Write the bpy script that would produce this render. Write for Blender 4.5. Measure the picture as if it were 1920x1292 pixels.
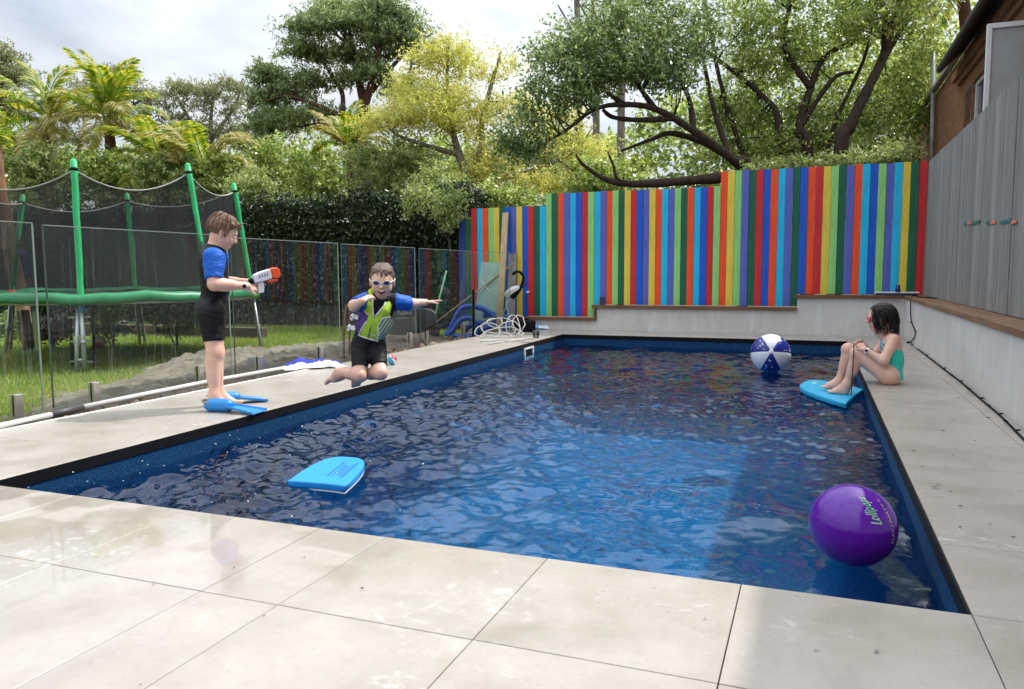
import bpy, bmesh, math, random
import numpy as np
from mathutils import Vector, Matrix

# ------------------------------------------------------------------ camera, sky, sun, exposure
scene = bpy.context.scene
COL = scene.collection
for o in list(scene.objects):
    bpy.data.objects.remove(o)
random.seed(7)
rng = np.random.default_rng(11)
R = math.radians

cam_data = bpy.data.cameras.new('camera')
cam = bpy.data.objects.new('camera', cam_data)
COL.objects.link(cam)
CP, CY, CR = R(5.39267), R(-21.0910), R(-0.32617)
fwd = Vector((math.sin(CY) * math.cos(CP), math.cos(CY) * math.cos(CP), -math.sin(CP)))
rt0 = Vector((math.cos(CY), -math.sin(CY), 0))
up0 = rt0.cross(fwd)
rt = rt0 * math.cos(CR) + up0 * math.sin(CR)
up = up0 * math.cos(CR) - rt0 * math.sin(CR)
m3 = Matrix((rt, up, -fwd)).transposed()
cam.matrix_world = Matrix.Translation((0, 0, 0.9)) @ m3.to_4x4()
cam_data.sensor_width = 36
cam_data.lens = 27.465
cam_data.clip_start = 0.05
cam_data.clip_end = 900
scene.camera = cam

SUN_V = Vector((0.45, 0.60, 1.0)).normalized()      # towards the sun
SUN_EL = math.asin(SUN_V.z)
SUN_ROT = math.atan2(SUN_V.x, SUN_V.y)

world = bpy.data.worlds.new('World')
scene.world = world
world.use_nodes = True
wn, wl = world.node_tree.nodes, world.node_tree.links
wn.clear()
w_out = wn.new('ShaderNodeOutputWorld')
w_bg = wn.new('ShaderNodeBackground')
w_bg.inputs['Strength'].default_value = 0.1
w_sky = wn.new('ShaderNodeTexSky')
w_sky.sky_type = 'NISHITA'
w_sky.sun_disc = False
w_sky.sun_elevation = SUN_EL
w_sky.sun_rotation = SUN_ROT
w_sky.air_density = 1.0
w_sky.dust_density = 1.5
w_tc = wn.new('ShaderNodeTexCoord')
w_map = wn.new('ShaderNodeMapping')
w_map.inputs['Scale'].default_value = (1.6, 1.6, 3.2)
w_map.inputs['Location'].default_value = (3.1, 0.4, 0.2)
wl.new(w_tc.outputs['Generated'], w_map.inputs['Vector'])
w_n1 = wn.new('ShaderNodeTexNoise')
w_n1.inputs['Scale'].default_value = 1.5
w_n1.inputs['Detail'].default_value = 7
w_n1.inputs['Roughness'].default_value = 0.52
wl.new(w_map.outputs['Vector'], w_n1.inputs['Vector'])
w_n2 = wn.new('ShaderNodeTexNoise')
w_n2.inputs['Scale'].default_value = 2.6
w_n2.inputs['Detail'].default_value = 8
w_n2.inputs['Distortion'].default_value = 0.4
wl.new(w_map.outputs['Vector'], w_n2.inputs['Vector'])
w_cov = wn.new('ShaderNodeValToRGB')               # how much of the blue is covered
w_cov.color_ramp.elements[0].position = 0.34
w_cov.color_ramp.elements[0].color = (0.50, 0.50, 0.50, 1)
w_cov.color_ramp.elements[1].position = 0.60
w_cov.color_ramp.elements[1].color = (1, 1, 1, 1)
wl.new(w_n1.outputs['Fac'], w_cov.inputs['Fac'])
w_cl = wn.new('ShaderNodeValToRGB')                # cloud brightness
w_cl.color_ramp.elements[0].position = 0.30
w_cl.color_ramp.elements[0].color = (0.54, 0.57, 0.62, 1)
w_cl.color_ramp.elements[1].position = 0.64
w_cl.color_ramp.elements[1].color = (0.98, 1.0, 1.03, 1)
wl.new(w_n2.outputs['Fac'], w_cl.inputs['Fac'])
w_sc = wn.new('ShaderNodeVectorMath')
w_sc.operation = 'SCALE'
w_sc.inputs['Scale'].default_value = 7.2
wl.new(w_cl.outputs['Color'], w_sc.inputs[0])
w_mix = wn.new('ShaderNodeMixRGB')
wl.new(w_cov.outputs['Color'], w_mix.inputs['Fac'])
wl.new(w_sky.outputs['Color'], w_mix.inputs['Color1'])
wl.new(w_sc.outputs['Vector'], w_mix.inputs['Color2'])
w_sep = wn.new('ShaderNodeSeparateXYZ')             # an overcast sky is brighter overhead than low down
wl.new(w_tc.outputs['Generated'], w_sep.inputs['Vector'])
w_gr = wn.new('ShaderNodeMath')
w_gr.operation = 'MULTIPLY_ADD'
w_gr.use_clamp = False
w_gr.inputs[1].default_value = 1.60
w_gr.inputs[2].default_value = 0.50
wl.new(w_sep.outputs['Z'], w_gr.inputs[0])
w_mx = wn.new('ShaderNodeMath')
w_mx.operation = 'MAXIMUM'
w_mx.inputs[1].default_value = 0.45
wl.new(w_gr.outputs[0], w_mx.inputs[0])
w_dot = wn.new('ShaderNodeVectorMath')             # glare of thin cloud around the sun
w_dot.operation = 'DOT_PRODUCT'
w_dot.inputs[1].default_value = SUN_V
w_nrm = wn.new('ShaderNodeVectorMath')
w_nrm.operation = 'NORMALIZE'
wl.new(w_tc.outputs['Generated'], w_nrm.inputs[0])
wl.new(w_nrm.outputs['Vector'], w_dot.inputs[0])
w_cl0 = wn.new('ShaderNodeMath'); w_cl0.operation = 'MAXIMUM'; w_cl0.inputs[1].default_value = 0.0
wl.new(w_dot.outputs['Value'], w_cl0.inputs[0])
w_pow = wn.new('ShaderNodeMath'); w_pow.operation = 'POWER'; w_pow.inputs[1].default_value = 14.0
wl.new(w_cl0.outputs[0], w_pow.inputs[0])
w_add = wn.new('ShaderNodeMath'); w_add.operation = 'MULTIPLY_ADD'; w_add.inputs[1].default_value = 2.2
wl.new(w_pow.outputs[0], w_add.inputs[0])
wl.new(w_mx.outputs[0], w_add.inputs[2])
w_fin = wn.new('ShaderNodeVectorMath')
w_fin.operation = 'SCALE'
wl.new(w_mix.outputs['Color'], w_fin.inputs[0])
wl.new(w_add.outputs[0], w_fin.inputs['Scale'])
wl.new(w_fin.outputs['Vector'], w_bg.inputs['Color'])
wl.new(w_bg.outputs['Background'], w_out.inputs['Surface'])

sun_data = bpy.data.lights.new('sun', 'SUN')
sun_data.energy = 2.0
sun_data.angle = R(0.7)
sun_data.color = (1.0, 0.945, 0.86)
sun = bpy.data.objects.new('sun', sun_data)
COL.objects.link(sun)
sun.rotation_euler = SUN_V.to_track_quat('Z', 'Y').to_euler()

scene.view_settings.view_transform = 'Standard'
scene.view_settings.look = 'None'
scene.view_settings.exposure = 0.98
scene.view_settings.gamma = 1.0
scene.view_settings.use_curve_mapping = False
scene.render.engine = 'CYCLES'
scene.cycles.max_bounces = 8
scene.cycles.transparent_max_bounces = 24
scene.cycles.caustics_reflective = False
scene.cycles.caustics_refractive = False
scene.cycles.sample_clamp_indirect = 6.0


# ------------------------------------------------------------------ helpers
def tag(o, label=None, cat=None, group=None, kind=None):
    if label: o['label'] = label
    if cat: o['category'] = cat
    if group: o['group'] = group
    if kind: o['kind'] = kind
    return o


def thing(name, loc, label, cat, group=None, rz=0.0):
    o = bpy.data.objects.new(name, None)
    o.empty_display_size = 0.1
    COL.objects.link(o)
    o.location = loc
    o.rotation_euler = (0, 0, rz)
    return tag(o, label, cat, group)


def fast_mesh(name, verts, faces, smooth=False):
    """verts (n,3), faces (m,k) arrays with a constant k, or a list of lists"""
    me = bpy.data.meshes.new(name)
    if isinstance(faces, np.ndarray):
        verts = np.asarray(verts, np.float32)
        m, k = faces.shape
        me.vertices.add(len(verts))
        me.vertices.foreach_set('co', verts.ravel())
        me.loops.add(m * k)
        me.loops.foreach_set('vertex_index', faces.astype(np.int32).ravel())
        me.polygons.add(m)
        me.polygons.foreach_set('loop_start', np.arange(0, m * k, k, dtype=np.int32))
        me.update(calc_edges=True)
    else:
        me.from_pydata([tuple(map(float, v)) for v in verts], [], [tuple(map(int, f)) for f in faces])
        me.update()
    if smooth:
        me.polygons.foreach_set('use_smooth', np.ones(len(me.polygons), bool))
    return me


def link(name, me, mat=None, parent=None, loc=None):
    o = bpy.data.objects.new(name, me)
    COL.objects.link(o)
    if mat is not None:
        if len(me.materials) == 0:
            for mm in (mat if isinstance(mat, (list, tuple)) else [mat]):
                me.materials.append(mm)
    if parent is not None:
        o.parent = parent
        if loc is not None:
            o.location = loc
    elif loc is not None:
        o.location = loc
    return o


class MB:
    """collects simple solids and links them as one mesh"""
    def __init__(self, org=(0, 0, 0)):
        self.v, self.f, self.s = [], [], []
        self.org = np.array(org, float)

    def add(self, v, f, smooth=False):
        b = len(self.v)
        self.v += [tuple(np.asarray(p, float) - self.org) for p in v]
        for q in f:
            self.f.append([i + b for i in q])
            self.s.append(smooth)
        return self

    def box(self, x0, x1, y0, y1, z0, z1):
        v = [(x0, y0, z0), (x1, y0, z0), (x1, y1, z0), (x0, y1, z0), (x0, y0, z1), (x1, y0, z1), (x1, y1, z1), (x0, y1, z1)]
        f = [(0, 3, 2, 1), (4, 5, 6, 7), (0, 1, 5, 4), (1, 2, 6, 5), (2, 3, 7, 6), (3, 0, 4, 7)]
        return self.add(v, f)

    def bar(self, a, b, w, h, upv=(0, 0, 1)):
        """box beam from a to b, w across, h along upv"""
        a, b = Vector(a), Vector(b)
        d = (b - a).normalized()
        s = d.cross(Vector(upv))
        if s.length < 1e-4:
            s = d.cross(Vector((1, 0, 0)))
        s.normalize()
        u = s.cross(d)
        v = []
        for p in (a, b):
            for cx, cz in ((-1, -1), (1, -1), (1, 1), (-1, 1)):
                v.append(p + s * cx * w / 2 + u * cz * h / 2)
        f = [(0, 1, 2, 3), (7, 6, 5, 4), (0, 4, 5, 1), (1, 5, 6, 2), (2, 6, 7, 3), (3, 7, 4, 0)]
        return self.add(v, f)

    def tube(self, pts, rad, n=8, caps=True):
        pts = [Vector(p) for p in pts]
        if not hasattr(rad, '__len__'):
            rad = [rad] * len(pts)
        ref = Vector((0.31, 0.17, 0.93))
        v, f = [], []
        prev = None
        for i, p in enumerate(pts):
            d = (pts[min(i + 1, len(pts) - 1)] - pts[max(i - 1, 0)])
            d = d.normalized() if d.length > 1e-9 else Vector((0, 0, 1))
            if prev is None:
                s = d.cross(ref)
                if s.length < 1e-3:
                    s = d.cross(Vector((1, 0, 0)))
            else:
                s = prev - d * prev.dot(d)
                if s.length < 1e-6:
                    s = d.cross(ref)
            s.normalize()
            prev = s
            u = d.cross(s)
            for k in range(n):
                a = 2 * math.pi * k / n
                v.append(p + (s * math.cos(a) + u * math.sin(a)) * rad[i])
        for i in range(len(pts) - 1):
            for k in range(n):
                f.append((i * n + k, i * n + (k + 1) % n, (i + 1) * n + (k + 1) % n, (i + 1) * n + k))
        self.add(v, f, True)
        if caps:
            b = len(self.v) - len(v)
            self.f.append([b + k for k in range(n)][::-1]); self.s.append(False)
            self.f.append([b + (len(pts) - 1) * n + k for k in range(n)]); self.s.append(False)
        return self

    def lathe(self, prof, c=(0, 0, 0), n=24, axis=None):
        """profile [(r,z)] about z through c, or about axis"""
        M = Matrix.Identity(3)
        if axis is not None:
            M = Vector((0, 0, 1)).rotation_difference(Vector(axis)).to_matrix()
        v, f = [], []
        for r, z in prof:
            for k in range(n):
                a = 2 * math.pi * k / n
                v.append(Vector(c) + M @ Vector((r * math.cos(a), r * math.sin(a), z)))
        for i in range(len(prof) - 1):
            for k in range(n):
                f.append((i * n + k, i * n + (k + 1) % n, (i + 1) * n + (k + 1) % n, (i + 1) * n + k))
        return self.add(v, f, True)

    def mesh(self, name, smooth_all=False):
        me = fast_mesh(name, self.v, self.f)
        me.polygons.foreach_set('use_smooth', np.array([True] * len(self.f) if smooth_all else self.s, bool))
        return me

    def build(self, name, mat, parent=None, bevel=0.0, loc=None):
        me = self.mesh(name)
        o = link(name, me, mat, parent, loc)
        if bevel > 0:
            md = o.modifiers.new('bevel', 'BEVEL')
            md.width = bevel
            md.segments = 2
            md.limit_method = 'ANGLE'
        return o


def outline_solid(pts, z0, z1, bevel=0.0, seg=3):
    """closed outline [(x,y)] extruded z0..z1 with rounded top and bottom rims"""
    p = np.array(pts, float)
    n = len(p)
    c = p.mean(0)
    rings = []
    if bevel <= 0:
        rings = [(1.0, z0), (1.0, z1)]
        offs = [(0, z0), (0, z1)]
    else:
        offs = []
        for i in range(seg + 1):
            a = math.pi / 2 * i / seg
            offs.append((bevel * (1 - math.sin(a)), z0 + bevel * (1 - math.cos(a))))
        for i in range(seg + 1):
            a = math.pi / 2 * i / seg
            offs.append((bevel * (1 - math.cos(a)), z1 - bevel * (1 - math.sin(a))))
    nxt, prv = np.roll(p, -1, 0), np.roll(p, 1, 0)
    t = nxt - prv
    nrm = np.stack([t[:, 1], -t[:, 0]], 1)
    nrm /= np.linalg.norm(nrm, axis=1)[:, None] + 1e-9
    if ((p - c) * nrm).sum() < 0:
        nrm = -nrm
    v, f = [], []
    for o_, z in offs:
        q = p - nrm * o_
        v += [(a[0], a[1], z) for a in q]
    for i in range(len(offs) - 1):
        for k in range(n):
            f.append([i * n + k, i * n + (k + 1) % n, (i + 1) * n + (k + 1) % n, (i + 1) * n + k])
    f.append(list(range(n))[::-1])
    f.append([(len(offs) - 1) * n + k for k in range(n)])
    return v, f


def spline(pts, n=8, closed=False):
    """Catmull-Rom through pts"""
    P_ = [np.array(p, float) for p in pts]
    out = []
    N = len(P_)
    rngi = range(N) if closed else range(N - 1)
    for i in rngi:
        if closed:
            p0, p1, p2, p3 = P_[(i - 1) % N], P_[i], P_[(i + 1) % N], P_[(i + 2) % N]
        else:
            p0, p1, p2, p3 = P_[max(i - 1, 0)], P_[i], P_[i + 1], P_[min(i + 2, N - 1)]
        for k in range(n):
            t = k / n
            out.append(0.5 * ((2 * p1) + (-p0 + p2) * t + (2 * p0 - 5 * p1 + 4 * p2 - p3) * t * t + (-p0 + 3 * p1 - 3 * p2 + p3) * t ** 3))
    if not closed:
        out.append(P_[-1])
    return out


# ------------------------------------------------------------------ materials
class NT:
    def __init__(self, name):
        self.m = bpy.data.materials.new(name)
        self.m.use_nodes = True
        self.n, self.l = self.m.node_tree.nodes, self.m.node_tree.links
        self.n.clear()
        self.out = self.n.new('ShaderNodeOutputMaterial')

    def new(self, t, **kw):
        nd = self.n.new(t)
        for k, v in kw.items():
            if k in nd.inputs.keys():
                nd.inputs[k].default_value = v
            else:
                setattr(nd, k, v)
        return nd

    def link(self, a, b):
        self.l.new(a, b)

    def coord(self, kind='Object', scale=(1, 1, 1)):
        tc = self.new('ShaderNodeTexCoord')
        mp = self.new('ShaderNodeMapping')
        mp.inputs['Scale'].default_value = scale
        self.link(tc.outputs[kind], mp.inputs['Vector'])
        return mp.outputs['Vector']

    def noise(self, vec, scale, detail=4, rough=0.55, dist=0.0):
        nd = self.new('ShaderNodeTexNoise')
        nd.inputs['Scale'].default_value = scale
        nd.inputs['Detail'].default_value = detail
        nd.inputs['Roughness'].default_value = rough
        nd.inputs['Distortion'].default_value = dist
        self.link(vec, nd.inputs['Vector'])
        return nd.outputs['Fac']

    def ramp(self, fac, stops):
        nd = self.new('ShaderNodeValToRGB')
        e = nd.color_ramp.elements
        while len(e) < len(stops):
            e.new(0.5)
        for el, (p, c) in zip(e, stops):
            el.position = p
            el.color = (*c, 1) if len(c) == 3 else c
        self.link(fac, nd.inputs['Fac'])
        return nd.outputs['Color']

    def mix(self, fac, a, b, mode='MIX'):
        nd = self.new('ShaderNodeMixRGB', blend_type=mode)
        for sock, val in ((nd.inputs['Fac'], fac), (nd.inputs['Color1'], a), (nd.inputs['Color2'], b)):
            if hasattr(val, 'is_output'):
                self.link(val, sock)
            elif hasattr(val, '__len__'):
                sock.default_value = (*val, 1) if len(val) == 3 else val
            else:
                sock.default_value = val
        return nd.outputs['Color']

    def math(self, op, a, b=0.0, clamp=False):
        nd = self.new('ShaderNodeMath', operation=op, use_clamp=clamp)
        for sock, val in ((nd.inputs[0], a), (nd.inputs[1], b)):
            if hasattr(val, 'is_output'):
                self.link(val, sock)
            else:
                sock.default_value = val
        return nd.outputs[0]

    def bump(self, h, strength=0.3, dist=0.01):
        nd = self.new('ShaderNodeBump')
        nd.inputs['Strength'].default_value = strength
        nd.inputs['Distance'].default_value = dist
        self.link(h, nd.inputs['Height'])
        return nd.outputs['Normal']

    def principled(self, color=None, rough=0.5, normal=None, metal=0.0, spec=0.5, **kw):
        p = self.new('ShaderNodeBsdfPrincipled')
        for sock, val in (('Base Color', color), ('Roughness', rough), ('Normal', normal), ('Metallic', metal), ('Specular IOR Level', spec)):
            if val is None:
                continue
            if hasattr(val, 'is_output'):
                self.link(val, p.inputs[sock])
            elif hasattr(val, '__len__'):
                p.inputs[sock].default_value = (*val, 1) if len(val) == 3 else val
            else:
                p.inputs[sock].default_value = val
        for k, v in kw.items():
            p.inputs[k.replace('_', ' ')].default_value = v
        self.link(p.outputs['BSDF'], self.out.inputs['Surface'])
        return p


def pm(name, col, rough=0.5, var=0.12, scale=8.0, bump=0.0, bscale=60.0, metal=0.0, spec=0.5, stretch=(1, 1, 1), rvar=0.0, **kw):
    """plain surface with mottled colour, roughness and fine relief"""
    t = NT(name)
    v = t.coord('Object', stretch)
    n1 = t.noise(v, scale, 5)
    lo = tuple(c * (1 - var) for c in col)
    hi = tuple(min(1, c * (1 + var)) for c in col)
    c = t.ramp(n1, [(0.3, lo), (0.7, hi)])
    nrm = None
    if bump > 0:
        nrm = t.bump(t.noise(v, bscale, 4), bump, 0.004)
    rr = rough
    if rvar > 0:
        rr = t.math('ADD', t.math('MULTIPLY', t.noise(v, scale * 1.7, 4), rvar * 2), rough - rvar)
    t.principled(c, rr, nrm, metal, spec, **kw)
    return t.m


def leaf_mat(name, cols, trans=0.35, rough=0.45, nscale=0.6, nmix=0.5, spec=0.4):
    """leaf: colour varies leaf by leaf and clump by clump, light comes through"""
    t = NT(name)
    g = t.new('ShaderNodeNewGeometry')
    v = t.coord('Object')
    n = t.noise(v, nscale, 3)
    f = t.math('ADD', t.math('MULTIPLY', g.outputs['Random Per Island'], 1 - nmix), t.math('MULTIPLY', n, nmix))
    k = len(cols)
    c = t.ramp(f, [(0.15 + 0.7 * i / max(1, k - 1), cc) for i, cc in enumerate(cols)])
    p = t.principled(c, rough, None, 0, spec)
    tr = t.new('ShaderNodeBsdfTranslucent')
    hs = t.new('ShaderNodeHueSaturation')
    hs.inputs['Saturation'].default_value = 1.1
    hs.inputs['Value'].default_value = 1.5
    t.link(c, hs.inputs['Color'])
    t.link(hs.outputs['Color'], tr.inputs['Color'])
    mx = t.new('ShaderNodeMixShader')
    mx.inputs['Fac'].default_value = trans
    t.link(p.outputs['BSDF'], mx.inputs[1])
    t.link(tr.outputs['BSDF'], mx.inputs[2])
    t.link(mx.outputs['Shader'], t.out.inputs['Surface'])
    return t.m

# ------------------------------------------------------------------ setting: ground, lawn, deck, pool, water, walls
PX0, PX1, PY0, PY1 = -3.31, 0.41, 2.26, 10.58        # pool opening
WZ = -0.15                                           # water level


def tile_mat():
    t = NT('porcelain_tile')
    v = t.coord('Object')
    oi = t.new('ShaderNodeObjectInfo')
    sh = t.new('ShaderNodeVectorMath', operation='ADD')
    cmb = t.new('ShaderNodeCombineXYZ')
    t.link(t.math('MULTIPLY', oi.outputs['Random'], 37.0), cmb.inputs['X'])
    t.link(t.math('MULTIPLY', oi.outputs['Random'], 91.0), cmb.inputs['Y'])
    t.link(v, sh.inputs[0])
    t.link(cmb.outputs['Vector'], sh.inputs[1])
    vv = sh.outputs['Vector']
    big = t.noise(vv, 3.0, 6, 0.62, 0.3)
    c = t.ramp(big, [(0.26, (0.275, 0.243, 0.205)), (0.5, (0.365, 0.331, 0.288)), (0.75, (0.425, 0.396, 0.355))])
    fine = t.noise(vv, 26.0, 6, 0.7)
    c = t.mix(t.math('MULTIPLY', t.ramp(fine, [(0.50, (0, 0, 0)), (0.68, (1, 1, 1))]), 0.34), c, (0.28, 0.25, 0.215))
    spk = t.noise(vv, 120.0, 3, 0.6)
    c = t.mix(t.math('MULTIPLY', t.ramp(spk, [(0.62, (0, 0, 0)), (0.74, (1, 1, 1))]), 0.35), c, (0.30, 0.24, 0.21))
    # scuffed chalky marks
    vs = t.coord('Generated', (1, 1, 1))
    tcw = t.new('ShaderNodeNewGeometry')
    sc1 = t.noise(tcw.outputs['Position'], 1.9, 2)
    mpw = t.new('ShaderNodeMapping')
    mpw.inputs['Rotation'].default_value = (0, 0, 0.7)
    mpw.inputs['Scale'].default_value = (7, 10, 7)
    t.link(tcw.outputs['Position'], mpw.inputs['Vector'])
    sc2 = t.noise(mpw.outputs['Vector'], 2.2, 6, 0.75, 0.6)
    scf = t.math('MULTIPLY', t.ramp(sc1, [(0.52, (0, 0, 0)), (0.66, (1, 1, 1))]), t.ramp(sc2, [(0.55, (0, 0, 0)), (0.63, (1, 1, 1))]))
    c = t.mix(t.math('MULTIPLY', scf, 0.75), c, (0.64, 0.62, 0.59))
    # wet, glossier patches (splashed water lying on the tiles)
    wet = t.noise(tcw.outputs['Position'], 1.35, 3, 0.5, 0.2)
    wetr = t.ramp(wet, [(0.44, (0, 0, 0)), (0.46, (1, 1, 1))])
    sep = t.new('ShaderNodeSeparateXYZ')
    t.link(tcw.outputs['Position'], sep.inputs['Vector'])
    left = t.math('MULTIPLY', t.math('SUBTRACT', -0.75, sep.outputs['X']), 1.6, True)
    near = t.math('MULTIPLY', t.math('SUBTRACT', 2.35, sep.outputs['Y']), 6.0, True)
    wetm = t.math('MULTIPLY', t.math('MULTIPLY', wetr, left, True), near, True)
    c = t.mix(t.math('MULTIPLY', wetm, 0.10), c, (0.36, 0.30, 0.25))
    r = t.math('ADD', t.math('MULTIPLY', fine, 0.20), 0.20)
    r = t.math('SUBTRACT', r, t.math('MULTIPLY', wetm, 0.16))
    nrm = t.bump(t.noise(vv, 90.0, 4), 0.08, 0.002)
    p = t.principled(c, r, nrm, 0, 0.5)
    p.inputs['Coat Roughness'].default_value = 0.03
    p.inputs['Coat IOR'].default_value = 1.4
    t.link(t.math('MULTIPLY', wetm, 0.8), p.inputs['Coat Weight'])
    return t.m


M_TILE = tile_mat()
M_GROUT = pm('dark_grout', (0.10, 0.085, 0.07), 0.9)
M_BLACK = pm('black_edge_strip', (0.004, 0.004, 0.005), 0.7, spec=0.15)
M_CONC = None


def concrete_mat():
    t = NT('rendered_concrete')
    v = t.coord('Object')
    n = t.noise(v, 1.2, 6, 0.6)
    c = t.ramp(n, [(0.3, (0.50, 0.49, 0.47)), (0.7, (0.63, 0.615, 0.595))])
    vs = t.coord('Object', (3.0, 3.0, 0.55))
    st = t.noise(vs, 2.6, 5, 0.6, 0.3)
    c = t.mix(t.math('MULTIPLY', t.ramp(st, [(0.52, (0, 0, 0)), (0.7, (1, 1, 1))]), 0.45), c, (0.74, 0.74, 0.73))
    c = t.mix(t.math('MULTIPLY', t.ramp(t.noise(v, 7.0, 6, 0.7), [(0.55, (0, 0, 0)), (0.75, (1, 1, 1))]), 0.3), c, (0.24, 0.22, 0.20))
    t.principled(c, 0.85, t.bump(t.noise(v, 40, 6), 0.25, 0.004), 0, 0.3)
    return t.m


M_CONC = concrete_mat()


def wood_mat(name, dark, light, rough=0.6, axis='X', scale=1.0, bump=0.25):
    t = NT(name)
    s = {'X': (0.7, 9, 9), 'Y': (9, 0.7, 9), 'Z': (9, 9, 0.7)}[axis]
    v = t.coord('Object', tuple(a * scale for a in s))
    n = t.noise(v, 2.2, 7, 0.62, 0.5)
    c = t.ramp(n, [(0.28, dark), (0.72, light)])
    f = t.noise(v, 9.0, 4, 0.7)
    c = t.mix(t.math('MULTIPLY', t.ramp(f, [(0.5, (0, 0, 0)), (0.8, (1, 1, 1))]), 0.35), c, tuple(d * 0.5 for d in dark))
    t.principled(c, rough, t.bump(n, bump, 0.006), 0, 0.35)
    return t.m


M_COPE = wood_mat('oiled_timber_coping', (0.085, 0.038, 0.017), (0.235, 0.118, 0.055), 0.5, 'X')
M_COPEY = wood_mat('oiled_timber_coping_side', (0.10, 0.05, 0.025), (0.30, 0.165, 0.085), 0.5, 'Y')

# ground to the horizon, with the deck and pool left out
M_EARTH = pm('garden_earth', (0.075, 0.06, 0.04), 0.95, 0.35, 1.5, 0.5, 20)
b = MB()
G = -0.16
X0, X1, Y0, Y1 = -4.40, 1.13, -4.0, 11.41
for (a0, a1, c0, c1) in ((-400, X0, -400, 600), (X1, 400, -400, 600), (X0, X1, -400, Y0), (X0, X1, Y1, 600)):
    b.add([(a0, c0, G), (a1, c0, G), (a1, c1, G), (a0, c1, G)], [(0, 1, 2, 3)])
tag(b.build('ground', M_EARTH), kind='structure')


def lawn_mat():
    t = NT('lawn_turf')
    v = t.coord('Object')
    n = t.noise(v, 0.9, 6, 0.65)
    c = t.ramp(n, [(0.3, (0.10, 0.16, 0.03)), (0.55, (0.18, 0.24, 0.05)), (0.8, (0.30, 0.29, 0.09))])
    c = t.mix(t.math('MULTIPLY', t.noise(v, 30, 4), 0.6), c, (0.05, 0.075, 0.018))
    t.principled(c, 0.9, t.bump(t.noise(v, 60, 4), 0.6, 0.02), 0, 0.2)
    return t.m


b = MB()
b.add([(-30, -2, -0.135), (-4.93, -2, -0.135), (-4.93, 13.5, -0.135), (-30, 13.5, -0.135)], [(0, 1, 2, 3)])
tag(b.build('lawn', lawn_mat()), kind='structure')


def vnoise(x, y, seed=0, octaves=4, base=1.0, gain=0.5):
    """cheap value noise on arrays"""
    r = np.random.default_rng(seed)
    tab = r.random((64, 64))
    out = np.zeros_like(x, float)
    amp, f = 1.0, base
    tot = 0
    for o_ in range(octaves):
        xx, yy = x * f + 13.7 * o_, y * f + 7.3 * o_
        ix, iy = np.floor(xx).astype(int), np.floor(yy).astype(int)
        fx, fy = xx - ix, yy - iy
        fx, fy = fx * fx * (3 - 2 * fx), fy * fy * (3 - 2 * fy)
        g = lambda i, j: tab[i % 64, j % 64]
        out += amp * ((g(ix, iy) * (1 - fx) + g(ix + 1, iy) * fx) * (1 - fy) + (g(ix, iy + 1) * (1 - fx) + g(ix + 1, iy + 1) * fx) * fy)
        tot += amp
        amp *= gain
        f *= 2.03
    return out / tot


def grid_mesh(xs, ys, zf):
    X, Y = np.meshgrid(xs, ys, indexing='ij')
    Z = zf(X, Y)
    nx, ny = len(xs), len(ys)
    v = np.stack([X, Y, Z], -1).reshape(-1, 3)
    i, j = np.meshgrid(np.arange(nx - 1), np.arange(ny - 1), indexing='ij')
    a = (i * ny + j).ravel()
    return v, np.stack([a, a + ny, a + ny + 1, a + 1], 1)


# bare soil thrown up along the outside of the glass fence
def soil_h(X, Y):
    h = np.zeros_like(X)
    for cx, cy, rx, ry, hh in ((-5.35, 5.5, 0.55, 1.3, 0.16), (-5.9, 6.3, 0.55, 0.45, 0.20), (-5.55, 7.9, 0.7, 1.2, 0.17), (-5.3, 9.6, 0.6, 0.9, 0.22),
                               (-6.2, 7.2, 0.35, 0.3, 0.14), (-5.2, 6.9, 0.4, 0.7, 0.12)):
        d = ((X - cx) / rx) ** 2 + ((Y - cy) / ry) ** 2
        h += hh * np.exp(-d * 1.3)
    n = vnoise(X, Y, 5, 5, 3.0, 0.55)
    n2 = vnoise(X, Y, 6, 4, 11.0, 0.6)
    h = h * (0.45 + 0.7 * n + 0.45 * n2) + (n - 0.5) * 0.07 + (n2 - 0.5) * 0.03
    edge = np.clip((-4.92 - X) / 0.1, 0, 1)
    return -0.150 + np.clip(h, -0.02, 1) * 0.95 + 0.005 * edge


def soil_mat():
    t = NT('dry_clay_soil')
    v = t.coord('Object')
    n = t.noise(v, 4.0, 7, 0.7)
    c = t.ramp(n, [(0.3, (0.15, 0.122, 0.088)), (0.6, (0.285, 0.25, 0.195)), (0.8, (0.38, 0.34, 0.28))])
    t.principled(c, 0.95, t.bump(t.noise(v, 22, 8, 0.75), 0.9, 0.03), 0, 0.15)
    return t.m


M_SOIL = soil_mat()
v_, f_ = grid_mesh(np.linspace(-7.2, -4.42, 170), np.linspace(2.0, 11.2, 480), soil_h)
tag(link('soil_heap', fast_mesh('soil_heap', v_, f_, True), M_SOIL), kind='structure')

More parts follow.
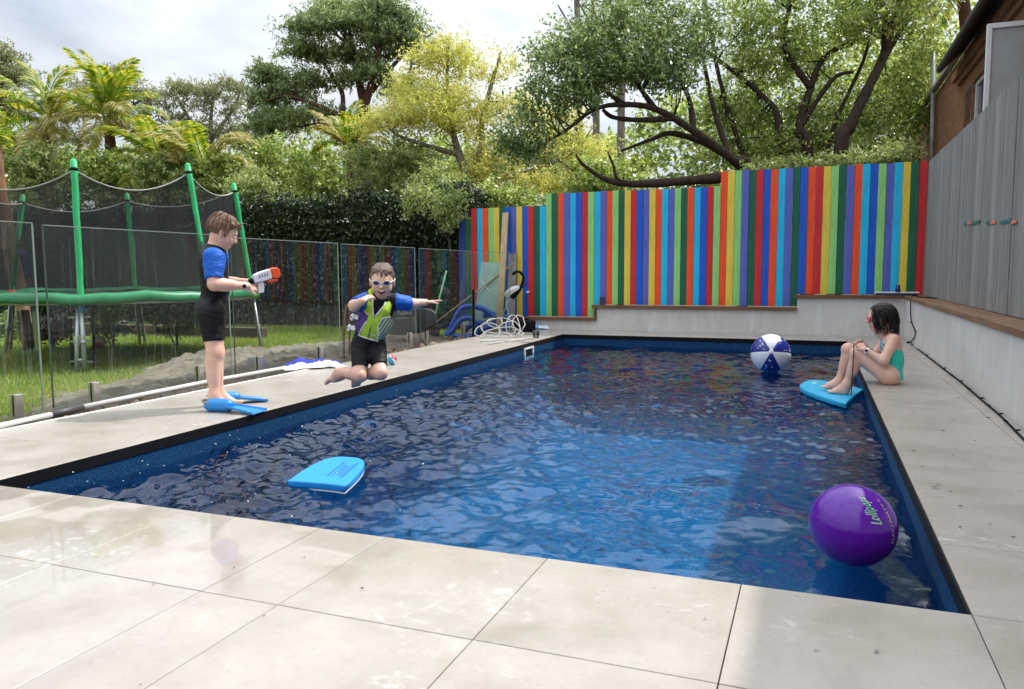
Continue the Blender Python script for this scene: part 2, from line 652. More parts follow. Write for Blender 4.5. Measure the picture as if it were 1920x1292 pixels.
# rubble between deck and glass
nr = 2600
px_ = rng.uniform(-4.95, -4.56, nr)
py_ = rng.uniform(2.5, 10.6, nr)
sz = rng.gamma(2.0, 0.009, nr) + 0.006
base_v = np.array([(1, 0, 0), (-1, 0, 0), (0, 1, 0), (0, -1, 0), (0, 0, 1), (0, 0, -1)], float)
base_f = np.array([(0, 2, 4), (2, 1, 4), (1, 3, 4), (3, 0, 4), (2, 0, 5), (1, 2, 5), (3, 1, 5), (0, 3, 5)])
vv_ = base_v[None] * (sz[:, None, None] * rng.uniform(0.6, 1.4, (nr, 6, 1)))
ang = rng.uniform(0, 6.28, nr)
ca, sa = np.cos(ang)[:, None], np.sin(ang)[:, None]
vx = vv_[..., 0] * ca - vv_[..., 1] * sa
vy = vv_[..., 0] * sa + vv_[..., 1] * ca
vv_ = np.stack([vx + px_[:, None], vy + py_[:, None], vv_[..., 2] * 0.8 - 0.135 + sz[:, None] * 0.4], -1)
ff_ = (base_f[None] + (np.arange(nr) * 6)[:, None, None]).reshape(-1, 3)
tag(link('rubble', fast_mesh('rubble', vv_.reshape(-1, 3), ff_), pm('brown_rubble', (0.17, 0.12, 0.085), 0.95, 0.5, 6)), kind='stuff')

# deck: slab with a pool-sized hole, tiles laid on it
b = MB()
zt, zb = -0.022, -0.30
X0d, X1d, Y0d, Y1d = -4.42, 1.118, -3.9, 11.398
for (a0, a1, c0, c1) in ((X0d, PX0 + 0.0, Y0d, Y1d), (PX1, X1d, Y0d, Y1d), (PX0 + 0.0, PX1, Y0d, PY0), (PX0 + 0.0, PX1, PY1, Y1d)):
    b.add([(a0, c0, zt), (a1, c0, zt), (a1, c1, zt), (a0, c1, zt)], [(0, 1, 2, 3)])
b.add([(X0d, Y0d, zt), (X0d, Y1d, zt), (X0d, Y1d, zb), (X0d, Y0d, zb)], [(0, 1, 2, 3)])
deck = b.build('pool_deck', M_GROUT)
tag(deck, kind='structure')

_tile_cache = {}


def tile(x0, x1, y0, y1):
    g = 0.0014
    w, d = round(x1 - x0 - 2 * g, 3), round(y1 - y0 - 2 * g, 3)
    if w < 0.02 or d < 0.02:
        return
    if (w, d) not in _tile_cache:
        e = 0.0012
        m = MB()
        hw, hd = w / 2, d / 2
        vs = [(-hw, -hd, -0.021), (hw, -hd, -0.021), (hw, hd, -0.021), (-hw, hd, -0.021),
              (-hw, -hd, -e), (hw, -hd, -e), (hw, hd, -e), (-hw, hd, -e),
              (-hw + e, -hd + e, 0), (hw - e, -hd + e, 0), (hw - e, hd - e, 0), (-hw + e, hd - e, 0)]
        fs = [(0, 1, 5, 4), (1, 2, 6, 5), (2, 3, 7, 6), (3, 0, 4, 7), (4, 5, 9, 8), (5, 6, 10, 9), (6, 7, 11, 10), (7, 4, 8, 11), (8, 9, 10, 11)]
        m.add(vs, fs)
        me = m.mesh('tile')
        me.materials.append(M_TILE)
        _tile_cache[(w, d)] = me
    o = bpy.data.objects.new('tile', _tile_cache[(w, d)])
    COL.objects.link(o)
    o.parent = deck
    o.location = ((x0 + x1) / 2, (y0 + y1) / 2, rng.uniform(-0.0006, 0.0006))


xs = [-4.40, -3.90, PX0, -2.785, -2.185, -1.60, -1.335, -0.756, -0.170, PX1, 1.005, 1.116]
ys = [-0.66, -0.075, 0.51, 1.095, 1.68, PY0]
for j in range(len(ys) - 1):
    for i in range(len(xs) - 1):
        tile(xs[i], xs[i + 1], ys[j], ys[j + 1])
yr = [PY0 + 0.5675 * k for k in range(15)] + [PY1]
yr = [y for y in yr if y < PY1 - 0.2] + [PY1]
for j in range(len(yr) - 1):
    tile(PX1, 1.005, yr[j], yr[j + 1])
    tile(1.005, 1.116, yr[j], yr[j + 1])
yl = [PY0, 2.95, 4.12, 5.29, 6.46, 7.63, 8.80, 9.97, PY1]
for j in range(len(yl) - 1):
    tile(-4.335, PX0, yl[j], yl[j + 1])
xf = [-4.335, PX0, -2.725, -2.14, -1.555, -0.97, -0.385, PX1, 1.116]
for i in range(len(xf) - 1):
    tile(xf[i], xf[i + 1], PY1, PY1 + 0.42)
    tile(xf[i], xf[i + 1], PY1 + 0.42, 11.398)

# white edging strip and pipe along the outer edge of the deck
b = MB()
b.box(-4.366, -4.338, 2.2, 6.4, -0.02, 0.004)
tag(b.build('deck_edging', pm('white_edging', (0.62, 0.60, 0.57), 0.5), None, 0.003), 'thin white plastic edging strip along the outer side of the left deck', 'edging')
pp = thing('pvc_pipe', (-4.445, 3.568, 0.020), 'long white plastic pipe lying along the outer edge of the left deck', 'pipe')
pl = Vector(pp.location)
M_PVC = pm('white_pvc', (0.55, 0.54, 0.52), 0.35, 0.08)
pts_ = [Vector(p) - pl for p in [(-4.369, 2.383, 0.020), (-4.380, 3.099, 0.020), (-4.425, 3.477, 0.020)]]
MB().tube(pts_, 0.019, 12).build('pipe_length', M_PVC, pp)
pts_ = [Vector(p) - pl for p in [(-4.468, 3.704, 0.020), (-4.516, 4.326, 0.020), (-4.550, 5.020, 0.020), (-4.525, 6.000, 0.020)]]
MB().tube(pts_, 0.019, 12).build('pipe_length', M_PVC, pp)
pts_ = [Vector(p) - pl for p in [(-4.421, 3.459, 0.020), (-4.473, 3.724, 0.020)]]
MB().tube(pts_, 0.023, 12).build('pipe_coupling', pm('grey_coupling', (0.05, 0.05, 0.052), 0.5), pp)


# pool shell
def mosaic_mat(name='blue_pebble_lining', k=(1, 1, 1)):
    t = NT(name)
    v = t.coord('Object')
    n = t.noise(v, 90.0, 3, 0.7)
    c = t.ramp(n, [(0.30, (0.002, 0.011, 0.043)), (0.55, (0.008, 0.052, 0.140)), (0.75, (0.055, 0.150, 0.30))])
    big = t.noise(v, 1.4, 4)
    c = t.mix(t.math('MULTIPLY', big, 0.35), c, (0.004, 0.070, 0.17))
    c = t.mix(1.0, c, tuple(k), 'MULTIPLY')
    t.principled(c, 0.7, None, 0, 0.12)
    return t.m


b = MB()
zf = -1.15
b.add([(PX0, PY0, -0.05), (PX0, PY1, -0.05), (PX0, PY1, zf), (PX0, PY0, zf)], [(0, 1, 2, 3)])
b.add([(PX1, PY0, -0.05), (PX1, PY1, -0.05), (PX1, PY1, zf), (PX1, PY0, zf)], [(3, 2, 1, 0)])
b.add([(PX0, PY0, -0.05), (PX1, PY0, -0.05), (PX1, PY0, zf), (PX0, PY0, zf)], [(3, 2, 1, 0)])
b.add([(PX0, PY1, -0.05), (PX1, PY1, -0.05), (PX1, PY1, zf), (PX0, PY1, zf)], [(0, 1, 2, 3)])
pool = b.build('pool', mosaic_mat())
tag(pool, kind='structure')
b = MB()


def floor_z(X, Y):
    """flat bottom coved up into the walls"""
    d = np.minimum(np.minimum(X - PX0, PX1 - X), np.minimum(Y - PY0, PY1 - Y))
    r = 0.62 * (0.75 + 0.5 * vnoise(X + 20, Y + 20, 41, 3, 1.6))  # uneven cove shaped to soften and waver the edge of the painted sunlit bottom
    q = np.clip(r - d, 0, r)
    return zf + 0.85 * (r - np.sqrt(np.maximum(r * r - q * q, 0)))


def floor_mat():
    t = NT('painted_sunlit_floor')
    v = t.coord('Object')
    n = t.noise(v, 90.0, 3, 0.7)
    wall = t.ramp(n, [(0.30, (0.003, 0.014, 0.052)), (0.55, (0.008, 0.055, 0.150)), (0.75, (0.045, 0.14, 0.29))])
    flat = t.ramp(n, [(0.30, (0.004, 0.050, 0.120)), (0.55, (0.012, 0.160, 0.300)), (0.75, (0.070, 0.34, 0.50))])  # lighter flat bottom: the sunlit look of the floor is put into its colour
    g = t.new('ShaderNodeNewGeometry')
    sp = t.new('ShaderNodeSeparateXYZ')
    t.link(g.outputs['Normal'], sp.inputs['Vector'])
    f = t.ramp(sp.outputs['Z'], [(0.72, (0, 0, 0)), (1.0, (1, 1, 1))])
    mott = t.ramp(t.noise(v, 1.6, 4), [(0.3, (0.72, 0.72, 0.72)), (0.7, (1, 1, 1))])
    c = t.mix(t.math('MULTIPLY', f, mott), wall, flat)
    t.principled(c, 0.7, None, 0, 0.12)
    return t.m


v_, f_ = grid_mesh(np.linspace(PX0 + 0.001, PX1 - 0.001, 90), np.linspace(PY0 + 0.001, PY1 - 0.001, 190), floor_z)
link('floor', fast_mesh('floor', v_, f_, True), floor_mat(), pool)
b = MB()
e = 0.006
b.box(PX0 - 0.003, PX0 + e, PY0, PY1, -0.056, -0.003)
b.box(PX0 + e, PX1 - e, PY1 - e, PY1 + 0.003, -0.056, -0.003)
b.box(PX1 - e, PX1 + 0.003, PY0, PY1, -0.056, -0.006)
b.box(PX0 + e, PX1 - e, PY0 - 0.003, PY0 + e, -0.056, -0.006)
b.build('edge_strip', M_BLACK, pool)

# water: real waves on a fine sheet, finer ripples as relief
def wave_set(n, l0, l1, slope):
    lam = np.exp(rng.uniform(math.log(l0), math.log(l1), n))
    th = rng.uniform(0, 2 * math.pi, n)
    return lam, th, rng.uniform(0, 2 * math.pi, n), slope * lam / (2 * math.pi) * math.sqrt(2 / n)


W_LONG, W_SHORT, W_FINE = wave_set(26, 0.34, 0.85, 1.0), wave_set(44, 0.12, 0.34, 1.0), wave_set(46, 0.055, 0.15, 1.0)


def wsum(ws, wx, wy):
    Z = np.zeros_like(wx)
    for l, t_, p, a in zip(*ws):
        k = 2 * math.pi / l
        q = k * (math.cos(t_) * wx + math.sin(t_) * wy) + p
        Z += a * (np.sin(q) - 0.22 * np.cos(2 * q))
    return Z


def waves(X, Y):
    wx = X + 0.10 * (vnoise(X, Y, 3, 2, 1.3) - 0.5)
    wy = Y + 0.14 * (vnoise(X, Y, 4, 2, 1.1) - 0.5)
    # choppy where the children have been splashing, long smooth swell in the near right corner
    calm = np.exp(-(((X - 0.15) / 0.75) ** 2 + ((Y - 3.1) / 1.3) ** 2))
    rough = np.clip(0.45 + 0.75 * np.exp(-(((X + 2.3) / 1.5) ** 2 + ((Y - 4.6) / 2.6) ** 2)), 0, 1.1)
    patch = 0.35 + 1.2 * vnoise(X, Y, 9, 3, 1.1)
    Z = wsum(W_LONG, wx, wy) * (0.050 + 0.030 * rough) * (1 - 0.15 * calm)
    Z += wsum(W_SHORT, wx, wy) * 0.150 * rough * patch * (1 - 0.85 * calm)
    Z += wsum(W_FINE, X, Y) * 0.165 * rough * patch ** 1.5 * (1 - 0.8 * calm)
    # water thrown up against the left wall
    Z += 0.030 * np.exp(-((X - PX0) / 0.32) ** 2) * (vnoise(X, Y, 12, 3, 1.6) - 0.35)
    return WZ + Z


v_, f_ = grid_mesh(np.linspace(PX0 + 0.002, PX1 - 0.002, 330), np.linspace(PY0 + 0.002, PY1 - 0.002, 740), waves)


def water_mat():
    t = NT('pool_water')
    v = t.coord('Object')
    n1 = t.noise(v, 15.0, 4, 0.6, 0.8)
    n2 = t.noise(v, 42.0, 3, 0.5, 0.4)
    pat = t.noise(v, 0.9, 3, 0.5)
    h = t.math('ADD', t.math('MULTIPLY', n1, 1.0), t.math('MULTIPLY', n2, 0.35))
    st = t.ramp(pat, [(0.35, (0.02, 0.02, 0.02)), (0.65, (0.30, 0.30, 0.30))])
    bp = t.new('ShaderNodeBump')
    bp.inputs['Distance'].default_value = 0.010
    t.link(st, bp.inputs['Strength'])
    t.link(h, bp.inputs['Height'])
    fr = t.new('ShaderNodeFresnel')
    fr.inputs['IOR'].default_value = 1.37
    t.link(bp.outputs['Normal'], fr.inputs['Normal'])
    gl = t.new('ShaderNodeBsdfGlossy')
    gl.inputs['Roughness'].default_value = 0.03
    gl.inputs['Color'].default_value = (0.95, 0.97, 1.0, 1)
    t.link(bp.outputs['Normal'], gl.inputs['Normal'])
    tr = t.new('ShaderNodeBsdfTransparent')
    tr.inputs['Color'].default_value = (0.42, 0.80, 0.97, 1)
    mx = t.new('ShaderNodeMixShader')
    t.link(fr.outputs['Fac'], mx.inputs['Fac'])
    t.link(tr.outputs['BSDF'], mx.inputs[1])
    t.link(gl.outputs['BSDF'], mx.inputs[2])
    t.link(mx.outputs['Shader'], t.out.inputs['Surface'])
    return t.m


tag(link('water', fast_mesh('water', v_, f_, True), water_mat()), kind='structure')

# drops thrown up along the left wall and off the near board
nd = 80
cx_ = np.where(rng.random(nd) < 0.7, PX0 + np.abs(rng.normal(0.10, 0.12, nd)), rng.normal(-2.2, 0.3, nd))
cy_ = np.where(cx_ < -2.8, rng.choice([2.75, 3.6, 4.25, 5.6, 6.9], nd) + rng.normal(0, 0.22, nd), rng.normal(3.2, 0.35, nd))
cz_ = WZ + np.abs(rng.normal(0.0, 0.05, nd)) + 0.012
sz = rng.gamma(2.0, 0.0008, nd) + 0.0008
ico = bmesh.new(); bmesh.ops.create_icosphere(ico, subdivisions=1, radius=1.0)
iv = np.array([v.co[:] for v in ico.verts]); if_ = np.array([[v.index for v in f.verts] for f in ico.faces]); ico.free()
vv_ = iv[None] * sz[:, None, None] * np.array((1.4, 1.0, 0.8)) + np.stack([cx_, cy_, cz_], -1)[:, None]
ff_ = (if_[None] + (np.arange(nd) * len(iv))[:, None, None]).reshape(-1, 3)
tag(link('splash_drops', fast_mesh('splash_drops', vv_.reshape(-1, 3), ff_, True), pm('water_drop', (0.78, 0.82, 0.86), 0.05, 0.02, spec=0.8)), kind='stuff')

# stepped retaining wall under the painted fence, with timber coping
rw = thing('retaining_wall', (-1.0, 11.4, 0), 'low grey rendered wall with stepped timber coping under the painted fence', 'wall')
RO = (-1.0, 11.4, 0)
b = MB(RO)
b.box(-5.25, -3.03, 11.40, 11.60, -0.3, 0.145)
b.box(-3.03, -0.20, 11.40, 11.60, -0.3, 0.335)
b.box(-0.20, 1.34, 11.40, 11.60, -0.3, 0.505)
b.build('wall_face', M_CONC, rw)
for (a0, a1, z) in ((-5.25, -3.035, 0.147), (-3.10, -0.205, 0.337), (-0.23, 1.095, 0.507)):
    MB(RO).box(a0, a1, 11.355, 11.448, z, z + 0.044).build('coping', M_COPE, rw, 0.005)
MB(RO).box(-3.07, -3.036, 11.36, 11.447, 0.15, 0.333).build('coping_end', M_COPE, rw, 0.004)
MB(RO).box(-2.99, -2.93, 11.41, 11.447, 0.384, 0.50).build('timber_block', pm('dark_timber', (0.06, 0.045, 0.04), 0.7), rw)
sw = thing('side_wall', (1.2, 6.0, 0), 'long grey rendered wall with brown timber coping along the right deck', 'wall')
SO = (1.2, 6.0, 0)
MB(SO).box(1.12, 1.339, -3.9, 11.399, -0.3, 0.505).build('wall_face', M_CONC, sw)
for (y0, y1) in ((-3.9, -0.2), (-0.197, 3.7), (3.703, 7.6), (7.603, 11.34)):
    MB(SO).box(1.098, 1.2135, y0, y1, 0.507, 0.551).build('coping_board', M_COPEY, sw, 0.004)
    MB(SO).box(1.2165, 1.332, y0, y1, 0.507, 0.5505).build('coping_board', M_COPEY, sw, 0.004)

# skimmer on the left pool wall
sk = thing('skimmer', (PX0, (-3.310, 9.137, -0.058)[1], -0.11), 'white plastic skimmer mouth set in the left pool wall near the far corner', 'skimmer')
M_WPL = pm('white_plastic', (0.72, 0.72, 0.72), 0.35, 0.05)
b = MB()
for (y0, y1, z0, z1) in ((-0.17, 0.17, 0.035, 0.06), (-0.17, 0.17, -0.09, -0.06), (-0.17, -0.135, -0.06, 0.035), (0.135, 0.17, -0.06, 0.035)):
    b.box(0.001, 0.02, y0, y1, z0, z1)
b.build('frame', M_WPL, sk, 0.003)
MB().box(0.0005, 0.004, -0.134, 0.134, -0.059, 0.034).build('mouth', M_BLACK, sk)

# ------------------------------------------------------------------ fences
PCOL = {'O': (0.90, 0.085, 0.018), 'R': (0.60, 0.026, 0.034), 'Y': (0.78, 0.59, 0.068), 'G': (0.285, 0.64, 0.19),
        'D': (0.008, 0.125, 0.060), 'C': (0.015, 0.50, 0.80), 'B': (0.008, 0.105, 0.58), 'V': (0.105, 0.135, 0.50), 'N': (0.02, 0.05, 0.24)}
PNAME = {'O': 'orange', 'R': 'red', 'Y': 'yellow', 'G': 'light green', 'D': 'dark green', 'C': 'sky blue', 'B': 'blue', 'V': 'violet blue', 'N': 'navy'}


def paint_mat(k, c):
    t = NT('paint_' + PNAME[k].replace(' ', '_'))
    v = t.coord('Object', (8, 8, 0.9))
    n = t.noise(v, 3.0, 6, 0.65)
    cc = t.ramp(n, [(0.25, tuple(x * 0.70 for x in c)), (0.55, c), (0.8, tuple(min(1, x * 1.10 + 0.02) for x in c))])
    v2 = t.coord('Object')
    chip = t.noise(v2, 26.0, 5, 0.7)
    cc = t.mix(t.math('MULTIPLY', t.ramp(chip, [(0.72, (0, 0, 0)), (0.76, (1, 1, 1))]), 0.55), cc, (0.42, 0.40, 0.38))
    t.principled(cc, 0.5, t.bump(n, 0.5, 0.006), 0, 0.35)
    return t.m


PM_ = {k: paint_mat(k, c) for k, c in PCOL.items()}
pf = thing('painted_fence', (-1.9, 11.46, 0), 'tall rainbow striped paling fence stepping up behind the far end of the pool', 'fence')
seq = 'ND' + 'RCOGYDBVYBRDCGDOVCBRGC' + 'VOGDYRBVYOCVGDOCBRG' + 'OYGVDRBOCVDBORYGDVOCBGVCYDR'
edges_x = list(np.linspace(-5.32, -5.10, 3)[:2]) + list(np.linspace(-5.10, -2.995, 23)[:22]) + list(np.linspace(-2.995, -1.26, 20)[:19]) + list(np.linspace(-1.26, 1.328, 28))
for i, k in enumerate(seq):
    x0, x1 = edges_x[i], edges_x[i + 1]
    if i < 2: zt_ = 1.715
    elif i < 15: zt_ = 1.885
    elif i < 43: zt_ = 2.065
    else: zt_ = 2.272
    zt_ += rng.uniform(-0.006, 0.006)
    zb_ = 0.20 if i < 24 else (0.389 if i < 54 else 0.559)
    if i < 12: zb_ = 0.0
    y = 11.452 + (0.010 if i % 2 else 0.0) + rng.uniform(0, 0.003)
    h = (zt_ - zb_) / 2
    g = 0.0003
    lean = rng.uniform(-0.0004, 0.0004)
    m = MB()
    w2 = (x1 - x0) / 2 - g
    c = 0.003
    prof = [(-w2, 0.0 + c), (-w2 + c, 0), (w2 - c, 0), (w2, c), (w2, 0.016), (-w2, 0.016)]
    vs = [(p[0], p[1], -h) for p in prof] + [(p[0] + lean, p[1], h) for p in prof]
    m.add(vs, [(j, (j + 1) % 6, 6 + (j + 1) % 6, 6 + j) for j in range(6)] + [(5, 4, 3, 2, 1, 0), (6, 7, 8, 9, 10, 11)])
    o = m.build('paling', PM_[k], pf)
    o.location = ((x0 + x1) / 2 + 1.9, y - 11.46, (zt_ + zb_) / 2)
    o['label'] = PNAME[k] + ' paling'
M_RAIL = pm('fence_rail', (0.14, 0.10, 0.07), 0.8)
for z in (0.75, 1.55):
    MB((-1.9, 11.46, 0)).box(-5.3, 1.32, 11.478, 11.52, z, z + 0.07).build('rail', M_RAIL, pf)


# grey paling fence on the side wall
def grey_paling_mat():
    t = NT('grey_stained_paling')
    oi = t.new('ShaderNodeObjectInfo')
    v = t.coord('Object', (14, 14, 0.8))
    ad = t.new('ShaderNodeVectorMath', operation='ADD')
    cmb = t.new('ShaderNodeCombineXYZ')
    t.link(t.math('MULTIPLY', oi.outputs['Random'], 53.0), cmb.inputs['Z'])
    t.link(t.math('MULTIPLY', oi.outputs['Random'], 29.0), cmb.inputs['X'])
    t.link(v, ad.inputs[0]); t.link(cmb.outputs['Vector'], ad.inputs[1])
    n = t.noise(ad.outputs['Vector'], 2.4, 7, 0.7, 0.4)
    c = t.ramp(n, [(0.25, (0.165, 0.165, 0.160)), (0.55, (0.265, 0.268, 0.258)), (0.8, (0.355, 0.355, 0.335))])
    k = t.noise(ad.outputs['Vector'], 7.0, 3, 0.6)
    c = t.mix(t.math('MULTIPLY', t.ramp(k, [(0.60, (0, 0, 0)), (0.72, (1, 1, 1))]), 0.65), c, (0.035, 0.033, 0.030))
    tone = t.math('ADD', t.math('MULTIPLY', oi.outputs['Random'], 0.34), 0.83)
    hs = t.new('ShaderNodeHueSaturation')
    t.link(tone, hs.inputs['Value']); t.link(c, hs.inputs['Color'])
    t.principled(hs.outputs['Color'], 0.75, t.bump(n, 0.5, 0.006), 0, 0.3)
    return t.m


M_GREY = grey_paling_mat()
gf = thing('grey_fence', (1.34, 6.0, 0), 'tall weathered grey paling fence standing on the right hand wall', 'fence')
y = 11.445
while y > -1.0:
    w = rng.choice([0.088, 0.095, 0.10, 0.104])
    gap = rng.choice([0.001, 0.002, 0.003, 0.008, 0.013], p=[0.3, 0.3, 0.2, 0.12, 0.08])
    zt_, zb_ = 2.272 + rng.uniform(-0.004, 0.004), 0.5535
    h = (zt_ - zb_) / 2
    m = MB()
    dx = rng.uniform(0, 0.006)
    m.box(0.0, 0.016, -w / 2, w / 2, -h, h)
    o = m.build('paling', M_GREY, gf)
    o.location = (1.336 + dx - 1.34, y - w / 2 - 6.0, (zt_ + zb_) / 2)
    o.rotation_euler = (rng.uniform(-0.001, 0.001), 0, rng.uniform(-0.02, 0.02))
    y -= w + gap
for z in (0.80, 1.35, 1.95):
    MB((1.34, 6.0, 0)).box(1.360, 1.41, -1.0, 11.44, z, z + 0.07).build('rail', M_RAIL, gf)
# row of little coloured clips pinned in a line on the grey palings
M_TEAL = pm('teal_plastic', (0.012, 0.16, 0.14), 0.5)
M_CORAL = pm('coral_plastic', (0.72, 0.20, 0.14), 0.5)
for i, (ya, yb, mm, nm) in enumerate(((8.66, 8.50, M_TEAL, 'short teal strip'), (8.49, 8.27, M_CORAL, 'coral strip'), (8.26, 7.86, M_TEAL, 'long teal strip'),
                        (7.57, 7.42, M_TEAL, 'short teal strip'), (7.41, 7.22, M_CORAL, 'coral strip'), (7.05, 6.70, M_TEAL, 'long teal strip'), (6.68, 6.52, M_CORAL, 'coral strip'))):
    zc = 1.325 - (8.66 - ya) * 0.048
    where = ['first from the painted fence', 'second from the painted fence', 'third from the painted fence', 'fourth from the painted fence',
             'fifth from the painted fence', 'sixth from the painted fence', 'nearest the edge of the photo'][i]
    o = MB().box(1.3285, 1.3325, yb, ya, zc - 0.012, zc + 0.012).build('tape_strip', mm)
    tag(o, nm + ' on the grey fence, ' + where, 'tape strip', 'strips of tape in a row on the grey fence')


# frameless glass pool fence
def glass_mat(name, tint=(0.88, 0.95, 0.92), dirt=0.11):
    t = NT(name)
    fr = t.new('ShaderNodeFresnel')
    fr.inputs['IOR'].default_value = 1.52
    gl = t.new('ShaderNodeBsdfGlossy')
    gl.inputs['Roughness'].default_value = 0.0
    tr = t.new('ShaderNodeBsdfTransparent')
    tr.inputs['Color'].default_value = (*tint, 1)
    mx = t.new('ShaderNodeMixShader')
    t.link(fr.outputs['Fac'], mx.inputs['Fac'])
    t.link(tr.outputs['BSDF'], mx.inputs[1])
    t.link(gl.outputs['BSDF'], mx.inputs[2])
    # dried water runs
    v = t.coord('Object', (26, 26, 0.75))
    n = t.noise(v, 2.0, 4, 0.65)
    v2 = t.coord('Object', (1, 1, 1))
    n2 = t.noise(v2, 2.3, 3)
    n3 = t.noise(t.coord('Object', (60, 60, 30)), 1.0, 2)
    d = t.math('MULTIPLY', t.ramp(n, [(0.55, (0, 0, 0)), (0.75, (1, 1, 1))]), t.ramp(n2, [(0.35, (0, 0, 0)), (0.62, (1, 1, 1))]))
    d = t.math('MULTIPLY', d, dirt * 1.9)
    d = t.math('ADD', d, t.math('MULTIPLY', t.ramp(n3, [(0.66, (0, 0, 0)), (0.72, (1, 1, 1))]), dirt * 0.7))
    d = t.math('ADD', d, dirt * 0.12, True)
    df = t.new('ShaderNodeBsdfDiffuse')
    df.inputs['Color'].default_value = (0.55, 0.56, 0.54, 1)
    m2 = t.new('ShaderNodeMixShader')
    t.link(d, m2.inputs['Fac'])
    t.link(mx.outputs['Shader'], m2.inputs[1])
    t.link(df.outputs['BSDF'], m2.inputs[2])
    t.link(m2.outputs['Shader'], t.out.inputs['Surface'])
    return t.m


M_GLASS = glass_mat('pool_fence_glass')
M_GEDGE = pm('polished_glass_edge', (0.19, 0.24, 0.22), 0.15, 0.05)
M_GSIDE = pm('green_glass_edge', (0.05, 0.075, 0.065), 0.12, 0.05)
M_STEEL = pm('brushed_steel', (0.62, 0.58, 0.53), 0.32, 0.08, 20, 0, metal=0.85)
FX = -4.75


def glass_panel(x0, y0, x1, y1, zb_, zt_, spig, label):
    c = ((x0 + x1) / 2, (y0 + y1) / 2, zb_)
    t = thing('glass_fence', c, label, 'glass panel', 'frameless glass panels of the pool fence')
    d = Vector((x1 - x0, y1 - y0, 0))
    L = d.length
    d.normalize()
    nrm = Vector((-d.y, d.x, 0))
    hw = 0.006
    v = []
    for s in (-L / 2, L / 2):
        for z in (0, zt_ - zb_):
            v.append(d * s + Vector((0, 0, z)))
    m = MB()
    m.add([v[0], v[2], v[3], v[1]], [(0, 1, 2, 3)])
    m.build('pane', M_GLASS, t)
    # polished rim all round
    m = MB()
    r = 0.010
    H_ = zt_ - zb_
    m.bar(d * (-L / 2) + Vector((0, 0, H_ + 0.002)), d * (L / 2) + Vector((0, 0, H_ + 0.002)), 0.012, 0.007)
    m.build('polished_rim', M_GEDGE, t)
    m = MB()
    m.bar(d * (-L / 2) + Vector((0, 0, -0.003)), d * (L / 2) + Vector((0, 0, -0.003)), 0.012, 0.003)
    m.build('polished_rim', M_GEDGE, t)
    for s in (-1, 1):
        m = MB()
        m.bar(d * (s * (L / 2 + 0.003)) + Vector((0, 0, 0)), d * (s * (L / 2 + 0.003)) + Vector((0, 0, H_)), 0.012, 0.005, nrm)
        m.build('polished_rim', M_GSIDE if s < 0 else M_GEDGE, t)
    for s in spig:
        p = d * (s * L / 2)
        sp = MB()
        # split clamp block with a round base plate
        for k in (-1, 1):
            q = p + nrm * (k * 0.018)
            sp.bar(q + Vector((0, 0, -0.13)), q + Vector((0, 0, 0.13)), 0.052, 0.020, nrm)
        sp.bar(p + Vector((0, 0, -0.13)), p + Vector((0, 0, -0.012)), 0.050, 0.016, nrm)
        sp.build('spigot', M_STEEL, t, 0.003)
        MB().lathe([(0.001, -0.128), (0.055, -0.128), (0.055, -0.138), (0.001, -0.138)][::-1], p, 16).build('base_plate', M_STEEL, t)
    return t


glass_panel(FX, 1.95, FX, 3.66, 0.0, 1.225, (-0.62, 0.79), 'glass fence panel at the left edge with one steel clamp in view')
glass_panel(FX, 3.74, FX, 5.47, 0.0, 1.215, (-0.63, 0.55), 'glass fence panel in front of the trampoline, behind the standing boy')
glass_panel(FX, 5.52, FX, 7.16, 0.0, 1.20, (-0.62, 0.55), 'glass fence panel between the two boys, reflecting the painted stripes')
glass_panel(FX, 7.23, FX, 8.89, 0.0, 1.195, (-0.55, 0.80), 'glass fence panel behind the boy jumping into the pool')
glass_panel(FX, 9.01, FX, 10.66, 0.0, 1.19, (-0.80, 0.62), 'last long glass fence panel beside the coiled blue hose')
glass_panel(FX + 0.03, 10.70, -4.16, 10.70, 0.0, 1.17, (), 'short glass return panel standing square to the others by the leaning plank')
post = thing('fence_post', (FX, 10.70, 0), 'thin black steel post where the glass fence turns by the hose', 'post')
MB().box(-0.014, 0.014, -0.014, 0.014, -0.13, 0.62).build('upright', M_BLACK, post, 0.002)
MB().box(-0.05, 0.05, -0.05, 0.05, -0.135, -0.12).build('foot_plate', M_BLACK, post, 0.002)

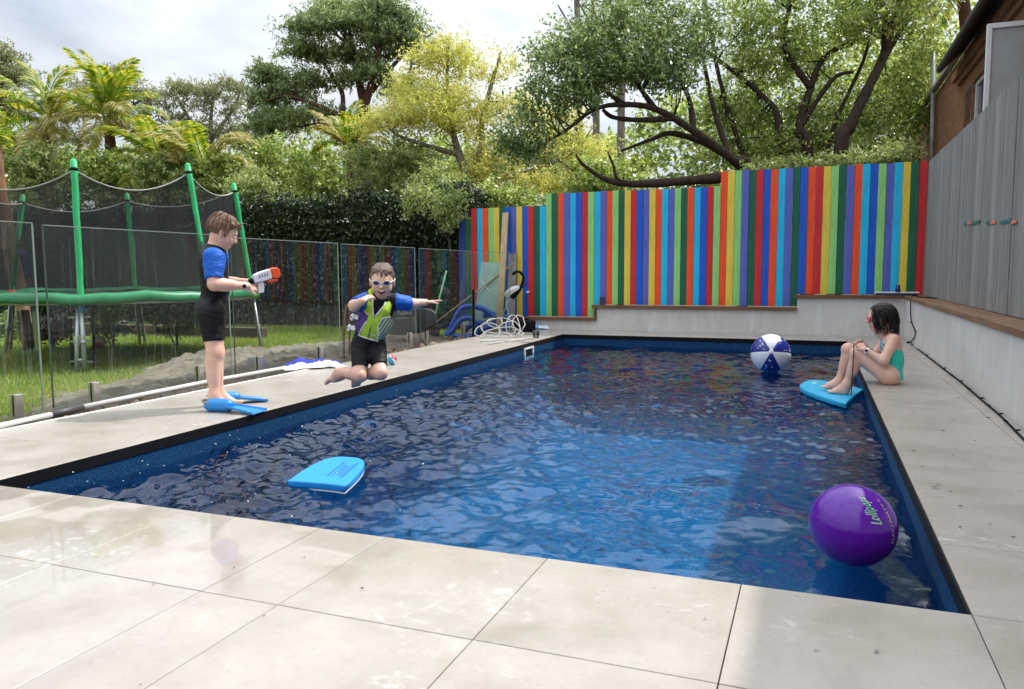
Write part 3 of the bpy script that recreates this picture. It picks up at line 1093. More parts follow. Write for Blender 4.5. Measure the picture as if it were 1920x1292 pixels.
# ------------------------------------------------------------------ brick house behind the grey fence
def brick_mat(name, c1, c2, mortar, scale=1.0, aged=0.5):
    t = NT(name)
    tc = t.new('ShaderNodeTexCoord')
    sp = t.new('ShaderNodeSeparateXYZ')
    t.link(tc.outputs['Object'], sp.inputs['Vector'])
    cb = t.new('ShaderNodeCombineXYZ')
    t.link(t.math('ADD', sp.outputs['Y'], sp.outputs['X']), cb.inputs['X'])
    t.link(sp.outputs['Z'], cb.inputs['Y'])
    br = t.new('ShaderNodeTexBrick')
    br.inputs['Color1'].default_value = (*c1, 1)
    br.inputs['Color2'].default_value = (*c2, 1)
    br.inputs['Mortar'].default_value = (*mortar, 1)
    br.inputs['Scale'].default_value = scale
    br.inputs['Brick Width'].default_value = 0.24
    br.inputs['Row Height'].default_value = 0.086
    br.inputs['Mortar Size'].default_value = 0.007
    br.inputs['Bias'].default_value = -0.1
    t.link(cb.outputs['Vector'], br.inputs['Vector'])
    v = t.coord('Object')
    n = t.noise(v, 3.0, 6, 0.65)
    c = t.mix(t.math('MULTIPLY', n, aged), br.outputs['Color'], tuple(x * 0.45 for x in c1))
    s = t.noise(v, 14.0, 5, 0.7)
    c = t.mix(t.math('MULTIPLY', t.ramp(s, [(0.58, (0, 0, 0)), (0.75, (1, 1, 1))]), 0.4), c, (0.26, 0.17, 0.11))
    h = t.math('SUBTRACT', 1.0, br.outputs['Fac'])
    t.principled(c, 0.9, t.bump(h, 0.7, 0.008), 0, 0.2)
    return t.m


M_BRICK = brick_mat('old_brown_brick', (0.27, 0.125, 0.070), (0.37, 0.19, 0.11), (0.25, 0.18, 0.13))
M_REDBRICK = pm('glazed_red_brick', (0.115, 0.030, 0.026), 0.55, 0.25, 6)
M_MORTAR = pm('pale_mortar', (0.33, 0.29, 0.25), 0.9)
M_WHITE = pm('white_paint', (0.74, 0.75, 0.76), 0.45, 0.06)
M_ROOF = pm('dark_roof', (0.035, 0.033, 0.033), 0.6, 0.3, 6)
M_TRIM = pm('weathered_grey_trim', (0.33, 0.32, 0.30), 0.7, 0.2)
HX = 1.95
HO = (HX, 10.0, -0.16)
house = thing('brick_house', HO, 'old brown brick house with dark eaves rising behind the grey fence', 'house')
wy0, wy1 = (1.950, 11.657, 3.077)[1], (1.950, 12.535, 3.253)[1]
wz0, wz1 = 2.35, (1.950, 11.745, 3.426)[2]
b = MB(HO)
b.box(HX, 6.5, -2.0, wy0, -0.16, 4.10)
b.box(HX, 6.5, wy1, 18.9, -0.16, 4.02)
b.box(HX, 6.5, wy0, wy1, -0.16, wz0)
b.box(HX, 6.5, wy0, wy1, wz1, 4.10)
b.build('wall', M_BRICK, house)
b = MB(HO)
b.box(HX - 0.05, HX - 0.001, -2.0, 13.55, 3.60, 3.68)
b.build('brick_band', M_BRICK, house)
MB(HO).box(HX - 0.095, HX - 0.002, -2.0, 13.75, 3.683, 3.80).build('brick_band', M_BRICK, house)
MB(HO).box(HX - 0.10, HX - 0.002, -2.0, 18.9, 4.025, 4.085).build('capping', M_TRIM, house, 0.004)
# roof pitching up from the eaves
b = MB(HO)
ex, ez, th_ = 1.66, 3.775, 0.07
s = 0.9
for (y0, y1) in ((-2.0, 13.25),):
    v = []
    for y in (y0, y1):
        v += [(ex, y, ez), (4.3, y, ez + s * (4.3 - ex)), (4.3, y, ez + s * (4.3 - ex) + th_), (ex, y, ez + th_)]
    b.add(v, [(0, 1, 2, 3), (7, 6, 5, 4), (0, 4, 5, 1), (1, 5, 6, 2), (2, 6, 7, 3), (3, 7, 4, 0)])
roof = b.build('roof', M_ROOF, house)
b = MB(HO)
g = [(1.655, 3.83), (1.60, 3.835), (1.592, 3.80), (1.60, 3.765), (1.63, 3.755), (1.655, 3.765)]
v = [(x, -2.0, z) for x, z in g] + [(x, 13.28, z) for x, z in g]
b.add(v, [(i, (i + 1) % 6, 6 + (i + 1) % 6, 6 + i) for i in range(6)] + [(5, 4, 3, 2, 1, 0), (6, 7, 8, 9, 10, 11)])
b.build('gutter', M_ROOF, roof)
# bracket of pale timber under the eaves
MB(HO).bar((1.70, 9.6, 3.80), (1.95, 9.6, 4.0), 0.08, 0.05).build('eave_bracket', M_TRIM, house)
# narrow window with red brick jamb
win = MB(HO)
for (y0, y1, z0, z1) in ((wy0 + 0.002, wy0 + 0.05, wz0, wz1), (wy1 - 0.05, wy1 - 0.002, wz0, wz1), (wy0 + 0.05, wy1 - 0.05, wz1 - 0.05, wz1 - 0.002)):
    win.box(HX + 0.04, HX + 0.12, y0, y1, z0, z1)
w = win.build('window', M_WHITE, house, 0.004)
MB(HO).box(HX + 0.075, HX + 0.085, wy0 + 0.05, wy1 - 0.05, wz0, wz1 - 0.05).build('pane', pm('dark_window_glass', (0.03, 0.035, 0.04), 0.06, 0.1), w)
jy0, jy1 = wy1 + 0.004, (1.950, 12.987, 3.269)[1]
MB(HO).box(HX - 0.006, HX + 0.0, jy0, jy1, 2.30, wz1).build('mortar_bed', M_MORTAR, house)
z = 2.31
while z < wz1 - 0.05:
    o = MB(HO).box(HX - 0.014, HX - 0.0065, jy0 + 0.004, jy1 - 0.004, z, z + 0.062).build('brick', M_REDBRICK, house)
    z += 0.074
# downpipe and chimney-side parapet
MB(HO).tube([(1.880, 16.184, 4.774), (1.880, 16.006, 4.001), (1.880, 15.873, 3.376), (1.880, 15.758, 2.804)], 0.035, 8).build('vent_pipe', pm('galvanised_pipe', (0.30, 0.31, 0.31), 0.5, 0.2), house)
MB(HO).box(HX - 0.22, HX - 0.003, 18.2, 18.9, -0.16, 3.45).build('buttress', M_ROOF, house)
# white framed sash swung open over the fence
sy = 8.6
sx0 = 1.44
top = (1.551, 8.600, 3.160)[2]
b = MB(HO)
b.box(sx0, sx0 + 0.042, sy, sy + 0.05, 2.30, top)
b.box(sx0 + 0.042, HX - 0.01, sy, sy + 0.05, top - 0.045, top)
b.box(HX - 0.06, HX - 0.005, sy + 0.002, sy + 0.048, 2.30, top - 0.047)
sash = b.build('open_sash', M_WHITE, house, 0.004)
MB(HO).box(sx0 + 0.042, HX - 0.062, sy + 0.02, sy + 0.026, 2.30, top - 0.047).build('frosted_pane', pm('frosted_glass', (0.40, 0.42, 0.42), 0.35, 0.08), sash)

# ------------------------------------------------------------------ trees, palms, hedge, shrubs
def unit(v):
    return v / (np.linalg.norm(v, axis=-1, keepdims=True) + 1e-9)


def leaves(pos, L, W, droop=0.0, up=0.0, r=rng):
    """one four-cornered, slightly folded leaf at every position"""
    n = len(pos)
    a = unit(r.normal(size=(n, 3)))
    a[:, 2] -= droop
    a = unit(a)
    nn = unit(r.normal(size=(n, 3)) + np.array([0, 0, up]))
    b_ = unit(np.cross(a, nn))
    nn = np.cross(b_, a)
    l = (L * r.uniform(0.65, 1.3, n))[:, None]
    w = (W * r.uniform(0.7, 1.25, n))[:, None]
    v = np.stack([pos - a * l * 0.5, pos + b_ * w * 0.5 + nn * w * 0.18, pos + a * l * 0.5, pos - b_ * w * 0.5 + nn * w * 0.18], 1)
    return v.reshape(-1, 3), np.arange(n * 4).reshape(-1, 4)


def blob_points(c, rad, nclump, nleaf, cr, shell=0.55, r=rng, flat=0.7, dome=False):
    d = unit(r.normal(size=(nclump, 3)))
    if dome:
        d[:, 2] = np.where(d[:, 2] < 0, d[:, 2] * 0.35, d[:, 2])
    q = r.uniform(shell ** 3, 1, nclump) ** (1 / 3)
    cc = np.array(c) + d * q[:, None] * np.array(rad)
    cnt = r.poisson(nleaf, nclump)
    idx = np.repeat(np.arange(nclump), cnt)
    cs = cr * r.uniform(0.6, 1.4, nclump)
    # leaves sit along short sprays that fan out from the end of each twig
    ns = 9
    sp_dir = unit(r.normal(size=(nclump, ns, 3)) + np.array([0, 0, 0.35]))
    sp_dir[..., 2] *= flat
    k_ = r.integers(0, ns, len(idx))
    t_ = r.random(len(idx)) ** 0.8
    p = cc[idx] + sp_dir[idx, k_] * (t_ * 2.1 * cs[idx])[:, None] + r.normal(size=(len(idx), 3)) * (cs[idx] * 0.16)[:, None]
    return cc, p


DENS = 1.15


def limb_path(a, b_, sag=0.15, n=5, r=rng):
    a, b_ = np.array(a, float), np.array(b_, float)
    L = np.linalg.norm(b_ - a)
    mid = [a]
    off = r.normal(size=3) * L * sag * 0.6
    for k in range(1, n):
        t = k / n
        mid.append(a + (b_ - a) * t + off * math.sin(math.pi * t) + r.normal(size=3) * L * 0.018 + np.array([0, 0, -sag * L * 0.35 * math.sin(math.pi * t)]))
    mid.append(b_)
    return mid


def tree(name, label, base, limbs, blobs, lmat, bmat, leaf=(0.1, 0.05), droop=0.2, up=0.3, twig_r=0.012, twigs=1.0, group=None, cat='tree', crown='crown', shell=0.5, flat=0.7, dome=False, dens=1.0):
    root = thing(name, base, label, cat, group)
    base = np.array(base, float)
    m = MB(base)
    nodes = []
    for pts, r0, r1 in limbs:
        sp_ = spline(pts, 6)
        n = len(sp_)
        rad = [r0 + (r1 - r0) * (i / (n - 1)) ** 0.8 for i in range(n)]
        m.tube(sp_, [q * rng.uniform(0.9, 1.1) for q in rad], 8)
        for i in range(n // 3, n):
            nodes.append((sp_[i], rad[i]))
    npos = np.array([q[0] for q in nodes])
    nrad = np.array([q[1] for q in nodes])
    V = []
    for (c, rp, dep, nclump, nleaf, cr) in blobs:
        k = dep / 1464.8
        rad = (rp[0] * k, (rp[0] if len(rp) < 3 else rp[2]) * k, rp[1] * k)
        cc, p = blob_points(c, rad, int(nclump * DENS), nleaf * 1.15 * dens, cr, shell, rng, flat, dome)
        V.append(p)
        for q in cc:
            if rng.random() > twigs * 0.45:
                continue
            d = np.linalg.norm(npos - q, axis=1) + np.maximum(0, npos[:, 2] - q[2]) * 0.8
            j = int(np.argmin(d + rng.random(len(d)) * 0.9))
            path = limb_path(npos[j], q, 0.16, 4)
            rr = min(nrad[j] * 0.6, twig_r * 2.2)
            m.tube(path, list(np.linspace(rr, twig_r * 0.45, len(path))), 5, False)
    m.build('trunk', bmat, root)
    P_ = np.concatenate(V)
    v, f = leaves(P_ - base, leaf[0], leaf[1], droop, up)
    link(crown, fast_mesh(crown, v, f), lmat, root)
    return root


def bark_mat(name, dark, light, scale=6):
    t = NT(name)
    v = t.coord('Object', (3, 3, 0.8))
    n = t.noise(v, scale, 6, 0.7)
    c = t.ramp(n, [(0.3, dark), (0.7, light)])
    t.principled(c, 0.9, t.bump(n, 0.6, 0.02), 0, 0.2)
    return t.m


B_DARK = bark_mat('dark_bark', (0.020, 0.014, 0.011), (0.075, 0.055, 0.042))
B_GREY = bark_mat('grey_bark', (0.10, 0.085, 0.07), (0.27, 0.24, 0.20))
B_BROWN = bark_mat('brown_bark', (0.05, 0.028, 0.018), (0.15, 0.09, 0.06))
L_GUM = leaf_mat('gum_leaf', [(0.054, 0.082, 0.037), (0.141, 0.193, 0.076), (0.288, 0.358, 0.152), (0.510, 0.589, 0.293)], 0.42, 0.4, 0.5, 0.5)
L_GUMP = leaf_mat('pale_gum_leaf', [(0.094, 0.112, 0.048), (0.188, 0.206, 0.094), (0.300, 0.312, 0.163), (0.425, 0.413, 0.237)], 0.42)
L_YEL = leaf_mat('golden_leaf', [(0.25, 0.275, 0.07), (0.44, 0.45, 0.115), (0.61, 0.59, 0.18), (0.74, 0.70, 0.28)], 0.48, 0.45, 0.7, 0.5)
L_DARK = leaf_mat('glossy_dark_leaf', [(0.041, 0.072, 0.022), (0.114, 0.179, 0.051), (0.234, 0.316, 0.100), (0.563, 0.645, 0.342)], 0.42, 0.28, 0.8, 0.45, 0.8)
L_MID = leaf_mat('olive_leaf', [(0.061, 0.091, 0.022), (0.175, 0.238, 0.055), (0.349, 0.421, 0.110), (0.671, 0.729, 0.342)], 0.50, 0.28, 0.7, 0.45, 0.8)
L_BUSH = leaf_mat('fresh_leaf', [(0.081, 0.125, 0.037), (0.188, 0.250, 0.069), (0.325, 0.375, 0.138), (0.525, 0.550, 0.312)], 0.48, 0.35, 0.8, 0.5, 0.6)
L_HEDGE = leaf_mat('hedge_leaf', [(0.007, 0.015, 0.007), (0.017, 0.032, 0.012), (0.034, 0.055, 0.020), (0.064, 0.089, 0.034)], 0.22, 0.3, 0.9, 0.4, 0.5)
L_FROND = leaf_mat('palm_leaf', [(0.068, 0.135, 0.024), (0.165, 0.255, 0.039), (0.345, 0.375, 0.053), (0.600, 0.510, 0.090)], 0.42, 0.35, 0.5, 0.4, 0.5)
L_DRY = leaf_mat('yellowing_palm_leaf', [(0.16, 0.16, 0.04), (0.34, 0.32, 0.09), (0.52, 0.47, 0.20)], 0.4, 0.5)


def B(c, rx, ry, dep, ncl, nl, cr):
    return (c, (rx, ry), dep, ncl, nl, cr)


# far wood that closes the view low down, beyond the garden
pts_l = []
for (c, rx, ry, dep) in (((-43.347, 32.294, 6.499), 190, 80, 45), ((-35.319, 35.385, 6.450), 180, 60, 45), ((-26.008, 35.705, 6.038), 200, 95, 42), ((-19.051, 38.384, 5.996), 170, 80, 42), ((-12.283, 38.813, 5.718), 170, 80, 40),
                         ((-5.045, 35.138, 5.655), 190, 120, 34), ((0.509, 35.250, 6.866), 190, 200, 32), ((4.159, 36.722, 7.496), 140, 200, 32), ((-49.662, 29.893, 6.843), 160, 100, 45), ((9.132, 41.018, 9.728), 160, 200, 34)):
    k = dep / 1464.8
    pts_l.append(blob_points(c, (rx * k, 1.6, ry * k), 190, 26, 0.55, 0.2)[1])
v, f = leaves(np.concatenate(pts_l), 0.30, 0.16, 0.2, 0.3)
tag(link('far_wood', fast_mesh('far_wood', v, f), L_MID), kind='stuff')

# big dark gum rising over the hedge
D = 26
gum_b = (-14.174, 22.594, 1.596)
gum_b = (gum_b[0], gum_b[1], -0.15)
tree('gum_tree', 'big dark green gum tree with a domed crown, tallest in the middle of the view', gum_b,
     [([gum_b, (-14.179, 22.843, 4.069), (-14.184, 22.975, 5.394), (-14.112, 23.101, 6.366), (-14.336, 23.104, 7.250), (-14.570, 23.139, 8.488)], 0.42, 0.06),
      ([(-14.184, 22.975, 5.394), (-13.829, 23.147, 5.745), (-13.438, 23.909, 6.465), (-12.968, 24.218, 7.723)], 0.16, 0.04),
      ([(-14.112, 23.101, 6.366), (-13.664, 22.940, 7.324), (-13.378, 23.191, 8.714)], 0.17, 0.04),
      ([(-14.182, 22.913, 4.776), (-14.745, 22.812, 5.928), (-14.970, 23.044, 6.946), (-15.549, 22.708, 7.964)], 0.17, 0.04),
      ([(-14.745, 22.812, 5.928), (-15.205, 22.131, 6.269), (-16.190, 21.787, 6.621), (-16.835, 21.521, 6.452)], 0.11, 0.03),
      ([(-14.194, 22.891, 4.599), (-15.152, 22.629, 5.665), (-16.148, 22.254, 5.760), (-17.145, 21.879, 5.854)], 0.12, 0.03),
      ([(-14.023, 23.171, 6.718), (-13.225, 23.585, 7.774), (-12.580, 23.896, 8.388)], 0.10, 0.03)],
     [B((-15.179, 23.008, 9.517), 42, 22, D, 22, 60, .32), B((-13.854, 23.518, 9.509), 46, 20, D, 22, 60, .32), B((-12.930, 23.828, 9.044), 38, 24, D, 20, 60, .32), B((-15.908, 22.668, 8.938), 36, 24, D, 18, 60, .32),
      B((-14.440, 22.791, 8.807), 52, 22, D, 26, 60, .32), B((-13.289, 23.199, 8.452), 45, 20, D, 20, 55, .32), B((-16.135, 22.504, 8.180), 28, 20, D, 16, 60, .32), B((-14.972, 22.940, 8.049), 46, 18, D, 20, 50, .30),
      B((-13.893, 23.346, 7.954), 40, 18, D, 14, 45, .30), B((-12.580, 23.896, 8.388), 30, 26, D, 16, 50, .30), B((-13.610, 22.850, 7.299), 30, 18, D, 12, 55, .28), B((-14.587, 22.787, 7.204), 24, 16, D, 10, 55, .28),
      B((-17.103, 22.042, 7.302), 34, 24, D, 20, 60, .32), B((-16.427, 22.254, 6.821), 36, 22, D, 18, 60, .32), B((-17.330, 21.879, 6.562), 26, 24, D, 16, 60, .32), B((-17.142, 21.871, 5.766), 36, 28, D, 24, 60, .34),
      B((-16.236, 22.238, 5.937), 44, 24, D, 22, 55, .34), B((-15.574, 22.407, 7.210), 28, 20, D, 12, 55, .30), B((-17.621, 21.624, 5.150), 22, 20, D, 10, 50, .3), B((-15.330, 22.605, 6.108), 28, 14, D, 8, 40, .3),
      B((-13.453, 23.958, 7.005), 34, 18, D, 10, 40, .3)],
     L_GUM, B_BROWN, (0.15, 0.046), 0.5, 0.8, 0.022, 0.8, None, 'tree', 'crown', 0.45, 0.55, True, 2.2)

# paler gums further left
for (nm, lab, bx, dep, limbs, blobs) in (
    ('gum_tree', 'olive crowned gum tree in the distance left of the big dark gum', 400, 34,
     [([(-24.470, 27.261, 1.846), (-24.476, 27.586, 5.080), (-24.688, 27.715, 7.161), (-24.619, 27.882, 8.547)], 0.22, 0.05), ([(-24.553, 27.673, 6.236), (-25.452, 27.444, 7.397), (-26.135, 27.298, 8.556)], 0.11, 0.04), ([(-24.609, 27.698, 6.698), (-23.739, 28.174, 8.079), (-23.543, 28.319, 8.771)], 0.10, 0.03)],
     [B((-26.141, 27.314, 8.741), 34, 16, 34, 14, 55, .36), B((-24.839, 27.809, 8.664), 34, 16, 34, 14, 55, .36), B((-23.871, 28.205, 8.889), 26, 14, 34, 10, 50, .34), B((-25.472, 27.506, 8.090), 40, 18, 34, 10, 45, .36),
      B((-24.061, 28.038, 7.966), 36, 18, 34, 10, 40, .34), B((-25.876, 27.246, 7.053), 34, 24, 34, 14, 50, .36), B((-24.786, 27.642, 6.815), 40, 28, 34, 18, 50, .4), B((-23.713, 28.090, 7.155), 24, 28, 34, 10, 40, .36),
      B((-26.762, 26.975, 7.751), 28, 22, 34, 10, 45, .36), B((-25.629, 27.235, 6.011), 50, 20, 34, 14, 50, .4)]),
    ('gum_tree', 'grey green gum tree behind the tall palm', 210, 33,
     [([(-27.808, 24.897, 1.842), (-27.854, 25.265, 5.655), (-27.759, 25.483, 7.448), (-27.593, 25.705, 9.017)], 0.2, 0.05), ([(-27.838, 25.362, 6.552), (-28.717, 25.159, 7.903), (-29.151, 25.038, 8.354)], 0.1, 0.03), ([(-27.815, 25.439, 7.224), (-26.832, 25.908, 8.115), (-26.208, 26.171, 8.336)], 0.1, 0.03)],
     [B((-28.843, 25.183, 8.621), 32, 18, 33, 12, 55, .34), B((-27.595, 25.710, 9.062), 30, 18, 33, 12, 55, .34), B((-26.730, 25.959, 8.227), 34, 20, 33, 12, 55, .34), B((-29.128, 24.967, 7.569), 30, 22, 33, 10, 50, .34),
      B((-27.121, 25.706, 7.220), 40, 26, 33, 14, 50, .36), B((-29.310, 24.795, 6.561), 34, 20, 33, 10, 50, .34)]),
    ('gum_tree', 'grey green gum tree cut by the left edge of the photo', -10, 28,
     [([(-27.608, 19.579, 1.724), (-27.612, 19.905, 4.959), (-27.399, 20.179, 6.860), (-27.353, 20.351, 8.382)], 0.24, 0.06), ([(-27.545, 20.008, 5.719), (-26.864, 20.386, 6.857), (-26.702, 20.506, 7.427)], 0.12, 0.04)],
     [B((-27.447, 20.330, 8.535), 34, 20, 28, 14, 60, .34), B((-26.894, 20.480, 7.903), 28, 20, 28, 14, 60, .32), B((-28.150, 20.025, 8.197), 40, 40, 28, 20, 50, .36), B((-27.229, 20.274, 7.144), 40, 20, 28, 12, 45, .34), B((-26.677, 20.428, 6.570), 30, 24, 28, 10, 45, .34), B((-27.923, 19.939, 6.483), 50, 40, 28, 16, 50, .36)])):
    bb = limbs[0][0][0]
    bb = (bb[0], bb[1], -0.15)
    limbs[0][0][0] = bb
    tree(nm, lab, bb, limbs, blobs, L_GUMP, B_GREY, (0.17, 0.046), 0.6, 0.6, 0.02, 0.8, None, 'tree', 'crown', 0.45, 0.55, True, 1.6)

# golden robinia
D = 17
yb = (-7.015, 15.641, 1.341)
yb = (yb[0], yb[1], -0.15)
tree('golden_tree', 'yellow leaved tree with fine pale branches left of the striped fence', yb,
     [([yb, (-7.038, 15.714, 2.150), (-7.148, 15.753, 2.959), (-7.413, 15.745, 3.885), (-7.572, 15.788, 4.926), (-7.557, 15.893, 5.907)], 0.17, 0.02),
      ([(-7.148, 15.753, 2.959), (-6.858, 15.911, 3.420), (-6.827, 16.005, 4.228), (-6.586, 16.203, 5.266), (-6.489, 16.281, 5.670)], 0.10, 0.015),
      ([(-7.413, 15.745, 3.885), (-7.967, 15.578, 4.350), (-8.312, 15.515, 5.046), (-8.275, 15.588, 5.623)], 0.08, 0.015),
      ([(-7.146, 15.748, 2.901), (-6.358, 16.553, 3.593), (-5.999, 16.970, 4.219), (-5.908, 17.077, 4.936)], 0.09, 0.015),
      ([(-7.291, 15.745, 3.422), (-7.866, 15.109, 3.593), (-8.402, 14.926, 3.822), (-8.623, 14.875, 4.162)], 0.07, 0.015),
      ([(-7.076, 15.757, 2.728), (-5.935, 16.777, 3.130), (-5.201, 17.653, 3.678), (-4.871, 17.830, 4.165)], 0.09, 0.015)],
     [B((-7.518, 15.885, 5.676), 44, 24, D, 16, 56, .25), B((-7.999, 15.677, 5.448), 34, 24, D, 14, 62, .25), B((-7.128, 15.995, 5.270), 36, 24, D, 14, 56, .25), B((-8.253, 15.520, 4.872), 40, 26, D, 18, 75, .27),
      B((-7.454, 15.585, 4.593), 46, 26, D, 22, 75, .27), B((-8.307, 15.003, 4.216), 40, 28, D, 20, 75, .27), B((-7.615, 15.252, 4.043), 50, 28, D, 24, 75, .27), B((-7.039, 15.906, 4.056), 40, 28, D, 16, 62, .27),
      B((-6.422, 16.261, 5.207), 26, 34, D, 10, 43, .24), B((-6.585, 16.341, 4.499), 34, 32, D, 14, 56, .25), B((-6.139, 16.830, 4.439), 32, 34, D, 14, 56, .25), B((-5.982, 16.916, 3.621), 44, 36, D, 22, 75, .27),
      B((-5.143, 17.675, 3.677), 50, 40, D, 26, 81, .28), B((-5.620, 17.554, 4.292), 34, 28, D, 14, 68, .27), B((-6.533, 16.037, 3.418), 44, 30, D, 16, 62, .27), B((-6.841, 15.859, 2.842), 54, 26, D, 18, 68, .27),
      B((-5.757, 16.271, 2.777), 60, 22, D, 18, 68, .27), B((-4.839, 17.731, 3.064), 36, 22, D, 12, 68, .27), B((-8.826, 14.768, 3.881), 22, 18, D, 7, 62, .24)],
     L_YEL, B_GREY, (0.066, 0.030), 0.15, 0.6, 0.007, 0.9, None, 'tree', 'crown', 0.15, 0.6, False, 1.9)

# rough shrubs in front of the gums, over the hedge
for i, (lab, c, rx, ry, dep, mat, n, lf) in enumerate((
        ('dark olive bushy tree under the big gum, left side', (-12.906, 16.843, 3.758), 62, 42, 20, L_MID, 60, (0.10, 0.05)),
        ('rounded olive shrub under the trunk of the big gum', (-11.285, 16.350, 3.351), 56, 40, 19, L_MID, 50, (0.10, 0.05)),
        ('pale green feathery shrub over the middle of the hedge', (-9.014, 15.046, 3.086), 62, 46, 17, L_BUSH, 60, (0.10, 0.035)),
        ('bright green shrub between the hedge and the yellow tree', (-8.072, 14.887, 3.242), 46, 46, 16.5, L_BUSH, 46, (0.09, 0.04)),
        ('silvery green shrub at the right end of the hedge', (-6.844, 13.667, 2.465), 50, 34, 15, L_BUSH, 46, (0.08, 0.04)),
        ('dusty green shrub behind the right pole of the trampoline', (-10.816, 13.219, 2.537), 42, 44, 16, L_BUSH, 40, (0.09, 0.045)),
        ('tangled green shrub below the stout palm at the left', (-16.470, 13.049, 3.256), 74, 40, 17.8, L_BUSH, 60, (0.11, 0.045)),
        ('dark green shrub at the foot of the tall palm', (-14.882, 13.438, 3.173), 66, 34, 17.6, L_MID, 50, (0.11, 0.05)),
        ('yellow green shrub behind the middle trampoline poles', (-13.282, 13.614, 3.079), 66, 36, 17.2, L_BUSH, 50, (0.11, 0.045)),
        ('loose green shrub behind the two right trampoline poles', (-12.097, 13.847, 2.989), 50, 42, 17, L_MID, 44, (0.10, 0.045)),
        ('low green shrub in the gap behind the first striped palings', (-5.832, 14.579, 2.299), 72, 26, 15.5, L_MID, 46, (0.08, 0.04)),
        ('dense bush standing behind the middle of the striped fence', (-4.352, 16.824, 2.884), 70, 40, 17, L_MID, 60, (0.09, 0.045)))):
    k = dep / 1464.8
    base = (c[0], c[1], -0.15)
    tree('shrub', lab, base, [([base, (c[0] + 0.05, c[1], c[2] * 0.6), c], 0.06, 0.02), ([base, (c[0] - 0.2, c[1], c[2] * 0.6), (c[0] - rx * k * 0.6, c[1], c[2] + 0.1)], 0.045, 0.015),
         ([base, (c[0] + 0.25, c[1], c[2] * 0.6), (c[0] + rx * k * 0.6, c[1], c[2] + 0.1)], 0.045, 0.015)],
         [(c, (rx, ry), dep, n, 60, 0.16), ((c[0], c[1], c[2] - ry * k * 1.2), (rx * 0.95, ry * 0.9), dep, n // 2, 55, 0.17)], mat, B_GREY, lf, 0.2, 0.4, 0.01, 0.5, 'shrubs behind the hedge', 'shrub', 'foliage', 0.3)

# tree with long arching limbs right behind the striped fence
ab = (-1.178, 14.242, 2.508)
ab = (ab[0], ab[1], -0.1)
D = 13
tree('arching_tree', 'dark tree with a long arching limb reaching left over the striped fence', ab,
     [([ab, (-1.135, 14.258, 2.508), (-1.348, 14.095, 2.770), (-1.973, 13.686, 3.240), (-2.533, 13.288, 3.561), (-2.985, 12.902, 3.601), (-3.405, 12.623, 3.505), (-3.810, 12.323, 3.145), (-4.283, 12.110, 2.848)], 0.105, 0.018),
      ([(-1.226, 14.240, 2.673), (-1.753, 14.075, 3.044), (-2.343, 13.758, 3.232), (-2.661, 13.515, 3.108), (-3.122, 13.319, 2.921)], 0.085, 0.02),
      ([(-2.298, 13.473, 3.429), (-2.776, 13.176, 3.386), (-3.192, 13.021, 3.433), (-3.361, 12.969, 3.566)], 0.055, 0.03),
      ([(-2.533, 13.287, 3.552), (-2.856, 13.102, 4.025), (-3.117, 13.055, 4.552)], 0.055, 0.02),
      ([(-1.973, 13.686, 3.240), (-2.089, 13.810, 3.845), (-2.446, 13.737, 4.480), (-2.549, 13.761, 5.114)], 0.06, 0.02),
      ([(-2.985, 12.902, 3.601), (-3.459, 12.650, 3.980), (-3.876, 12.533, 4.414)], 0.05, 0.018),
      ([(-1.391, 14.080, 2.789), (-1.695, 14.264, 3.632), (-1.892, 14.272, 4.465), (-2.087, 14.272, 5.205)], 0.06, 0.02),
      ([(-1.178, 14.242, 2.508), (-1.964, 13.714, 2.417), (-2.767, 13.181, 2.337), (-3.245, 12.895, 2.391), (-3.624, 12.774, 2.640), (-3.754, 12.742, 2.818)], 0.105, 0.015),
      ([(-2.767, 13.181, 2.337), (-3.079, 12.959, 2.390), (-3.169, 12.949, 2.637), (-3.258, 12.937, 2.859)], 0.05, 0.012)],
     [B((-3.019, 13.009, 4.785), 66, 32, D, 30, 60, .23), B((-3.669, 12.750, 4.702), 50, 34, D, 20, 50, .23), B((-4.034, 12.459, 4.286), 40, 34, D, 20, 50, .22), B((-3.464, 12.666, 4.153), 56, 34, D, 30, 65, .23),
      B((-2.840, 13.020, 4.218), 54, 34, D, 30, 65, .23), B((-2.352, 13.690, 4.722), 56, 40, D, 26, 55, .23), B((-2.250, 13.666, 4.093), 44, 34, D, 18, 50, .22), B((-3.614, 12.568, 3.766), 44, 20, D, 18, 60, .21),
      B((-4.147, 12.249, 3.704), 40, 30, D, 16, 50, .21), B((-4.414, 12.098, 3.234), 40, 30, D, 9, 55, .21), B((-4.241, 12.122, 2.805), 40, 22, D, 12, 55, .21), B((-4.646, 11.979, 2.936), 28, 22, D, 10, 55, .19),
      B((-3.813, 12.334, 3.273), 30, 24, D, 3, 35, .19), B((-1.894, 14.217, 4.989), 50, 50, D, 24, 50, .23), B((-2.621, 13.646, 5.307), 60, 24, D, 18, 50, .23), B((-3.410, 13.124, 5.289), 40, 22, D, 10, 40, .22)],
     L_DARK, B_DARK, (0.085, 0.036), 0.35, 0.3, 0.009, 0.55, None, 'tree', 'crown', 0.2, 0.8, False, 1.15)

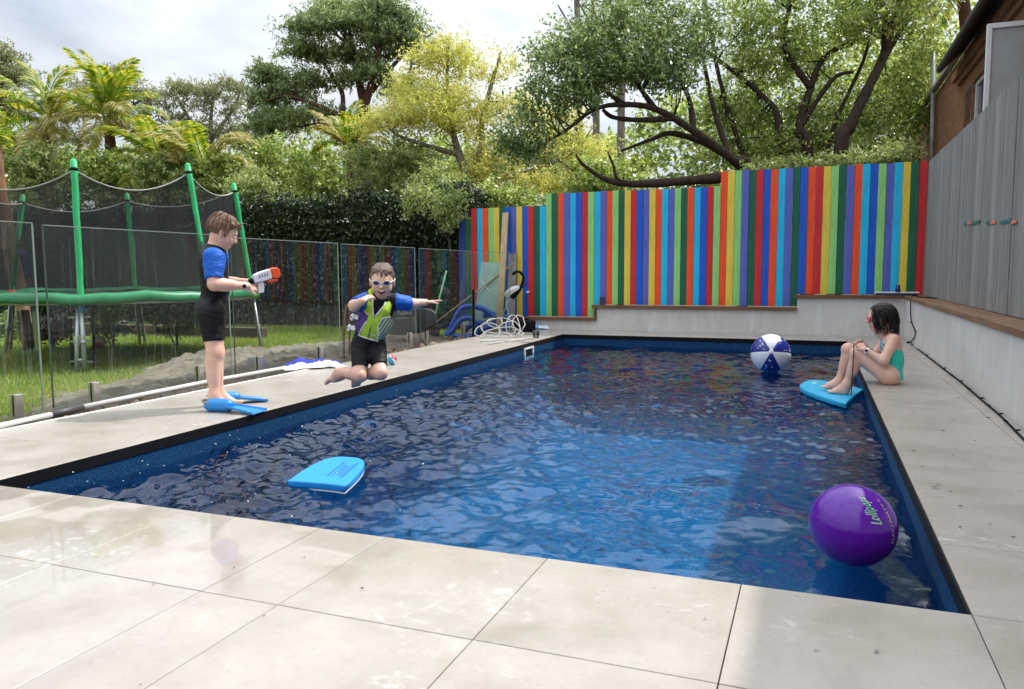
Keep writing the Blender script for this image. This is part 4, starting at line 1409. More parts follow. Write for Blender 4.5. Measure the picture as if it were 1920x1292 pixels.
# leaning tree on the right, trunk forking above the fence
rb = (0.339, 15.370, 2.558)
rb = (rb[0], rb[1], -0.1)
D = 14
tree('leaning_tree', 'large leafy tree with a thick dark trunk leaning right beside the brick house', rb,
     [([rb, (0.380, 15.430, 2.986), (0.511, 15.523, 3.413), (0.744, 15.671, 3.983), (1.037, 15.851, 4.647), (1.172, 15.961, 5.217), (1.317, 16.074, 5.787), (1.431, 16.186, 6.452)], 0.145, 0.05),
      ([(1.078, 15.881, 4.789), (1.047, 15.701, 5.249), (0.943, 15.718, 5.813), (0.971, 15.785, 6.375)], 0.08, 0.04),
      ([(0.911, 15.774, 4.362), (1.440, 16.295, 5.373), (1.700, 16.434, 5.758)], 0.06, 0.02)],
     [B((0.854, 15.423, 5.372), 70, 36, D, 26, 55, .25), B((1.598, 16.134, 5.309), 44, 50, D, 22, 55, .25), B((1.828, 16.808, 4.704), 34, 50, D, 22, 55, .25), B((1.438, 16.848, 4.456), 44, 44, D, 24, 55, .25),
      B((1.081, 16.639, 3.755), 50, 44, D, 24, 55, .25), B((1.717, 17.103, 3.789), 34, 44, D, 20, 55, .25), B((0.438, 15.688, 5.316), 40, 44, D, 20, 50, .25), B((1.365, 16.459, 3.020), 60, 24, D, 18, 55, .23), B((0.500, 15.808, 6.267), 150, 50, D, 40, 45, .30), B((1.571, 16.220, 6.261), 80, 60, D, 26, 45, .30)],
     L_MID, B_DARK, (0.09, 0.040), 0.3, 0.3, 0.009, 0.10, None, 'tree', 'crown', 0.2, 0.8, False, 1.15)
sb = (-0.111, 15.741, 2.620)
sb = (sb[0], sb[1], -0.1)
tree('forked_tree', 'leafy tree with several thin forked stems left of the leaning trunk', sb,
     [([sb, (-0.170, 15.764, 3.064), (-0.338, 15.739, 3.459), (-0.157, 15.888, 4.246), (0.084, 16.041, 4.836), (0.740, 16.328, 5.177)], 0.13, 0.035),
      ([(-0.157, 15.888, 4.246), (-0.562, 15.792, 4.840), (-0.649, 15.803, 5.284), (-0.487, 15.946, 6.071)], 0.08, 0.03),
      ([(-0.321, 15.750, 3.508), (0.205, 15.822, 4.344), (0.565, 15.976, 4.487)], 0.06, 0.025),
      ([(-0.665, 15.528, 2.623), (-0.715, 15.619, 3.708), (-0.991, 15.662, 4.125), (-1.754, 15.433, 4.775), (-2.229, 15.286, 5.125)], 0.08, 0.025),
      ([(-1.181, 15.438, 2.638), (-1.538, 15.411, 3.732), (-1.796, 15.402, 4.626), (-1.961, 15.429, 5.520), (-2.170, 15.429, 6.315)], 0.055, 0.03),
      ([(0.138, 15.758, 2.900), (0.318, 15.907, 3.682), (0.746, 16.180, 4.756), (0.904, 16.330, 5.635)], 0.05, 0.02)],
     [B((-1.116, 15.643, 5.484), 56, 50, D, 28, 55, .25), B((-0.383, 16.047, 5.610), 54, 50, D, 26, 50, .25), B((-1.302, 15.813, 4.674), 50, 40, D, 24, 55, .25), B((-0.649, 16.185, 4.797), 50, 40, D, 22, 50, .25),
      B((0.060, 16.578, 4.921), 44, 50, D, 20, 50, .25), B((-1.286, 15.842, 3.839), 54, 40, D, 26, 55, .25), B((-0.532, 16.247, 3.905), 44, 40, D, 18, 55, .25), B((0.230, 16.551, 4.002), 44, 44, D, 20, 55, .25),
      B((-0.880, 15.817, 3.113), 60, 30, D, 22, 60, .23), B((0.060, 16.299, 3.223), 60, 30, D, 22, 60, .23), B((-1.751, 15.695, 3.097), 50, 34, D, 18, 55, .23), B((-1.822, 15.751, 3.913), 40, 40, D, 16, 55, .23), B((-1.327, 15.652, 6.372), 150, 40, D, 30, 40, .30)],
     L_MID, B_DARK, (0.09, 0.040), 0.3, 0.3, 0.009, 0.40, None, 'tree', 'crown', 0.2, 0.8, False, 1.15)
# ferny growth along the top of the fence
cb = (0.860, 14.073, 2.646)
tree('shrub', 'weedy green growth spilling over the right end of the striped fence', (cb[0], cb[1], -0.1),
     [([(cb[0], cb[1], -0.1), (cb[0] - 0.3, cb[1], 1.5), (0.219, 13.822, 2.607)], 0.03, 0.01), ([(cb[0], cb[1], -0.1), (cb[0] + 0.2, cb[1], 1.5), (1.179, 14.200, 2.687)], 0.03, 0.01)],
     [B((-0.259, 13.523, 2.537), 60, 10, 12.5, 24, 55, .10), B((0.531, 13.724, 2.578), 60, 12, 12.5, 26, 55, .10), B((1.159, 13.979, 2.700), 44, 18, 12.5, 24, 55, .11), B((-0.894, 13.270, 2.456), 50, 8, 12.5, 12, 50, .1)],
     L_BUSH, B_GREY, (0.07, 0.032), 0.2, 0.5, 0.008, 0.5, None, 'shrub', 'foliage', 0.2)

# bare poles of distant trees above the arching one
for i, (a, b_, c_, lab) in enumerate((((-6.338, 21.765, 6.089), (-6.386, 21.867, 7.285), (-6.494, 22.008, 9.080), 'bare grey trunk above the arching tree, first from the left'),
                            ((-6.147, 22.955, 6.478), (-6.246, 23.059, 7.885), (-6.320, 23.188, 9.448), 'bare grey trunk above the arching tree, second from the left'),
                            ((-5.225, 22.224, 6.381), (-5.334, 22.318, 7.727), (-5.330, 22.455, 9.072), 'bare grey trunk above the arching tree, third from the left'))):
    base = (a[0], a[1], -0.15)
    tree('bare_tree', lab, base, [([base, a, b_, c_], 0.14, 0.07), ([b_, (b_[0] + 0.25, b_[1], b_[2] + 0.6), (b_[0] + 0.5, b_[1], b_[2] + 1.3)], 0.05, 0.02), ([b_, (b_[0] - 0.25, b_[1], b_[2] + 0.5), (b_[0] - 0.6, b_[1], b_[2] + 1.1)], 0.05, 0.02)],
         [(c_, (40, 30), 22, 10, 40, 0.25)], L_GUMP, B_GREY, (0.14, 0.04), 0.6, 0.2, 0.012, 0.6, 'bare trunks above the arching tree')


# palms
def frond_mesh(L, n=34, lw=0.035, ll=0.55, droop=0.9, curl=0.0, r=rng):
    """rachis along +x bending down, two rows of leaflets"""
    v, f = [], []
    pts = []
    for i in range(n + 1):
        t = i / n
        ang = 0.25 - droop * 1.5 * t * t
        pts.append((t, ang))
    pos = [np.zeros(3)]
    for i in range(n):
        a = pts[i][1]
        pos.append(pos[-1] + np.array([math.cos(a), 0, math.sin(a)]) * L / n)
    m = MB()
    m.tube(pos[::3] + [pos[-1]], list(np.linspace(0.020, 0.004, len(pos[::3]) + 1)), 5, False)
    for i in range(4, n + 1):
        t = i / n
        a = pts[min(i, n)][1]
        T = np.array([math.cos(a), 0, math.sin(a)])
        N = np.array([-math.sin(a), 0, math.cos(a)])
        l = ll * (math.sin(math.pi * min(1, 0.12 + 0.85 * t)) ** 0.6) * r.uniform(0.8, 1.1)
        for s in (-1, 1):
            d = T * 0.62 + np.array([0, s * 0.82, 0]) + N * r.uniform(-0.10, 0.22)
            d /= np.linalg.norm(d)
            p0 = pos[i]
            p1 = p0 + d * l * 0.55
            p2 = p0 + d * l + np.array([0, 0, -0.32 * l])
            wv = N * 0.15 + T
            wv = wv - d * wv.dot(d)
            wv /= np.linalg.norm(wv)
            m.add([p0, p1 + wv * lw * 0.5, p2, p1 - wv * lw * 0.5], [(0, 1, 2, 3)])
    return m.mesh('frond')


def palm(label, base, top, r0, fronds, L, mats, group='palms behind the trampoline', lean=None, tr=None):
    root = thing('palm_tree', base, label, 'palm tree', group)
    m = MB(base)
    mid = [base, tuple(base[i] * 0.5 + top[i] * 0.5 + 0.05 for i in range(3)), top]
    sp_ = spline(mid, 8)
    m.tube(sp_, [r0 * (1.05 if i % 2 else 0.95) for i in range(len(sp_))], 10)
    m.build('trunk', tr or B_BROWN, root)
    cache = []
    for k in range(4):
        cache.append((frond_mesh(L * rng.uniform(0.9, 1.1), 40, 0.062, 0.50 * L / 2.0, 0.55 + 0.22 * k), k))
    for k, (az, el, dry) in enumerate(fronds):
        me = cache[k % 4][0]
        me2 = me.copy()
        me2.materials.clear()
        o = link('frond', me2, mats[1] if dry else mats[0], root)
        o.location = tuple(top[i] - base[i] for i in range(3))
        o.rotation_euler = (rng.uniform(-0.3, 0.3), -R(el), R(az))
    return root


pb = (-15.813, 14.261, 4.213)
palm('tall palm with upright yellow green fronds behind the trampoline', (pb[0], pb[1], -0.15), (-15.787, 14.306, 4.566), 0.12,
     [(200, 72, 0), (20, 68, 0), (120, 75, 0), (300, 70, 0), (250, 60, 0), (350, 45, 0), (10, 30, 0), (160, 40, 0), (190, 20, 0), (330, 5, 1), (60, 20, 0), (100, 10, 0), (270, 10, 0), (220, -10, 1), (300, -20, 1), (30, -25, 1), (0, -45, 1), (180, -45, 1)], 1.65, (L_FROND, L_DRY))
pb = (-17.772, 14.097, 3.676)
palm('stout palm with a grey crownshaft at the left, arching green fronds', (pb[0], pb[1], -0.15), (-17.678, 14.232, 4.654), 0.15,
     [(190, 65, 0), (160, 50, 0), (200, 35, 0), (10, 70, 0), (175, 20, 0), (240, 40, 0), (60, 45, 0), (345, 30, 1), (20, 5, 1), (280, 15, 0), (120, 30, 0), (330, -10, 1), (195, 0, 0), (300, -35, 1)], 1.75, (L_FROND, L_DRY), tr=B_GREY)
pb = (-14.131, 14.165, 3.243)
palm('lower palm with drooping fronds behind the middle of the trampoline net', (pb[0], pb[1], -0.15), (-14.138, 14.187, 3.487), 0.15,
     [(200, 50, 0), (160, 40, 1), (350, 35, 1), (20, 50, 0), (300, 30, 0), (240, 30, 0), (90, 60, 0), (0, 10, 1), (180, 10, 0), (330, 0, 1), (210, -15, 1), (280, -20, 0)], 1.6, (L_FROND, L_DRY))
pb = (-18.654, 14.024, 3.127)
palm('low palm at the far left with ragged yellow fronds', (pb[0], pb[1], -0.15), (-18.543, 14.113, 3.590), 0.15,
     [(200, 45, 0), (160, 40, 1), (350, 35, 1), (20, 50, 0), (300, 30, 0), (240, 30, 1), (90, 60, 0), (0, 5, 1), (180, 10, 0)], 1.8, (L_FROND, L_DRY))
pb = (-12.399, 13.931, 2.840)
palm('low palm with fine dry fronds beside the right trampoline poles', (pb[0], pb[1], -0.15), (-12.573, 13.899, 3.191), 0.13,
     [(200, 45, 1), (160, 40, 0), (350, 35, 1), (20, 40, 1), (300, 30, 0), (240, 30, 1), (0, 5, 1), (180, 10, 1)], 1.5, (L_FROND, L_DRY))
pb = (-10.057, 15.721, 3.095)
palm('small palm showing grey green fronds over the middle of the hedge', (pb[0], pb[1], -0.15), (-10.074, 15.777, 3.707), 0.10,
     [(200, 45, 1), (160, 60, 0), (350, 55, 0), (20, 40, 0), (300, 30, 0), (240, 30, 1), (0, 15, 1), (180, 15, 0), (90, 70, 0)], 1.2, (L_FROND, L_DRY))
pb = (4.355, 22.712, 6.613)
palm('palm hanging yellow green fronds beside the eaves of the brick house', (pb[0], pb[1], -0.15), (3.105, 22.368, 7.976), 0.15,
     [(200, 30, 0), (185, 0, 0), (230, 10, 0), (260, -5, 0), (300, 0, 0), (215, -30, 0), (160, 20, 0), (245, -35, 0), (190, -40, 0)], 2.1, (L_FROND, L_DRY), None)


# clipped dark hedge along the back of the lawn
def hedge(label, x0, x1, y0, y1, z0, z1, n, mat):
    root = thing('hedge', ((x0 + x1) / 2, (y0 + y1) / 2, z0), label, 'hedge')
    org = np.array(root.location)
    u = rng.random(n)
    face = rng.choice(4, n, p=[0.62, 0.23, 0.10, 0.05])
    x = rng.uniform(x0, x1, n); yv = rng.uniform(y0, y1, n); z = z0 + (z1 - z0) * rng.random(n)
    depth = np.abs(rng.normal(0, 0.10, n))
    lump = vnoise(x * 1.0 + 40, z * 1.0 + 40, 21, 4, 1.7) * 0.45
    yv = np.where(face == 0, y0 + depth + lump - 0.2, yv)
    zt_ = z1 + (vnoise(x + 40, yv + 40, 22, 4, 1.2) - 0.5) * 0.34
    z = np.where(face == 1, zt_ - np.abs(rng.normal(0, 0.12, n)), z0 + (zt_ - z0) * rng.random(n))
    x = np.where(face == 2, x1 - depth - lump + 0.2, x)
    x = np.where(face == 3, x0 + depth, x)
    # wispy new growth on top
    k = rng.random(n) < 0.05
    z = np.where(k, zt_ + np.abs(rng.normal(0, 0.10, n)), z)
    P_ = np.stack([x, yv, z], -1) - org
    v, f = leaves(P_, 0.085, 0.045, 0.2, 0.3)
    link('foliage', fast_mesh('foliage', v, f), mat, root)
    m = MB(org)
    m.box(x0 + 0.2, x1 - 0.25, y0 + 0.32, y1 - 0.1, z0 + 0.02, z1 - 0.35)
    m.build('twig_mass', pm('dark_twigs', (0.010, 0.012, 0.007), 0.95), root)
    for xx in np.arange(x0 + 0.3, x1, 0.7):
        pass
    return root


hedge('tall dense dark green clipped hedge along the far side of the lawn', -24.0, -5.55, 12.0, 13.3, -0.14, 2.15, 110000, L_HEDGE)
# paler leaves sprouting over the hedge end nearest the striped fence
c = (-5.761, 12.092, 1.917)
tree('shrub', 'pale leafy shrub spilling over the hedge end next to the navy palings', (c[0], c[1], -0.14),
     [([(c[0], c[1], -0.14), (c[0], c[1], 1.0), c], 0.04, 0.015)],
     [B((-5.411, 11.359, 1.856), 26, 40, 12.4, 22, 55, .11), B((-5.944, 11.384, 2.002), 40, 24, 12.4, 18, 50, .11)],
     L_BUSH, B_GREY, (0.07, 0.036), 0.2, 0.4, 0.008, 0.4, None, 'shrub', 'foliage', 0.2)

# grass blades where the lawn shows near the fence
ng = 120000
gx = -4.95 - rng.gamma(1.7, 2.1, ng)
gy = rng.uniform(1.2, 12.2, ng)
hs_ = soil_h(gx, gy)
keep = (gx > -16) & (hs_ < -0.125 + 0.03 * rng.random(ng)) & (vnoise(gx + 50, gy + 50, 31, 4, 1.3) > 0.28)
gx, gy = gx[keep], gy[keep]
n = len(gx)
hh = rng.uniform(0.03, 0.085, n) * (0.6 + 0.8 * vnoise(gx + 50, gy + 50, 33, 3, 0.8))
a = rng.uniform(0, 6.283, n)
w = 0.0045 + 0.0006 * np.abs(gx)
lean = rng.normal(0, 0.35, (n, 2)) * hh[:, None]
z0 = np.full(n, -0.136)
p0 = np.stack([gx - np.cos(a) * w, gy - np.sin(a) * w, z0], -1)
p1 = np.stack([gx + np.cos(a) * w, gy + np.sin(a) * w, z0], -1)
p2 = np.stack([gx + lean[:, 0], gy + lean[:, 1], z0 + hh], -1)
v = np.stack([p0, p1, p2], 1).reshape(-1, 3)
L_GRASS = leaf_mat('grass_blade', [(0.10, 0.18, 0.03), (0.20, 0.29, 0.05), (0.32, 0.38, 0.08), (0.44, 0.42, 0.16)], 0.40, 0.5, 0.7, 0.5)
tag(link('grass', fast_mesh('grass', v, np.arange(n * 3).reshape(-1, 3)), L_GRASS), kind='stuff')

# ------------------------------------------------------------------ people: one continuous surface each, grown from a distance field
def prim_cap(a, b_, ra, rb, k=0.02, cut=None):
    return ('cap', np.array(a, float), np.array(b_, float), ra, rb, k, cut)


def prim_ell(c, rad, M=None, k=0.02, cut=None):
    return ('ell', np.array(c, float), np.array(rad, float), np.eye(3) if M is None else np.array(M, float), None, k, cut)


def sdf_eval(prims, lo, res, shape, inflate=0.0):
    F = np.full(shape, 9.0, np.float32)
    ax = [lo[i] + res * np.arange(shape[i]) for i in range(3)]
    for p in prims:
        kind, k, cut = p[0], p[5], p[6]
        sub = kind.startswith('-')
        kd = kind.lstrip('-')
        if kd == 'cap':
            a, b_, ra, rb = p[1], p[2], p[3] + inflate, p[4] + inflate
            rm = max(ra, rb) + 0.03 + 2 * k
            l_, h_ = np.minimum(a, b_) - rm, np.maximum(a, b_) + rm
        else:
            c, rad, M = p[1], p[2] + inflate, p[3]
            rm = rad.max() + 0.03 + 2 * k
            l_, h_ = c - rm, c + rm
        i0 = [max(0, int((l_[i] - lo[i]) / res)) for i in range(3)]
        i1 = [min(shape[i], int((h_[i] - lo[i]) / res) + 2) for i in range(3)]
        if any(i1[i] <= i0[i] for i in range(3)):
            continue
        X, Y, Z = np.meshgrid(*[ax[i][i0[i]:i1[i]].astype(np.float32) for i in range(3)], indexing='ij')
        if kd == 'cap':
            d = b_ - a
            L2 = max(float(d @ d), 1e-9)
            t = np.clip(((X - a[0]) * d[0] + (Y - a[1]) * d[1] + (Z - a[2]) * d[2]) / L2, 0, 1)
            D = np.sqrt((X - a[0] - t * d[0]) ** 2 + (Y - a[1] - t * d[1]) ** 2 + (Z - a[2] - t * d[2]) ** 2) - (ra + (rb - ra) * t)
        else:
            q = np.stack([X - c[0], Y - c[1], Z - c[2]], -1) @ M.astype(np.float32)     # columns of M are local axes
            k0 = np.sqrt(((q / rad) ** 2).sum(-1))
            k1 = np.sqrt(((q / rad ** 2) ** 2).sum(-1)) + 1e-6
            D = k0 * (k0 - 1) / k1
        if cut is not None:
            for (cp, cn) in cut:
                D = np.maximum(D, (X - cp[0]) * cn[0] + (Y - cp[1]) * cn[1] + (Z - cp[2]) * cn[2])
        S = F[i0[0]:i1[0], i0[1]:i1[1], i0[2]:i1[2]]
        if sub:
            h = np.clip(0.5 - 0.5 * (S + D) / k, 0, 1)
            S[...] = S * (1 - h) - D * h + k * h * (1 - h)
        else:
            h = np.clip(0.5 + 0.5 * (S - D) / k, 0, 1)
            S[...] = S * (1 - h) + D * h - k * h * (1 - h)
    return F


def surface_nets(F, lo, res):
    nx, ny, nz = F.shape
    neg = F < 0
    acc = np.zeros((nx - 1, ny - 1, nz - 1, 3), np.float32)
    cnt = np.zeros((nx - 1, ny - 1, nz - 1), np.int16)
    corners = [(0, 0, 0), (1, 0, 0), (0, 1, 0), (1, 1, 0), (0, 0, 1), (1, 0, 1), (0, 1, 1), (1, 1, 1)]
    edges = [(0, 1), (2, 3), (4, 5), (6, 7), (0, 2), (1, 3), (4, 6), (5, 7), (0, 4), (1, 5), (2, 6), (3, 7)]
    sl = lambda A, c: A[c[0]:nx - 1 + c[0], c[1]:ny - 1 + c[1], c[2]:nz - 1 + c[2]]
    s = sum(sl(neg, c).astype(np.int8) for c in corners)
    act = (s > 0) & (s < 8)
    idx = np.argwhere(act)
    A = np.zeros((len(idx), 3), np.float64)
    C = np.zeros(len(idx))
    vals = [F[idx[:, 0] + c[0], idx[:, 1] + c[1], idx[:, 2] + c[2]].astype(np.float64) for c in corners]
    for a, b_ in edges:
        va, vb = vals[a], vals[b_]
        m = (va < 0) != (vb < 0)
        t = np.where(m, va / np.where(m, va - vb, 1), 0)
        ca, cb = np.array(corners[a], float), np.array(corners[b_], float)
        A += np.where(m[:, None], ca + (cb - ca) * t[:, None], 0)
        C += m
    V = (idx + A / C[:, None]) * res + np.array(lo)
    vid = np.full((nx - 1, ny - 1, nz - 1), -1, np.int64)
    vid[act] = np.arange(len(idx))
    quads = []
    for axis in range(3):
        o1, o2 = [(1, 2), (2, 0), (0, 1)][axis]
        n0 = [slice(None)] * 3
        a_ = [slice(1, -1)] * 3
        b2 = [slice(1, -1)] * 3
        a_[axis] = slice(0, -1)
        b2[axis] = slice(1, None)
        na, nb = neg[tuple(a_)], neg[tuple(b2)]
        m = na != nb
        ii = np.argwhere(m)
        off = np.array([1, 1, 1]); off[axis] = 0
        ii = ii + off
        e1 = np.zeros(3, int); e1[o1] = 1
        e2 = np.zeros(3, int); e2[o2] = 1
        g = lambda q: vid[q[:, 0], q[:, 1], q[:, 2]]
        ok = (ii[:, axis] < vid.shape[axis])
        ii = ii[ok]
        flip = na[m][ok]
        q = np.stack([g(ii - e1 - e2), g(ii - e2), g(ii), g(ii - e1)], 1)
        q[~flip] = q[~flip][:, ::-1]
        quads.append(q)
    Q = np.concatenate(quads)
    Q = Q[(Q >= 0).all(1)]
    return V, Q


def smooth_verts(V, Q, it=2, lam=0.5):
    n = len(V)
    e = np.concatenate([Q[:, [0, 1]], Q[:, [1, 2]], Q[:, [2, 3]], Q[:, [3, 0]]])
    deg = np.bincount(e[:, 0], minlength=n) + np.bincount(e[:, 1], minlength=n)
    for _ in range(it):
        S = np.zeros_like(V)
        for c in range(3):
            S[:, c] = np.bincount(e[:, 0], V[e[:, 1], c], n) + np.bincount(e[:, 1], V[e[:, 0], c], n)
        V = V + lam * (S / np.maximum(deg, 1)[:, None] - V)
    return V


def sdf_object(name, prims, mat, parent, org, res=0.005, inflate=0.0, it=1, post=None, disp=None):
    lo, hi = np.full(3, 9e9), np.full(3, -9e9)
    for p in prims:
        if p[0].startswith('-'):
            continue
        if p[0] == 'cap':
            r = max(p[3], p[4]) + inflate
            lo = np.minimum(lo, np.minimum(p[1], p[2]) - r); hi = np.maximum(hi, np.maximum(p[1], p[2]) + r)
        else:
            r = p[2].max() + inflate
            lo = np.minimum(lo, p[1] - r); hi = np.maximum(hi, p[1] + r)
    lo -= res * 3; hi += res * 3
    shape = [int((hi[i] - lo[i]) / res) + 2 for i in range(3)]
    F = sdf_eval(prims, lo, res, shape, inflate)
    if post is not None:
        X, Y, Z = np.meshgrid(*[lo[i] + res * np.arange(shape[i]) for i in range(3)], indexing='ij')
        F = post(F, X, Y, Z)
    V, Q = surface_nets(F, lo, res)
    V = smooth_verts(V, Q, it)
    if disp is not None:
        V = disp(V)
    me = fast_mesh(name, V - np.array(org), Q, True)
    return link(name, me, mat, parent)


def frame(fwd_, up_=(0, 0, 1)):
    """columns: forward, left, up"""
    f = np.array(fwd_, float); f /= np.linalg.norm(f)
    u = np.array(up_, float); u = u - f * u.dot(f); u /= np.linalg.norm(u)
    return np.stack([f, np.cross(u, f), u], 1)


def head_prims(c, M, s, smile=0.0):
    """head of height s centred at c, M = (forward,left,up)"""
    T = lambda x, y, z: np.array(c) + M @ (np.array([x, y, z]) * s)
    E = lambda q, r, k: prim_ell(T(*q), np.array(r) * s, M, k * s)
    pr = [E((-0.06, 0, 0.15), (0.42, 0.345, 0.345), 0.02), E((0.10, 0, -0.08), (0.285, 0.285, 0.36), 0.12), E((0.155, 0, -0.36), (0.17, 0.17, 0.13), 0.10)]
    pr += [E((0.19, 0.155, -0.17), (0.13, 0.12, 0.13), 0.08), E((0.19, -0.155, -0.17), (0.13, 0.12, 0.13), 0.08)]
    pr += [prim_cap(T(0.315, -0.13, 0.075), T(0.315, 0.13, 0.075), 0.06 * s, 0.06 * s, 0.06 * s)]
    for y in (-0.135, 0.135):
        pr.append(('-ell', T(0.40, y, -0.01), np.array((0.10, 0.085, 0.055)) * s, M, None, 0.05 * s, None))
    pr += [prim_cap(T(0.355, 0, 0.03), T(0.425, 0, -0.115), 0.026 * s, 0.048 * s, 0.04 * s), E((0.375, 0.045, -0.125), (0.04, 0.035, 0.03), 0.03), E((0.375, -0.045, -0.125), (0.04, 0.035, 0.03), 0.03)]
    pr += [prim_cap(T(0.345, -0.075, -0.235 + smile), T(0.365, 0, -0.245), 0.026 * s, 0.03 * s, 0.03 * s), prim_cap(T(0.365, 0, -0.245), T(0.345, 0.075, -0.235 + smile), 0.03 * s, 0.026 * s, 0.03 * s)]
    pr += [prim_cap(T(0.335, -0.06, -0.305), T(0.335, 0.06, -0.305), 0.032 * s, 0.032 * s, 0.03 * s)]
    for y in (-1, 1):
        pr.append(E((-0.04, 0.345 * y, -0.03), (0.085, 0.032, 0.125), 0.03))
        pr.append(E((-0.03, 0.335 * y, -0.10), (0.05, 0.03, 0.06), 0.03))
    return pr, T


def hand_prims(w, d, n, s, thumb, curl, spread=0.12):
    """w wrist, d along the hand, n out of the back of the hand, s length, thumb = +1/-1 side of cross(n,d)"""
    d = np.array(d, float); d /= np.linalg.norm(d)
    n = np.array(n, float); n = n - d * n.dot(d); n /= np.linalg.norm(n)
    x = np.cross(n, d) * thumb
    w = np.array(w, float)
    pr = []
    lens = [0.40, 0.45, 0.42, 0.32]
    for i in range(4):
        off = (0.17 - 0.115 * i)
        k0 = w + d * s * 0.06 + x * off * s * 0.7
        k1 = w + d * s * (0.50 - 0.02 * abs(i - 1)) + x * off * s * 1.15
        pr.append(prim_cap(k0, k1, 0.078 * s, 0.068 * s, 0.06 * s))
        p = k1
        dirv = d + x * spread * (1.2 - 0.8 * i)
        dirv /= np.linalg.norm(dirv)
        c = curl[i] if hasattr(curl, '__len__') else curl
        L = lens[i] * s
        r = 0.058 * s * (0.88 if i == 3 else 1.0)
        for j, (fr, ca) in enumerate(((0.44, 0.45), (0.32, 1.0), (0.24, 0.7))):
            a = c * ca
            dv = dirv * math.cos(a) - n * math.sin(a)
            dv /= np.linalg.norm(dv)
            nn = n * math.cos(a) + dirv * math.sin(a)
            q = p + dv * L * fr
            pr.append(prim_cap(p, q, r, r * 0.9, 0.012 * s))
            p, dirv, n2 = q, dv, nn
            r *= 0.9
            n = nn if False else n
            # keep bending in the plane of the finger
            n_keep = nn
            if j < 2:
                n = n_keep
        n = np.cross(d, x * thumb)
        n = n / np.linalg.norm(n)
    # thumb from the side of the palm near its base
    t0 = w + d * s * 0.10 + x * 0.15 * s
    t1 = w + d * s * 0.30 + x * 0.32 * s - n * 0.05 * s
    t2 = w + d * s * 0.48 + x * 0.36 * s - n * 0.12 * s
    t3 = w + d * s * 0.62 + x * 0.30 * s - n * 0.18 * s
    pr += [prim_cap(t0, t1, 0.085 * s, 0.070 * s, 0.05 * s), prim_cap(t1, t2, 0.068 * s, 0.060 * s, 0.015 * s), prim_cap(t2, t3, 0.060 * s, 0.048 * s, 0.012 * s)]
    return pr


def foot_prims(ankle, heel, toe, s, upv):
    """bare foot: heel to toes, five toes"""
    a, h, t = (np.array(q, float) for q in (ankle, heel, toe))
    d = (t - h) / np.linalg.norm(t - h)
    u = np.array(upv, float); u = u - d * u.dot(d); u /= np.linalg.norm(u)
    x = np.cross(d, u)
    L = np.linalg.norm(t - h)
    pr = [prim_ell(h + d * 0.12 * L + u * 0.10 * L, np.array((0.15, 0.125, 0.14)) * L, np.stack([d, x, u], 1), 0.03),
          prim_cap(a, h + d * 0.20 * L + u * 0.16 * L, 0.105 * L * 1.2, 0.115 * L, 0.04),
          prim_cap(h + d * 0.22 * L + u * 0.15 * L, h + d * 0.66 * L + x * 0.04 * L + u * 0.075 * L, 0.115 * L, 0.085 * L, 0.04),
          prim_cap(h + d * 0.22 * L + u * 0.10 * L - x * 0.05 * L, h + d * 0.60 * L - x * 0.10 * L + u * 0.055 * L, 0.10 * L, 0.06 * L, 0.04),
          prim_cap(a + u * 0.02, h + d * 0.5 * L + u * 0.15 * L, 0.10 * L, 0.075 * L, 0.05)]
    for i in range(5):
        o = 0.13 - 0.068 * i
        st = h + d * (0.66 - 0.025 * i) * L + x * o * L + u * 0.06 * L
        en = h + d * (0.94 - 0.04 * i) * L + x * (o * 1.05) * L + u * 0.04 * L
        r = (0.066 if i == 0 else 0.049 - 0.003 * i) * L
        pr.append(prim_cap(st, en, r * 1.15, r, 0.012))
    return pr


def skin_mat(name, base):
    t = NT(name)
    v = t.coord('Object')
    n = t.noise(v, 12.0, 6, 0.65)
    c = t.ramp(n, [(0.3, tuple(x * y for x, y in zip(base, (0.94, 0.80, 0.76)))), (0.7, tuple(min(1, x * y) for x, y in zip(base, (1.06, 1.08, 1.09))))])
    p = t.principled(c, 0.42, t.bump(t.noise(v, 150, 3), 0.05, 0.002), 0, 0.45)
    p.inputs['Subsurface Weight'].default_value = 0.18
    p.inputs['Subsurface Radius'].default_value = (0.012, 0.005, 0.003)
    p.inputs['Subsurface Scale'].default_value = 1.0
    return t.m


SKIN = skin_mat('fair_skin', (0.72, 0.47, 0.36))
SKIN2 = skin_mat('fair_skin_second', (0.70, 0.45, 0.345))


def neoprene(name, col, rough=0.42):
    t = NT(name)
    v = t.coord('Object', (1, 1, 3.2))
    n = t.noise(v, 8.0, 4, 0.55, 1.2)
    f = t.noise(t.coord('Object'), 300, 2)
    c = t.ramp(n, [(0.3, tuple(x * 0.85 for x in col)), (0.7, tuple(x * 1.15 for x in col))])
    h = t.math('ADD', t.math('MULTIPLY', n, 1.0), t.math('MULTIPLY', f, 0.05))
    t.principled(c, rough, t.bump(h, 0.7, 0.02), 0, 0.22)
    return t.m


NEO_K = neoprene('black_neoprene', (0.005, 0.005, 0.0065), 0.55)
NEO_B = neoprene('blue_neoprene', (0.010, 0.105, 0.50), 0.5)
M_LIP = pm('lips', (0.42, 0.12, 0.10), 0.4)
M_MOUTH = pm('mouth_inside', (0.16, 0.03, 0.03), 0.4)
M_TEETH = pm('teeth', (0.75, 0.72, 0.66), 0.3)
M_EYE = pm('eye_white', (0.72, 0.70, 0.68), 0.15)
M_IRIS = pm('dark_iris', (0.03, 0.02, 0.015), 0.1)


